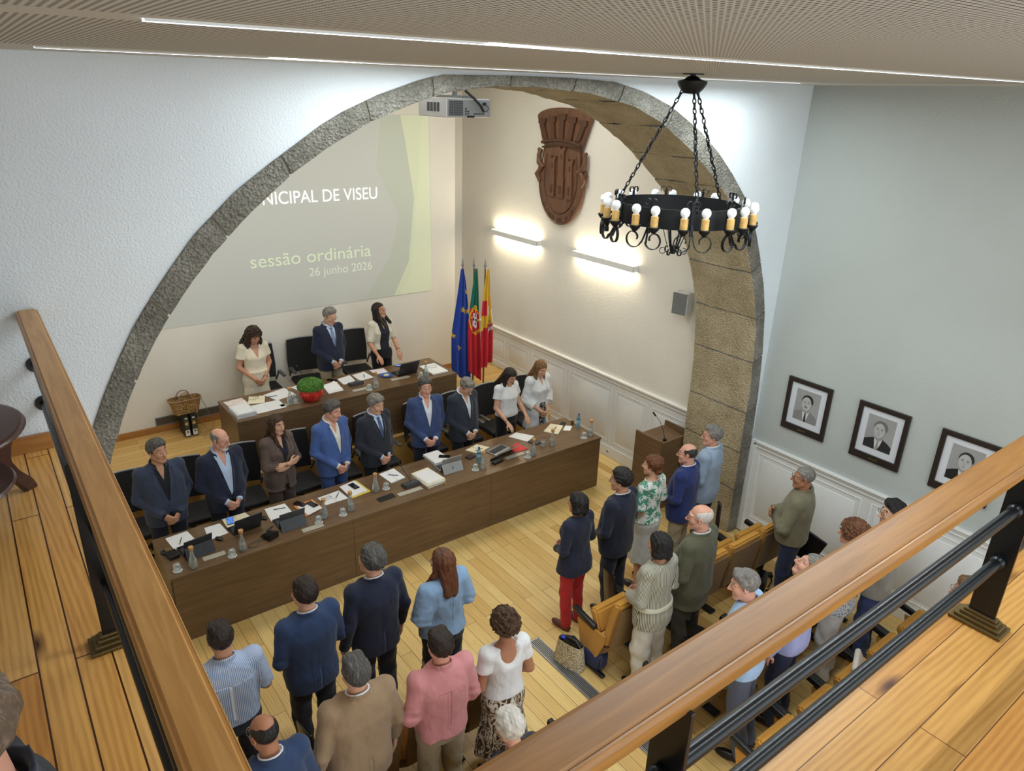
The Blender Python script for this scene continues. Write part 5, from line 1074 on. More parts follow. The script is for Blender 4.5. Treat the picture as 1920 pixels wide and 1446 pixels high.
# --- flags
FX, FY = 6.36, 9.28
def pole(x, y, label, fl, zt):
    r = empty('flagpole', (x, y, ZP), 0, label, 'flag', 'flags on poles beside the upper desk')
    m = MB(); m.cyl((0, 0, .02), (0, 0, zt - .16), .014, .012, 12); m.build('pole', M_brass, r, 40)
    m = MB(); m.lathe([(0, zt), (.010, zt - .04), (.030, zt - .12), (.012, zt - .15), (.02, zt - .165), (0, zt - .17)], n=4); m.build('spearhead', M_grey, r)
    return r
def flag(r, zt, zb, wid, mats, cfn, ph, bot, x0=0.0):
    nu, nv_ = 88, 230; V, F, Mi = [], [], []
    for j in range(nv_ + 1):
        v = j / nv_
        for i in range(nu + 1):
            u = i / nu; w_ = wid * (.10 + .90 * min(1, v / .62) ** .85); top = zt; bz = zb + bot(u); z = top + (bz - top) * v
            x_ = x0 + (u - .5) * w_ + .012 * math.sin(v * 6 + ph); y_ = -.022 + (.035 * math.sin(u * 17 + ph + .8 * v) + .018 * math.sin(u * 31 + 2 * ph)) * (.25 + .75 * v) - .03 * math.sin(PI * u) * (1 - v * .3)
            V.append((x_, y_ - .02, z))
    for j in range(nv_):
        for i in range(nu):
            a = j * (nu + 1) + i; F.append((a, a + nu + 1, a + nu + 2, a + 1)); Mi.append(cfn((i + .5) / nu, (j + .5) / nv_))
    o = obj_from_arrays('flag_cloth', np.array(V), np.array(F), mats, r, np.array(Mi)); sm = o.modifiers.new('thick', 'SOLIDIFY'); sm.thickness = .003; return o
fm = lambda n, c: cloth(n, c, fold=.15, var=.05)
FB, FY_, FG, FR, FW, FO = fm('flag_blue', (32, 62, 150)), fm('flag_yellow', (222, 178, 40)), fm('flag_green', (22, 104, 86)), fm('flag_red', (196, 36, 52)), fm('flag_white', (226, 228, 230)), fm('flag_gold', (214, 170, 50))
def star(u, v, cu, cv, R_, asp):
    dx, dy = (u - cu) * asp, (v - cv); rr_ = math.hypot(dx, dy); a = math.atan2(dx, -dy); k = (a % (2 * PI / 5)) / (2 * PI / 5); return rr_ < R_ * (.42 + .58 * abs(2 * k - 1) ** 1.5)
ASP = .21
r = pole(6.14, 9.36, 'blue European flag with gold stars, leftmost on its pole', None, 2.30)
flag(r, 2.13, .26, .33, [FB, FY_], lambda u, v: 1 if any(star(u, v, a, b_, .030, ASP) for a, b_ in ((.50, .36), (.36, .715), (.02, .63), (.86, .20), (.93, .37))) else 0, .4, lambda u: (-.02 if u > .55 else .16 - .30 * u) * 1.1, -.04)
r = pole(6.315, 9.30, 'green and red flag with shield, between the blue and the yellow flags', None, 2.29)
def pt(u, v):
    du, dv = (u - .48) * ASP, v - .46
    s1 = (abs(du) < .050 and -.062 < dv < .020) or (dv >= .020 and (du / .050) ** 2 + ((dv - .020) / .05) ** 2 < 1)
    if s1:
        for a, b_ in ((0, -.005), (0, -.042), (0, .032), (-.026, -.005), (.026, -.005)):
            if abs(du - a) < .010 and abs(dv - b_) < .013: return 4
        return 3
    s2 = (abs(du) < .078 and -.092 < dv < .030) or (dv >= .030 and (du / .078) ** 2 + ((dv - .030) / .072) ** 2 < 1)
    if s2:
        for a, b_ in ((-.064, -.075), (.064, -.075), (0, -.078), (-.066, -.01), (.066, -.01), (-.04, .06), (.04, .06)):
            if abs(du - a) < .009 and abs(dv - b_) < .011: return 2
        return 1
    rr_ = math.hypot(du / .098, (dv) / .128)
    if .90 < rr_ < 1.05 or (rr_ < 1 and (abs(dv - .095 - du * .3) < .008 or abs(dv + .10) < .008 or abs(du) < .006)): return 2
    return 0 if v < .37 else 1
flag(r, 2.12, .20, .25, [FG, FR, FY_, FW, FB], pt, 1.7, lambda u: .20 - .22 * u, .0)
r = pole(6.475, 9.22, 'red and yellow quartered city flag with white scroll, rightmost on its pole', None, 2.28)
def vs(u, v):
    du, dv = (u - .62) * ASP, v - .50
    if abs(math.hypot(du / .075, dv / .13) - 1) < .15 and du > -.02 and dv > -.06: return 2
    if abs(du) < .018 and -.12 < dv < -.02: return 2
    k = 0
    if u < .42: k = 0 if v < .31 else (1 if v < .46 else (0 if v < .62 - .1 * u else 1))
    else: k = 0 if v < .58 - .12 * abs(u - .7) else 1
    if u > .80: k = 1 if v < .42 else (0 if v < .56 else 1)
    return k
fo = flag(r, 2.11, .36, .27, [FO, FR, FW], vs, 2.9, lambda u: .10 - .0 * u + (.22 * max(0, u - .45) if True else 0), .02)
m = MB(); m.text('CIDADE', .055, Matrix.Translation((.005, -.098, 1.28)) @ Matrix.Rotation(1.35, 4, 'Y') @ Matrix.Rotation(PI / 2, 4, 'X'), .001); m.build('scroll_lettering', M_dgrey, r)
r = empty('flag_stand', (6.315, 9.30, ZP), 0, 'low brass stand holding the three flagpoles', 'flag stand'); m = MB(); m.lathe([(0, 0), (.24, 0), (.24, .012), (.20, .018), (0, .018)], n=28); m.build('base_plate', M_brass, r, 40)

# --- framed portraits on the right wall
def portrait(y1, y0, label, hair_c, tie_c, suit_c, style):
    yc = (y0 + y1) / 2; r = empty('framed_portrait', (XR, yc, 1.97), 0, label, 'picture', 'framed portraits on the right wall'); Wd, Hh = .55, .65
    m = MB()
    for c, d in (((-.015, 0, Hh / 2 - .026), (.03, Wd, .052)), ((-.015, 0, -Hh / 2 + .040), (.03, Wd, .080)), ((-.015, Wd / 2 - .026, .014), (.0296, .052, Hh - .132)), ((-.015, -Wd / 2 + .026, .014), (.0296, .052, Hh - .132))): m.box(c, d, .004)
    m.build('frame', plain('dark_stained_frame', (44, 36, 32), .4), r)
    m = MB(); m.box((-.008, 0, .0), (.006, Wd - .09, Hh - .09)); m.build('mat_board', plain('white_mat', (214, 217, 222), .7, var=.01), r)
    m = MB(); m.box((-.012, 0, .02), (.004, .30, .38)); ph = m.build('photograph', plain('photo_grey', (158, 158, 156), .6, var=.10, scale=3), r)
    def fl(pts, d, c, nm):
        mm = MB(); mm.prism(pts[::-1], .0012, SH(d) @ Matrix.Translation((0, .02, 0))); mm.build(nm, plain('photo_tone', c, .6, var=.05), ph)
    fl([(-.148, -.188), (-.148, -.10), (-.10, -.075), (-.04, -.05), (.04, -.05), (.10, -.08), (.148, -.115), (.148, -.188)], .0135, suit_c, 'suit')
    fl([(-.045, -.055), (.045, -.055), (.03, -.13), (.005, -.188), (-.02, -.188)], .0147, (206, 206, 204), 'shirt')
    fl([(-.012, -.075), (.012, -.075), (.008, -.10), (.016, -.188), (-.014, -.188), (-.008, -.10)], .0159, tie_c, 'tie')
    fl([(-.035, -.02), (.035, -.02), (.036, -.065), (.0, -.09), (-.036, -.065)], .0160, (150, 150, 148), 'neck')
    fl(arc(.002, .070, .070, .072, 0, 2 * PI, 25)[:-1] if style != 1 else arc(.002, .076, .074, .072, 0, 2 * PI, 25)[:-1], .0165, hair_c, 'hair')
    for sx_ in (-.062, .052): fl(arc(sx_, .030, .010, .020, 0, 2 * PI, 13)[:-1], .0170, (160, 160, 157), 'ear')
    fl(arc(-.006, .034, .059, .084, 0, 2 * PI, 25)[:-1], .0178, (182, 182, 179), 'face')
    for sx_ in (-.030, .020): fl(arc(sx_, .046, .010, .004, 0, 2 * PI, 11)[:-1], .0190, (84, 84, 84), 'eye'); fl([(sx_ - .015, .058), (sx_ + .015, .058), (sx_ + .013, .063), (sx_ - .013, .063)], .0190, (96, 96, 95), 'brow')
    fl([(-.010, .045), (-.002, .045), (.004, .005), (-.018, .005)], .0190, (168, 168, 166), 'nose'); fl(arc(-.006, -.014, .016, .0035, 0, 2 * PI, 11)[:-1], .0190, (110, 104, 104), 'mouth')
    if style == 0: fl([(-.026, -.008), (-.006, -.004), (.014, -.008), (.010, -.001), (-.006, .003), (-.022, -.001)], .0200, (36, 36, 38), 'moustache')
    m = MB(); m.box((-.032, 0, -Hh / 2 + .040), (.003, .10, .018)); m.build('name_plate', M_brass, r)
portrait(4.245, 3.697, 'framed black and white portrait of a man with moustache, nearest the arch', (36, 36, 38), (40, 40, 42), (132, 132, 130), 0)
portrait(3.383, 2.828, 'framed black and white portrait of a grey-haired man in dark suit, middle of three', (112, 112, 110), (140, 140, 140), (40, 40, 42), 1)
portrait(2.522, 1.972, 'framed black and white portrait partly hidden by the front handrail', (46, 46, 48), (96, 96, 98), (28, 28, 30), 2)

# --- wall socket
r = empty('wall_socket', (XR - .024, 7.05, .10), 0, 'round white wall socket on the skirting near the bench end', 'socket'); m = MB(); m.cyl((0, 0, 0), (-.012, 0, 0), .030, n=20); m.build('plate', M_white, r); m = MB(); m.cyl((-.011, 0, 0), (-.013, 0, 0), .018, n=16); m.build('insert', M_grey, r)

# --- gallery railing
def bar_post(x, y, label, along):
    r = empty('railing_post', (x, y, ZG), 0, label, 'post', 'gallery railing posts'); d = (.014, .10) if along == 'X' else (.10, .014)
    m = MB(); m.box((0, 0, .395), (d[0], d[1], .76), .002); m.build('flat_bar', M_railm, r)
    m = MB()
    for k, (g, h, z) in enumerate(((.050, .016, .008), (.036, .014, .023), (.022, .014, .037), (.012, .012, .050))): m.box((0, 0, z), (d[0] + 2 * g, d[1] + 2 * g, h), .003)
    m.build('base_molding', M_bronze, r)
bar_post(3.06, .715, 'flat black steel post with bronze foot on the right of the front gallery', 'X'); bar_post(1.03, .715, 'flat black steel post of the front gallery partly under the handrail', 'X'); bar_post(5.1, .715, 'flat black steel post farther right on the front gallery', 'X')
bar_post(.15, 2.62, 'flat black steel post with bronze foot on the left gallery', 'Y'); bar_post(.15, .86, 'flat black steel post near the gallery corner', 'Y')
def handrail(name, along, label, m_, prof, a0, a1, pos):
    r = MB(); M = Matrix(((1, 0, 0, pos[0]), (0, 0, -1, a1), (0, 1, 0, pos[1]), (0, 0, 0, 1))) if along == 'Y' else Matrix(((0, 0, 1, a0), (1, 0, 0, pos[0]), (0, 1, 0, pos[1]), (0, 0, 0, 1)))
    r.prism(prof, a1 - a0, M, .008); tag(r.build(name, m_, smooth=40), label, 'handrail')
RPf = [(-.055, -.070), (.055, -.070), (.060, -.045), (.060, -.012), (.050, 0), (-.050, 0), (-.060, -.012), (-.060, -.045)]
handrail('handrail', 'Y', 'varnished wooden handrail of the left gallery, ending at the wall', M_railY, [(x * .9, z) for x, z in RPf], .78, YA - .004, (.166, 4.052))
handrail('handrail', 'X', 'varnished wooden handrail crossing the front gallery diagonally', M_railX, RPf, .11, XR - .005, (.735, 4.052))
for z_, nm in ((3.735, 'upper'), (3.50, 'lower')):
    r = empty('railing_tube', (0, 0, z_), 0, 'black round railing tube of the left gallery, %s of two' % nm, 'railing'); m = MB(); m.cyl((.150, .78, 0), (.150, YA - .005, 0), .020, n=16); m.build('tube', M_railm, r, 40); m = MB(); m.cyl((.150, YA - .012, 0), (.150, YA - .001, 0), .045, n=24); m.build('wall_flange', M_black, r, 40)
for z_, nm in ((3.775, 'upper'), (3.535, 'lower')):
    r = empty('railing_tube', (0, .715, z_ - .0), 0, 'black round railing tube of the front gallery, %s of two' % nm, 'railing'); m = MB(); m.cyl((.15, 0, 0), (XR - .005, 0, 0), .022, n=16); m.build('tube', M_railm, r, 40)
    for xp in (1.03, 3.06, 5.1): m = MB(); m.sph((xp - .02, 0, 0), .030, 12); m.build('collar', M_railm, r, 40)

# --- occasional table on the left gallery
r = empty('side_table', (-.37, 3.86, ZG), 0, 'small round two-tier dark wood table with cabriole legs on the left gallery', 'table')
m = MB(); m.lathe([(0, .47), (.39, .47), (.405, .478), (.41, .488), (.402, .50), (.385, .505), (0, .505)], n=48); m.build('table_top', M_table, r, 40)
m = MB(); m.lathe([(0, .20), (.31, .20), (.32, .21), (.31, .222), (0, .222)], n=48); m.build('lower_shelf', M_table, r, 40)
for k in range(3):
    a = .62 + k * 2 * PI / 3; ca, sa = math.cos(a), math.sin(a); m = MB(); pr = [(.33, .475), (.43, .475), (.455, .44), (.44, .37), (.385, .27), (.37, .20), (.40, .13), (.455, .06), (.475, .0), (.41, .0), (.375, .06), (.31, .16), (.29, .24), (.315, .32), (.36, .40), (.35, .44)]
    m.prism(pr, .045, Matrix(((ca, 0, sa, -.0225 * sa), (sa, 0, -ca, .0225 * ca), (0, 1, 0, 0), (0, 0, 0, 1))), .006); m.build('leg', M_table, r, 40)

# --- things on the platform by the wall
def binder(x, lab):
    r = empty('ring_binder', (x, 10.20, ZP), 0, lab, 'binder', 'black ring binders by the wall')
    m = MB(); m.box((0, 0, .16), (.078, .29, .32), .004); m.build('cover', M_black, r); m = MB(); m.box((0, -.147, .185), (.060, .004, .25)); m.build('spine_label', plain('spine_green', (66, 72, 58), .6), r)
    m = MB(); m.box((0, -.1485, .065), (.060, .003, .09)); lb = m.build('white_label', M_paper, r); m = MB(); m.cyl((0, -.149, .085), (0, -.153, .085), .012, n=14); m.build('finger_hole', M_black, lb)
    m = MB(); m.cyl((0, -.148, .21), (0, -.151, .21), .024, n=20); m.build('round_badge', plain('badge_tan', (206, 166, 112), .6), r)
    m = MB(); m.box((0, -.150, .292), (.03, .002, .018)); m.build('code_mark', M_paper, r)
binder(1.93, 'black ring binder under the woven bag, left one'); binder(2.03, 'black ring binder under the woven bag, right one')
r = empty('tote_bag', (1.98, 10.22, ZP + .321), 0, 'brown woven tote bag resting on the two black binders', 'bag')
q = N('woven_leopard'); q.color(q.ramp(q.vor(q.coord((1, 1, 1.4)), 34, 'DISTANCE_TO_EDGE'), [(.05, (190, 158, 92)), (.16, (104, 72, 40))])); q.bump(q.vor(q.coord(), 60), .4, .005); q.set(.8)
m = MB(); m.grid(lambda u, v: ((.165 + .05 * v) * np.sign(math.cos(2 * PI * u)) * abs(math.cos(2 * PI * u)) ** .5, (.085 + .015 * v) * np.sign(math.sin(2 * PI * u)) * abs(math.sin(2 * PI * u)) ** .5, .002 + .21 * v), 40, 6, True)
b = m.bm; b.faces.new([v for v in sorted([v for v in b.verts if v.co.z < .003], key=lambda v: math.atan2(v.co.y, v.co.x))]); m.build('bag_body', q.m, r, 40)
ML = plain('tan_leather', (158, 118, 92), .5)
m = MB(); m.tube([((.218) * np.sign(math.cos(a)) * abs(math.cos(a)) ** .5, .102 * np.sign(math.sin(a)) * abs(math.sin(a)) ** .5, .212) for a in np.linspace(0, 2 * PI, 41)[:-1]], .010, 6, True)
for sd in (-.12, .12): m.box((sd, -.098, .11), (.026, .008, .21), 0, (-.07, 0, 0))
m.build('leather_trim', ML, r, 40)
for y_ in (-.09, .09): m = MB(); m.tube([(.09 * math.cos(a), y_ * (1 - .3 * math.sin(a)), .20 + .115 * math.sin(a)) for a in np.linspace(0, PI, 17)], .009, 6); m.build('handle', ML, r, 60)
m = MB(); m.tube([(.21, .0, .20), (.25, -.03, .08), (.30, -.05, -.10), (.34, -.06, -.22), (.30, -.10, -.300), (.22, -.12, -.29), (.16, -.05, -.14), (.13, .03, -.02)], .004, 6); m.build('shoulder_strap', ML, r, 60)
r = empty('vent_grille', (2.34, YS - .002, ZP + .165), 0, 'dark slotted ventilation grille low on the warm-tinted wall', 'vent')
q = N('vent_mesh'); v = q.coord(); sx3 = q.n('ShaderNodeSeparateXYZ'); q.l(v, sx3.inputs[0]); h1 = q.math('FRACT', q.math('MULTIPLY', q.math('ADD', sx3.outputs[0], sx3.outputs[2]), 46)); h2 = q.math('FRACT', q.math('MULTIPLY', q.math('SUBTRACT', sx3.outputs[0], sx3.outputs[2]), 46))
q.color(q.mix(q.math('MAXIMUM', q.math('LESS_THAN', h1, .25), q.math('LESS_THAN', h2, .25)), (48, 46, 42), (126, 120, 108))); q.set(.5, .3)
m = MB(); m.box((0, -.006, 0), (1.46, .008, .11)); m.build('mesh_panel', q.m, r); m = MB()
for z_ in (-.058, .058): m.box((0, -.008, z_), (1.48, .014, .010))
for x_ in (-.735, .735): m.box((x_, -.008, 0), (.010, .014, .12))
m.build('frame', M_grey, r)

# --- handbag by the aisle seat
r = empty('handbag', (3.93, 4.02, 0), .25, 'beige speckled handbag standing on the floor grate by the aisle seat', 'bag')
q = N('speckled_beige'); q.color(q.ramp(q.vor(q.coord(), 75), [(.25, (222, 212, 186)), (.55, (150, 136, 106))])); q.bump(q.vor(q.coord(), 75), .3, .003); q.set(.7)
m = MB(); m.grid(lambda u, v: ((.085 - .035 * v) * np.sign(math.sin(2 * PI * u)) * abs(math.sin(2 * PI * u)) ** .6, (.17 - .035 * v) * np.sign(math.cos(2 * PI * u)) * abs(math.cos(2 * PI * u)) ** .6, .010 + .26 * v), 36, 6, True)
b = m.bm; b.faces.new([v for v in sorted([v for v in b.verts if v.co.z < .012], key=lambda v: math.atan2(v.co.y, v.co.x))]); m.build('bag_body', q.m, r, 40)
m = MB(); m.cyl((-.062, -.01, .22), (-.068, -.01, .22), .010, n=12); m.build('stud', M_bronze, r)
m = MB(); m.tube([(0, .12, .24), (.02, .06, .285), (.02, -.05, .285), (0, -.12, .24)], .022, 8); m.tube([(0.01, .10, .27), (.05, .0, .30), (.03, -.12, .26)], .012, 8); m.build('folded_umbrella', M_black, r, 60)
m = MB(); m.sph((.0, .09, .275), .022, 10, (1, 1.3, .8)); m.build('blue_pouch', plain('blue_nylon', (40, 60, 190), .5), r)
r = empty('backpack', (4.12, 3.86, 0), .2, 'dark blue rucksack on the floor under the aisle seat', 'bag'); m = MB(); m.box((0, .0, .11), (.16, .24, .20), .05, (0, .1, 0), 3); m.build('body', plain('navy_nylon', (40, 48, 84), .6), r, 50); m = MB(); m.tube([(-.05, -.1, .18), (-.09, -.12, .10), (-.06, -.13, .02)], .012, 6); m.build('strap', M_black, r, 60)
r = empty('black_bag', (6.45, 3.60, 0), .4, 'black shoulder bag with strap on the floor behind the front seats', 'bag'); m = MB(); m.box((0, 0, .13), (.30, .12, .24), .04, (0, 0, 0), 3); m.build('body', M_black, r, 50); m = MB(); m.tube([(.12, -.02, .22), (.19, -.08, .20), (.20, -.10, .08), (.13, -.08, .03)], .010, 6); m.build('strap', M_black, r, 60)
r = empty('canvas_tote', (5.52, 1.92, .44), .3, 'off-white canvas tote lying on a third row seat', 'bag'); m = MB(); m.box((0, .05, .16), (.30, .05, .34), .02, (-.5, 0, .1), 3); m.build('body', plain('canvas', (206, 200, 186), .8, bump=.2), r, 50); m = MB(); m.tube([(-.08, -.02, .30), (-.06, -.10, .36), (.05, -.10, .36), (.07, -.02, .30)], .008, 6); m.build('handle', plain('canvas', (206, 200, 186), .8, bump=.2), r, 60)
r = empty('brown_handbag', (2.42, 2.92, .50), 0, 'brown leather handbag on the seat beside the white-haired person', 'bag'); m = MB(); m.box((0, 0, .12), (.30, .14, .24), .05, None, 3); m.build('body', plain('brown_leather', (122, 66, 44), .45), r, 50); m = MB(); m.tube([(.07 * math.cos(a), 0, .22 + .10 * math.sin(a)) for a in np.linspace(0, PI, 13)], .009, 6); m.build('handle', M_black, r, 60)
r = empty('camera', (5.10, 1.98, .56), .4, 'black compact device on a white sheet, beside the canvas tote', 'device'); m = MB(); m.box((0, 0, .006), (.14, .20, .012), .002); m.build('white_sheet', M_paper, r); m = MB(); m.box((0, .02, .03), (.10, .12, .04), .012, None, 3); m.build('body', M_black, r, 40)
# ================================================================== things on the two desks
ZT, ZU = 0.786, ZP + 0.751
def quadmesh(pts, z, name, mat, th=0.0015, label=None, cat=None, group=None, parent=None, dz=0.0):
    """thin sheet or pad given by its four measured corners on the table"""
    P = np.array(pts); c = P.mean(0); ex = ((P[1] - P[0]) + (P[2] - P[3])) / 2; a = math.atan2(ex[1], ex[0]); ca, sa = math.cos(-a), math.sin(-a)
    L = [((x - c[0]) * ca - (y - c[1]) * sa, (x - c[0]) * sa + (y - c[1]) * ca) for x, y in P]
    if sum(L[i][0] * L[(i + 1) % 4][1] - L[(i + 1) % 4][0] * L[i][1] for i in range(4)) < 0: L = L[::-1]
    m = MB(); m.prism(L, th); o = m.build(name, mat); o.location = (c[0], c[1], z + dz); o.rotation_euler = (0, 0, a)
    return tag(o, label, cat, group)
def A4(x, y, a, z, name, mat, label, cat='paper', th=.0015, w=.21, l=.297, group='papers on the desks'):
    m = MB(); m.box((0, 0, th / 2), (w, l, th)); o = m.build(name, mat); o.location = (x, y, z); o.rotation_euler = (0, 0, a); return tag(o, label, cat, group)
_car = None
def carafe(x, y, z, label, lvl=.10):
    global _car
    if _car is None:
        r = empty('water_carafe', (x, y, z), 0, label, 'carafe', 'corked water carafes')
        pr = [(0, .001), (.038, .001), (.041, .006), (.041, .03), (.037, .09), (.022, .135), (.0165, .165), (.0175, .205)]; m = MB(); m.lathe(pr + [(.0155, .205), (.0145, .165), (.020, .135), (.035, .09), (.039, .03), (.039, .008), (0, .006)], n=24); m.build('glass_body', M_glass, r, 60)
        m = MB(); m.lathe([(0, .009), (.0375, .009), (.0378, .03), (.036, .065), (.0345, .080), (0, .080)], n=20); m.build('water', M_water, r, 60)
        m = MB(); m.lathe([(0, .198), (.0145, .198), (.023, .206), (.0255, .236), (.023, .241), (0, .241)], n=18); m.build('cork_stopper', M_cork, r, 60); _car = r; return r
    return dup(_car, (x, y, z), 0, label)
_gl = None
def glass(x, y, z, label):
    global _gl
    if _gl is None:
        r = empty('drinking_glass', (x, y, z), 0, label, 'glass', 'upturned glasses on coasters')
        m = MB(); m.lathe([(.036, .004), (.039, .03), (.038, .055), (.030, .078), (.026, .082), (0, .082), (0, .074), (.024, .074), (.035, .052), (.036, .03), (.0335, .004), (.036, .004)], n=24); m.build('glass_body', M_glass, r, 60)
        m = MB(); m.cyl((0, 0, 0), (0, 0, .003), .045, n=24); m.build('paper_coaster', M_paper, r); _gl = r; return r
    return dup(_gl, (x, y, z), 0, label)
who_c = [(1.123, 6.547, 'in front of the leftmost black tablet', 'beside the leftmost carafe'), (1.613, 6.57, 'in front of the black laptop of the bald man', 'in front of the bald man'), (2.55, 6.68, 'beside the orange folder', 'just left of the carafe by the orange folder'), (2.86, 6.66, 'in front of the spiral notebook', 'in front of the spiral notebook'), (3.286, 6.885, 'between the two men in blue and charcoal suits', 'beside the open notebook of the man with blue tie'),
         (4.687, 6.64, 'beside the tall blue plastic bottle', 'beside the silver tablet stand'), (5.456, 6.575, 'beside the red folder', 'beside the red folder'), (5.857, 6.66, 'right of the upright water glass', None), (6.519, 6.597, 'at the right end corner of the bench', 'at the right end of the bench')]
gx = [(.98, 6.577), (1.491, 6.523), (2.457, 6.62), (2.744, 6.619), (3.416, 6.869), (4.58, 6.665), (5.358, 6.566), None, (6.387, 6.591)]
for (x, y, l1, l2), g in zip(who_c, gx):
    carafe(x, y, ZT, 'corked glass water carafe ' + l1)
    if g: glass(g[0], g[1], ZT, 'upturned glass on a white coaster ' + l2)
r = empty('drinking_glass', (5.738, 6.713, ZT), 0, 'upright glass half full of water near the bench end', 'glass')
m = MB(); m.lathe([(0, 0), (.034, 0), (.038, .05), (.038, .085), (.036, .085), (.036, .05), (.032, .006), (0, .006)], n=24); m.build('glass_body', M_glass, r, 60); m = MB(); m.lathe([(0, .007), (.0315, .007), (.0355, .055), (0, .055)], n=20); m.build('water', M_water, r, 60)
def pet(x, y, label, capm):
    r = empty('plastic_bottle', (x, y, ZT), 0, label, 'bottle', 'plastic water bottles')
    m = MB(); m.lathe([(0, 0), (.028, 0), (.031, .01), (.031, .05), (.028, .06), (.031, .07), (.031, .13), (.026, .155), (.014, .18), (.0125, .195), (0, .195)], n=20); b_ = m.build('bottle_body', M_pet, r, 60); m = MB(); m.lathe([(.0315, .075), (.0318, .12)], n=20); m.build('paper_label', plain('bottle_label', (150, 196, 222), .5), b_, 60)
    m = MB(); m.cyl((0, 0, .193), (0, 0, .212), .0145, n=14); m.build('cap', capm, r, 40)
capb = plain('blue_cap', (30, 90, 170), .4)
pet(4.74, 6.82, 'blue tinted plastic water bottle behind a carafe in the middle of the bench', capb); pet(6.556, 6.905, 'small plastic water bottle at the back of the bench end', capb)
for (x, y, l1, l2), g in zip([(2.986, 8.73, 'left of the potted plant', 'behind the carafe left of the plant'), (4.201, 8.64, 'in the middle of the upper desk', 'in the middle of the upper desk'), (5.033, 8.655, 'right of the laptop on the upper desk', 'right of the laptop on the upper desk')], [(3.089, 8.834), (4.094, 8.635), (4.943, 8.650)]):
    carafe(x, y, ZU, 'corked glass water carafe ' + l1); glass(g[0], g[1], ZU, 'upturned glass on a white coaster ' + l2)
def pen(x, y, z, a, mat, label):
    r = empty('pen', (x, y, z), a, label, 'pen', 'pens on the desks'); m = MB(); m.cyl((-.065, 0, .005), (.06, 0, .005), .0045, n=8); m.cyl((.06, 0, .005), (.07, 0, .005), .004, .001, 8); m.build('barrel', mat, r, 60)
    m = MB(); m.box((-.05, 0, .0105), (.03, .002, .002)); m.build('clip', M_silver, r)
M_pen = plain('blue_pen', (30, 44, 120), .4); M_cal = plain('lined_cream_page', (228, 220, 192), .8)
# --- bench, left to right
quadmesh([(1.01, 7.22), (1.233, 7.24), (1.269, 6.985), (1.038, 6.95)], ZT, 'document', M_print, .003, 'printed sheet before the man in slate blue suit', 'paper', 'papers on the desks')
pen(1.13, 7.08, ZT + .004, 1.2, M_brass, 'brass pen on the leftmost printed sheet')
def slate(x, y, a, z, label, wid, hgt, backm, lean=.42, stand=True, kb=M_black, mark=None, name='tablet_computer', cat='tablet', gap=.0):
    """tablet or laptop seen from behind: screen leaning back, keyboard towards its user (+y)"""
    r = empty(name, (x, y, z), a, label, cat, 'computers on the desks'); 
    m = MB(); m.box((0, .02 + .10, .006), (wid, .20, .010), .003); k_ = m.build('keyboard', kb, r, 40); m = MB(); m.box((0, .12, .0115), (wid * .88, .10, .002)); m.build('keys', plain('dark_keys', (52, 54, 58), .6), k_)
    M = Matrix.Translation((0, .018, .012)) @ Matrix.Rotation(lean if not stand else lean, 4, 'X'); M = Matrix.Translation((0, .018, .010)) @ Matrix.Rotation(-(-lean), 4, 'X')
    b = MB(); b.box((0, 0, hgt / 2), (wid, .009, hgt), .003); b.bm.transform(M); s_ = b.build('screen_back', backm, r, 40)
    b = MB(); b.box((0, .0055, hgt / 2), (wid * .95, .002, hgt * .92)); b.bm.transform(M); b.build('display', M_screen, s_)
    if stand:
        h2 = hgt * .55; d = .10; top = M @ Vector((0, -.006, h2)); m = MB(); m.quad((-wid / 2, -d + .02, .001), (wid / 2, -d + .02, .001), (wid / 2, top.y, top.z), (-wid / 2, top.y, top.z)); b2 = m.bm; ret = bmesh.ops.extrude_face_region(b2, geom=list(b2.faces))
        for v in ret['geom']:
            if isinstance(v, bmesh.types.BMVert): v.co += Vector((0, .004, .002))
        bmesh.ops.recalc_face_normals(b2, faces=b2.faces); st = m.build('kickstand', backm, r)
        if mark == 'squares':
            mid = Vector((0, (-d + .02) * .5 + top.y * .5, .001 * .5 + top.z * .5)); sl_ = Vector((0, top.y + d - .02, top.z)).normalized(); nn = Vector((0, -sl_.z, sl_.y)); m = MB()
            for i in (-1, 1):
                for j in (-1, 1):
                    c = mid + sl_ * (.0065 * j) + Vector((.0065 * i, 0, 0)) + nn * .0015; u_ = Vector((.0055, 0, 0)); w_ = sl_ * .0055; m.quad(c - u_ - w_, c + u_ - w_, c + u_ + w_, c - u_ + w_)
            m.build('emblem', M_dgrey, st)
        if mark in ('apple', 'round'):
            mid = Vector((0, (-d + .02) * .5 + top.y * .5, top.z * .5)); sl_ = Vector((0, top.y + d - .02, top.z)).normalized(); nn = Vector((0, -sl_.z, sl_.y)); m = MB(); pts = [mid + nn * .0015 + Vector((.011 * math.cos(t), 0, 0)) + sl_ * (.011 * math.sin(t)) for t in np.linspace(0, 2 * PI, 15)[:-1]]; m.quad(*pts); m.build('emblem', plain('dark_emblem', (62, 64, 70), .3), st)
    elif mark:
        b = MB(); b.prism([(.013 * math.cos(t), .013 * math.sin(t)) for t in np.linspace(0, 2 * PI, 15)[:-1]], .001, Matrix.Translation((0, -.0045, hgt / 2)) @ Matrix.Rotation(PI / 2, 4, 'X')); b.bm.transform(M); b.build('emblem', plain('dark_emblem', (62, 64, 70), .3), s_)
    return r
M_cover = plain('dark_grey_cover', (44, 46, 52), .5)
slate(1.23, 6.77, .13, ZT, 'black tablet on a folding stand, leftmost on the bench', .285, .20, M_cover, .30, True, mark='round')
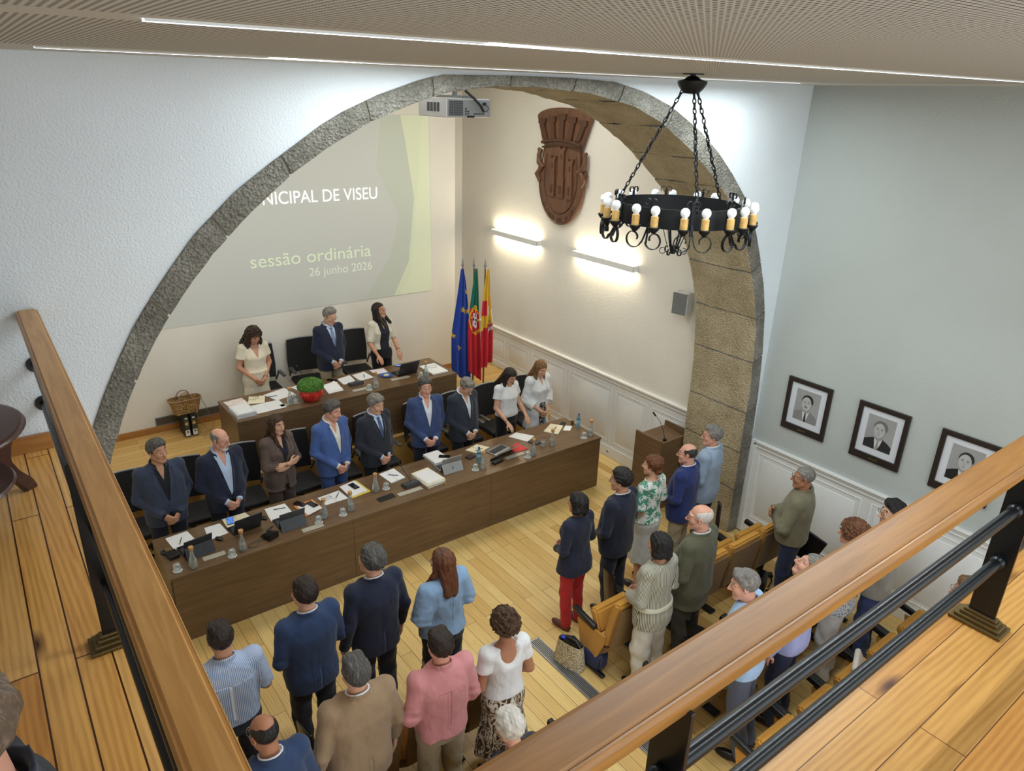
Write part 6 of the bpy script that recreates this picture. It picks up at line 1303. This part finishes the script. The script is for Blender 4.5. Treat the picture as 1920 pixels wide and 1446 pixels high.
def mouse(x, y, z, a, label, mat=M_black):
    o = MB().sph((0, 0, .012), .030, 14, (1.0, 1.7, .62)); bmesh.ops.bisect_plane(o.bm, geom=list(o.bm.verts) + list(o.bm.edges) + list(o.bm.faces), plane_co=(0, 0, 0), plane_no=(0, 0, 1), clear_inner=True); r = empty('computer_mouse', (x, y, z), a, label, 'mouse', 'computer mice'); o.build('shell', mat, r, 60); m = MB(); m.box((0, .025, .031), (.006, .016, .005), .002); m.build('wheel', M_grey, r)
mouse(.94, 6.95, ZT, .3, 'black computer mouse at the far left end of the bench'); mouse(1.467, 6.89, ZT, .5, 'black computer mouse between the two printed sheets'); mouse(1.985, 7.03, ZT, .4, 'black computer mouse beside the lined sheet of the woman with crossed arms'); mouse(4.113, 6.92, ZT, .2, 'black computer mouse behind the file stack', M_dgrey)
r = empty('desk_organiser', (1.00, 6.85, ZT), .15, 'small black pen box with gilt tips at left of bench', 'pen box'); m = MB(); m.box((0, 0, .02), (.10, .13, .04), .004); m.build('box', M_black, r); m = MB()
for k in range(3): m.cyl((-.03 + k * .02, .06, .03), (-.03 + k * .02, .10, .045), .006, n=8)
m.build('gilt_tips', M_brass, r, 60)
quadmesh([(1.399, 7.20), (1.563, 7.20), (1.585, 6.961), (1.373, 6.934)], ZT, 'document', M_print, .002, 'printed sheet between slate blue suit and bald man', 'paper', 'papers on the desks')
def notebook(pts, z, label, th=.012, mat=None, mid=True):
    o = quadmesh(pts, z, 'open_notebook', mat or M_cal, th, label, 'notebook', 'notebooks on the desks')
    if mid:
        P = np.array(pts); a = (P[0] + P[1]) / 2 - P.mean(0); a2 = (P[3] + P[2]) / 2 - P.mean(0); rz = o.rotation_euler.z; R2 = np.array([[math.cos(-rz), -math.sin(-rz)], [math.sin(-rz), math.cos(-rz)]]); a = R2 @ a; a2 = R2 @ a2
        m = MB(); m.tube([(a[0], a[1], th + .0005), (a2[0], a2[1], th + .0005)], .0016, 5); m.build('fold', plain('page_fold', (168, 160, 136), .8), o)
    return o
notebook([(1.60, 7.25), (1.854, 7.25), (1.884, 7.078), (1.60, 7.05)], ZT, 'open cream notebook before the bald man')
def phone(x, y, z, a, label, mat=M_screen, case=M_black):
    r = empty('smartphone', (x, y, z), a, label, 'phone', 'smartphones on the desks'); m = MB(); m.box((0, 0, .0045), (.073, .150, .009), .004); m.build('case', case, r, 40); m = MB(); m.box((0, 0, .0093), (.067, .142, .001)); m.build('display', mat, r)
q = N('lit_phone_screen'); q.color(q.ramp(q.vor(q.coord(), 55), [(.2, (210, 226, 250)), (.45, (60, 120, 220))])); q.b.inputs['Emission Color'].default_value = srgb((70, 130, 230)); q.b.inputs['Emission Strength'].default_value = .35; q.set(.3)
phone(1.665, 7.165, ZT + .0125, -.2, 'phone with lit blue screen on the cream notebook', q.m)
slate(1.765, 6.87, .10, ZT, 'black laptop in front of the bald man', .30, .22, M_cover, .36, False, name='laptop', cat='laptop', mark='round')
r = empty('conference_unit', (1.92, 6.64, ZT), .35, 'black wedge shaped conference unit with cables on bench', 'conference unit'); m = MB(); m.prism([(-.07, 0), (.07, 0), (.07, .03), (-.07, .075)], .13, Matrix(((0, 0, 1, -.065), (1, 0, 0, 0), (0, 1, 0, 0), (0, 0, 0, 1))), .006); m.build('housing', M_black, r); m = MB(); m.tube([(-.06, .03, .02), (-.12, .02, .01), (-.20, -.03, .006), (-.26, .02, .006), (-.20, .06, .006), (-.10, .05, .01)], .004, 5); m.build('cable', M_dgrey, r, 60)
r = empty('gooseneck_microphone', (1.93, 6.66, ZT + .07), .4, 'short black microphone lying on the conference unit', 'microphone'); m = MB(); m.tube([(-.04, 0, .012), (.0, .0, .016), (.05, .01, .02)], .009, 8); m.build('body', M_black, r, 60)
quadmesh([(2.059, 7.215), (2.291, 7.205), (2.294, 6.94), (2.034, 6.925)], ZT, 'document', printed('faint_printed_paper', amt=.25), .004, 'white lined sheet before the woman with crossed arms', 'paper', 'papers on the desks'); pen(2.20, 7.12, ZT + .0045, -.25, M_dgrey, 'dark pen on the white lined sheet')
slate(2.195, 6.72, .02, ZT, 'grey tablet on a folding stand in front of the crossed arms', .285, .20, plain('slate_cover', (70, 74, 80), .5), .30, True, mark='apple')
quadmesh([(2.349, 7.082), (2.582, 7.11), (2.613, 6.868), (2.385, 6.80)], ZT, 'document_folder', plain('orange_folder', (226, 134, 56), .6), .010, 'orange edged folder with papers right of the crossed arms', 'folder')
quadmesh([(2.375, 7.05), (2.57, 7.07), (2.60, 6.86), (2.41, 6.80)], ZT + .010, 'document', M_print, .006, 'printed papers lying on the orange folder', 'paper', 'papers on the desks')
phone(2.42, 7.07, ZT + .0165, .5, 'black phone on the left of the orange folder'); phone(2.535, 6.99, ZT + .0165, .25, 'black phone in the middle of the orange folder')
o = notebook([(2.646, 7.107), (2.921, 7.13), (2.942, 6.907), (2.664, 6.907)], ZT, 'open white spiral notebook before the man in bright blue', .006, M_print)
r = empty('spectacles', (2.73, 7.0, ZT + .008), .3, 'folded spectacles lying on the spiral notebook', 'glasses'); m = MB()
for sd in (-.03, .03): m.tube([(sd + .022 * math.cos(t), .0, .018 + .016 * math.sin(t)) for t in np.linspace(0, 2 * PI, 15)[:-1]], .0016, 5, True)
m.tube([(-.055, 0, .02), (-.05, .05, .012), (.03, .06, .003)], .0016, 5); m.tube([(.055, 0, .02), (.05, .05, .010), (-.03, .065, .003)], .0016, 5); m.build('frame', gk, r, 60)
pen(2.86, 7.03, ZT + .007, .9, M_black, 'black pen on the spiral notebook')
quadmesh([(2.97, 7.20), (3.20, 7.24), (3.232, 6.908), (2.983, 6.88)], ZT, 'document_folder', plain('yellow_folder', (228, 196, 70), .6), .006, 'yellow folder under papers before the man in bright blue', 'folder')
quadmesh([(2.96, 7.19), (3.17, 7.23), (3.20, 6.93), (2.965, 6.90)], ZT + .006, 'document', M_print, .012, 'printed stack on the yellow folder', 'paper', 'papers on the desks'); phone(3.105, 7.10, ZT + .0185, .15, 'black phone on the printed stack over the yellow folder')
quadmesh([(3.203, 6.718), (3.425, 6.735), (3.423, 6.628), (3.21, 6.62)], ZT, 'cable_hatch', M_black, .004, 'flat black hatch set into the bench top', 'hatch')
notebook([(3.50, 7.215), (3.723, 7.25), (3.733, 6.967), (3.523, 6.939)], ZT, 'open white notebook before the man with blue tie', .012, M_paper); pen(3.63, 7.09, ZT + .0125, -.7, M_pen, 'blue pen on the white notebook of the man with blue tie')
def micbase(x, y, z, a, label, hx, hy, hz, cat='microphone'):
    r = empty('conference_microphone', (x, y, z), a, label, cat, 'desk microphones'); m = MB(); m.prism([(-.06, 0), (.06, 0), (.06, .025), (-.06, .05)], .20, Matrix(((0, 0, 1, -.10), (1, 0, 0, 0), (0, 1, 0, 0), (0, 0, 0, 1))), .004); m.build('base', M_dgrey, r)
    m = MB(); m.tube([(.02, .02, .035), (.02 + hx * .25, .02 + hy * .25, hz * .35), (.02 + hx * .65, .02 + hy * .65, hz * .72), (.02 + hx, .02 + hy, hz)], .0042, 6); m.build('gooseneck', M_black, r, 60); m = MB(); m.sph((.02 + hx * 1.02, .02 + hy * 1.02, hz + .005), .013, 10, (1, 1, 1.5)); m.build('microphone_head', M_black, r, 60)
micbase(3.70, 6.78, ZT, .05, 'gooseneck microphone before the man with blue tie', -.10, .26, .34)
def plate(x, y, z, a, l, label):
    r = empty('name_plate', (x, y, z), a, label, 'name plate', 'clear acrylic name plates'); m = MB(); m.box((0, 0, .003), (l, .075, .006), .001); m.build('strip', plain('frosted_acrylic', (176, 170, 156), .25), r)
for x, y, l, w_ in ((3.62, 6.645, .32, 'in front of the microphone base'), (5.23, 6.69, .30, 'left of the red folder carafe'), (1.34, 6.62, .22, 'in front of the leftmost computers'), (2.36, 6.55, .24, 'in front of the grey tablet')): plate(x, y, ZT, .0, l, 'clear acrylic name plate strip on the bench ' + w_)
for k, (dx, dy, a, mt, lab) in enumerate(((0, 0, .0, M_cream, 'lowest cream folder of the file stack in the middle of the bench'), (.012, .01, .05, plain('yellow_file', (220, 196, 96), .6), 'yellow folder in the file stack'), (-.006, -.004, -.03, M_paper, 'white file in the file stack'), (.0, .008, .02, M_cream, 'upper cream folder of the file stack'))):
    A4(3.945 + dx, 6.765 + dy, .08 + a, ZT + .014 * k, 'document_folder', mt, lab, 'folder', .0135, .255, .36, 'folders of the file stack')
A4(3.945, 6.765, .10, ZT + .056, 'document', M_print, 'printed sheet on top of the file stack', th=.003, w=.215, l=.31)
r = empty('ribbon', (4.055, 6.60, ZT + .03), -.5, 'yellow ribbon tail at the corner of the file stack', 'ribbon'); m = MB(); m.tube([(-.03, .05, .0), (.0, .0, .004), (.03, -.05, -.01), (.04, -.07, -.027)], .003, 5, flat=(.012, .002)); m.build('tail', FY_, r)
A4(4.318, 7.185, .02, ZT, 'document', M_paper, 'thick white paper stack before the man in royal blue suit', th=.035, w=.225, l=.31); A4(4.325, 7.18, .07, ZT + .0355, 'document', M_print, 'printed top sheet of the thick paper stack', th=.003, w=.212, l=.30); phone(4.40, 7.12, ZT + .039, .9, 'black phone on the thick paper stack')
slate(4.315, 6.83, -.04, ZT, 'silver tablet on a kickstand with four square emblem', .285, .20, M_silver, .30, True, kb=plain('grey_keyboard', (120, 122, 126), .6), mark='squares')
notebook([(4.767, 7.175), (4.991, 7.235), (5.083, 7.067), (4.851, 6.998)], ZT, 'open cream notebook before the bowed grey head', .012); pen(4.92, 7.08, ZT + .0125, .1, M_brass, 'wooden pencil on the cream notebook of the bowed man')
slate(5.17, 6.83, .25, ZT, 'silver laptop with its screen tipped far back beside the red folder', .31, .22, M_silver, .95, False, kb=M_silver, name='laptop', cat='laptop')
quadmesh([(5.28, 6.86), (5.491, 7.004), (5.50, 6.76), (5.30, 6.74)], ZT, 'document_folder', plain('red_folder', (206, 44, 50), .5), .006, 'bright red folder beside the silver laptop', 'folder')
r = empty('glasses_case', (4.93, 6.665, ZT), .15, 'open black glasses case in front of the silver laptop', 'glasses case'); m = MB(); m.box((0, 0, .018), (.17, .07, .036), .014, None, 3); m.build('lower_half', M_black, r, 40); m = MB(); m.box((0, .05, .04), (.17, .012, .05), .005, (.4, 0, 0)); m.build('lid', M_black, r, 40)
r = empty('wallet', (4.72, 6.985, ZT), .3, 'dark leather wallet behind the plastic bottle', 'wallet'); m = MB(); m.box((0, 0, .01), (.13, .09, .02), .006); m.build('cover', plain('dark_leather', (46, 40, 40), .5), r)
quadmesh([(5.507, 7.20), (5.678, 7.25), (5.828, 7.021), (5.638, 6.923)], ZT, 'document', printed('handwritten_paper', lines=34, amt=.4), .004, 'white handwritten sheet under the hand of the woman in white T-shirt', 'paper', 'papers on the desks')
r = empty('notebook', (5.70, 6.86, ZT), .3, 'closed dark notebook beside the upright water glass', 'notebook'); m = MB(); m.box((0, 0, .009), (.10, .15, .018), .003); m.build('cover', M_dgrey, r)
notebook([(6.029, 7.054), (6.28, 7.20), (6.391, 7.044), (6.136, 6.863)], ZT, 'open cream notebook before the woman in white cardigan', .010); pen(6.22, 7.03, ZT + .0105, .55, M_black, 'black pen on the notebook before the white cardigan')
quadmesh([(6.29, 6.937), (6.43, 7.04), (6.50, 6.97), (6.37, 6.87)], ZT, 'document', M_paper, .004, 'small white card beside the notebook at the bench end', 'paper', 'papers on the desks'); phone(6.42, 7.10, ZT, -1.0, 'black phone behind the small white card')
r = empty('cup', (6.545, 7.02, ZT), 0, 'tiny brass cup at the back of the bench end', 'cup'); m = MB(); m.lathe([(0, 0), (.015, 0), (.026, .03), (.030, .05), (.027, .05), (.023, .03), (0, .006)], n=18); m.build('bowl', M_brass, r, 60)
# --- upper desk
A4(2.37, 8.78, .03, ZU, 'document', plain('grey_paper_edge', (202, 206, 212), .8), 'thick grey-white document block at the left corner of the upper desk', th=.055, w=.25, l=.33); A4(2.372, 8.79, .08, ZU + .0555, 'document', M_print, 'title sheet on the thick document block', th=.002, w=.21, l=.297)
A4(2.40, 9.14, .10, ZU, 'document', plain('colour_print', (226, 214, 208), .8, var=.18, scale=14), 'colour printed leaflet behind the document block', th=.004, w=.25, l=.26)
A4(2.66, 9.11, -.35, ZU, 'document', M_cream, 'cream envelope under the folded glasses', th=.005, w=.21, l=.26)
r = empty('spectacles', (2.66, 9.12, ZU + .006), .5, 'dark glasses lying on the cream envelope', 'glasses'); m = MB()
for sd in (-.03, .03): m.tube([(sd + .022 * math.cos(t), .0, .020 + .018 * math.sin(t)) for t in np.linspace(0, 2 * PI, 15)[:-1]], .002, 5, True)
m.tube([(-.055, 0, .02), (-.058, .08, .012), (-.04, .12, .003)], .002, 5); m.tube([(.055, 0, .02), (.052, .08, .010), (.03, .12, .003)], .002, 5); m.build('frame', gk, r, 60)
A4(2.62, 8.80, .03, ZU, 'document', M_print, 'white printed sheet right of the document block', th=.003); A4(2.80, 8.80, .02, ZU + .003, 'document', M_print, 'white bordered sheet before the cream envelope', th=.003)
quadmesh([(2.79, 9.22), (3.12, 9.32), (3.17, 9.02), (2.88, 8.94)], ZU, 'document', printed('faint_printed_paper2', amt=.3), .004, 'large white sheet under the hands of the woman in cream', 'paper', 'papers on the desks'); pen(2.87, 9.10, ZU + .0045, -.1, M_pen, 'blue pen beside the large white sheet')
plate(2.97, 8.735, ZU, 0, .24, 'clear acrylic name plate strip on the upper desk by the carafe'); plate(4.67, 8.785, ZU, 0, .30, 'clear acrylic name plate strip in front of the upper desk laptop'); plate(4.0, 8.70, ZU, .0, .26, 'clear acrylic name plate strip before the man with striped tie')
# potted plant: its wrapped pot stands on the front edge of the desk
r = empty('potted_plant', (3.27, 8.71, ZU), 0, 'round green moss-like plant in a red wrapped pot on the upper desk edge', 'plant')
q = N('red_foil_wrap'); q.color(q.ramp(q.noise(q.coord((1, 1, .4)), 30, 3), [(.35, (196, 42, 34)), (.60, (226, 66, 50)), (.75, (240, 126, 100))])); q.bump(q.noise(q.coord(), 50, 2), .4, .006); q.set(.35)
m = MB(); m.grid(lambda u, v: tuple((lambda rr, a: (rr * math.cos(a), rr * math.sin(a), .002 + .165 * v))((.075 + .055 * math.sin(min(1, v * 1.25) * PI * .62) - (.02 if v > .93 else 0)) * (1 + .022 * math.sin(9 * 2 * PI * u + 5 * v) + .016 * math.sin(17 * 2 * PI * u - 4 * v)), 2 * PI * u)), 72, 14, True)
b = m.bm; b.faces.new([v for v in sorted([v for v in b.verts if v.co.z < .003], key=lambda v: math.atan2(v.co.y, v.co.x))]); m.build('pot_wrap', q.m, r, 60)
m = MB(); rg = np.random.RandomState(5); base = MB()
q = N('moss_green'); q.color(q.ramp(q.noise(q.coord(), 60, 3), [(.3, (66, 108, 44)), (.55, (108, 158, 68)), (.75, (146, 192, 98))])); q.set(.7)
base.sph((0, 0, .185), .135, 24, (1, 1, .62)); base.build('moss_mound', q.m, r, 60)
b = bmesh.new()
for i in range(5200):
    th = rg.uniform(0, 2 * PI); cz = rg.uniform(-.30, 1); sr = math.sqrt(1 - cz * cz); nn = Vector((sr * math.cos(th), sr * math.sin(th), cz)); p = Vector((.138 * nn.x, .138 * nn.y, .185 + .088 * nn.z)); t1 = nn.orthogonal().normalized(); t1.rotate(Matrix.Rotation(rg.uniform(0, 6.28), 3, nn)); t2 = nn.cross(t1); s_ = rg.uniform(.004, .008); up = nn * rg.uniform(.003, .012)
    b.faces.new([b.verts.new(p + t1 * s_), b.verts.new(p + t2 * s_ * .7 + up), b.verts.new(p - t1 * s_ + up * .5), b.verts.new(p - t2 * s_ * .7)])
m._merge(b); lf = m.build('leaflets', q.m, r); lf['kind'] = 'stuff'; r.scale = (1.22, 1.22, 1.14)
micbase(3.38, 9.16, ZU, .0, 'gooseneck microphone behind the potted plant', -.14, -.06, .36); micbase(4.02, 8.92, ZU, .1, 'gooseneck microphone before the man with striped tie', -.26, .10, .40)
A4(3.30, 9.24, .3, ZU, 'document', M_paper, 'white sheet behind the potted plant', th=.002, w=.16, l=.16)
quadmesh([(3.60, 9.14), (3.83, 9.16), (3.78, 8.80), (3.556, 8.79)], ZU, 'document', M_print, .004, 'printed sheet with curled corner right of the plant', 'paper', 'papers on the desks')
m_ = MB(); m_.grid(lambda u, v: (.20 * (u - .5), .28 * (v - .5) , .003 + .05 * max(0, u + v - 1.3) ** 1.5), 12, 12); o = m_.build('document', M_paper); o.location = (3.69, 8.98, ZU + .004); o.rotation_euler = (0, 0, .05); tag(o, 'white curled sheet lying on the printed sheet right of the plant', 'paper', 'papers on the desks')
phone(3.80, 9.24, ZU, .8, 'black phone before the man with striped tie')
quadmesh([(3.88, 9.24), (4.10, 9.29), (4.08, 9.00), (3.87, 8.99)], ZU, 'document', M_print, .004, 'printed sheet below the clasped hands of the man with striped tie', 'paper', 'papers on the desks')
quadmesh([(4.13, 9.27), (4.34, 9.31), (4.36, 9.03), (4.13, 9.0)], ZU, 'document', M_print, .004, 'printed sheet left of the woman in knit cardigan', 'paper', 'papers on the desks'); pen(4.26, 9.14, ZU + .0045, 1.2, M_pen, 'dark blue pen on the sheet left of the knit cardigan')
quadmesh([(4.44, 9.32), (4.66, 9.29), (4.64, 9.11), (4.43, 9.12)], ZU, 'document', plain('tinted_form', (226, 222, 232), .8, var=.10, scale=22), .003, 'tinted form under the hand of the woman in knit cardigan', 'paper', 'papers on the desks')
r = empty('plate', (4.545, 8.985, ZU), 0, 'small blue plate with a snack, left of the upper desk laptop', 'plate'); m = MB(); m.lathe([(0, .002), (.06, .002), (.09, .014), (.088, .017), (.058, .006), (0, .006)], n=28); m.build('dish', plain('blue_ceramic', (40, 92, 190), .3), r, 60); m = MB(); m.sph((0, 0, .014), .040, 14, (1.2, .8, .35)); m.build('snack', plain('pale_pastry', (222, 214, 150), .7, var=.2, scale=40), r, 60)
slate(4.84, 8.85, .05, ZU, 'black laptop on the upper desk before the woman in knit cardigan', .33, .23, M_cover, .40, False, name='laptop', cat='laptop')
phone(4.92, 9.25, ZU, .9, 'phone with lit blue screen beside the hand of the knit cardigan woman', bpy.data.materials['lit_phone_screen'])
r = empty('document_box', (5.27, 8.83, ZU), .0, 'flat white box with a cable at the right end of the upper desk', 'box'); m = MB(); m.box((0, 0, .014), (.27, .40, .028), .006); m.build('box', M_paper, r); m = MB(); m.tube([(.02 + .07 * math.cos(t), .06 + .045 * math.sin(t), .031 + .002 * math.sin(t * 3)) for t in np.linspace(0, 5.6, 26)], .0025, 5); m.build('cable', M_dgrey, r, 60)
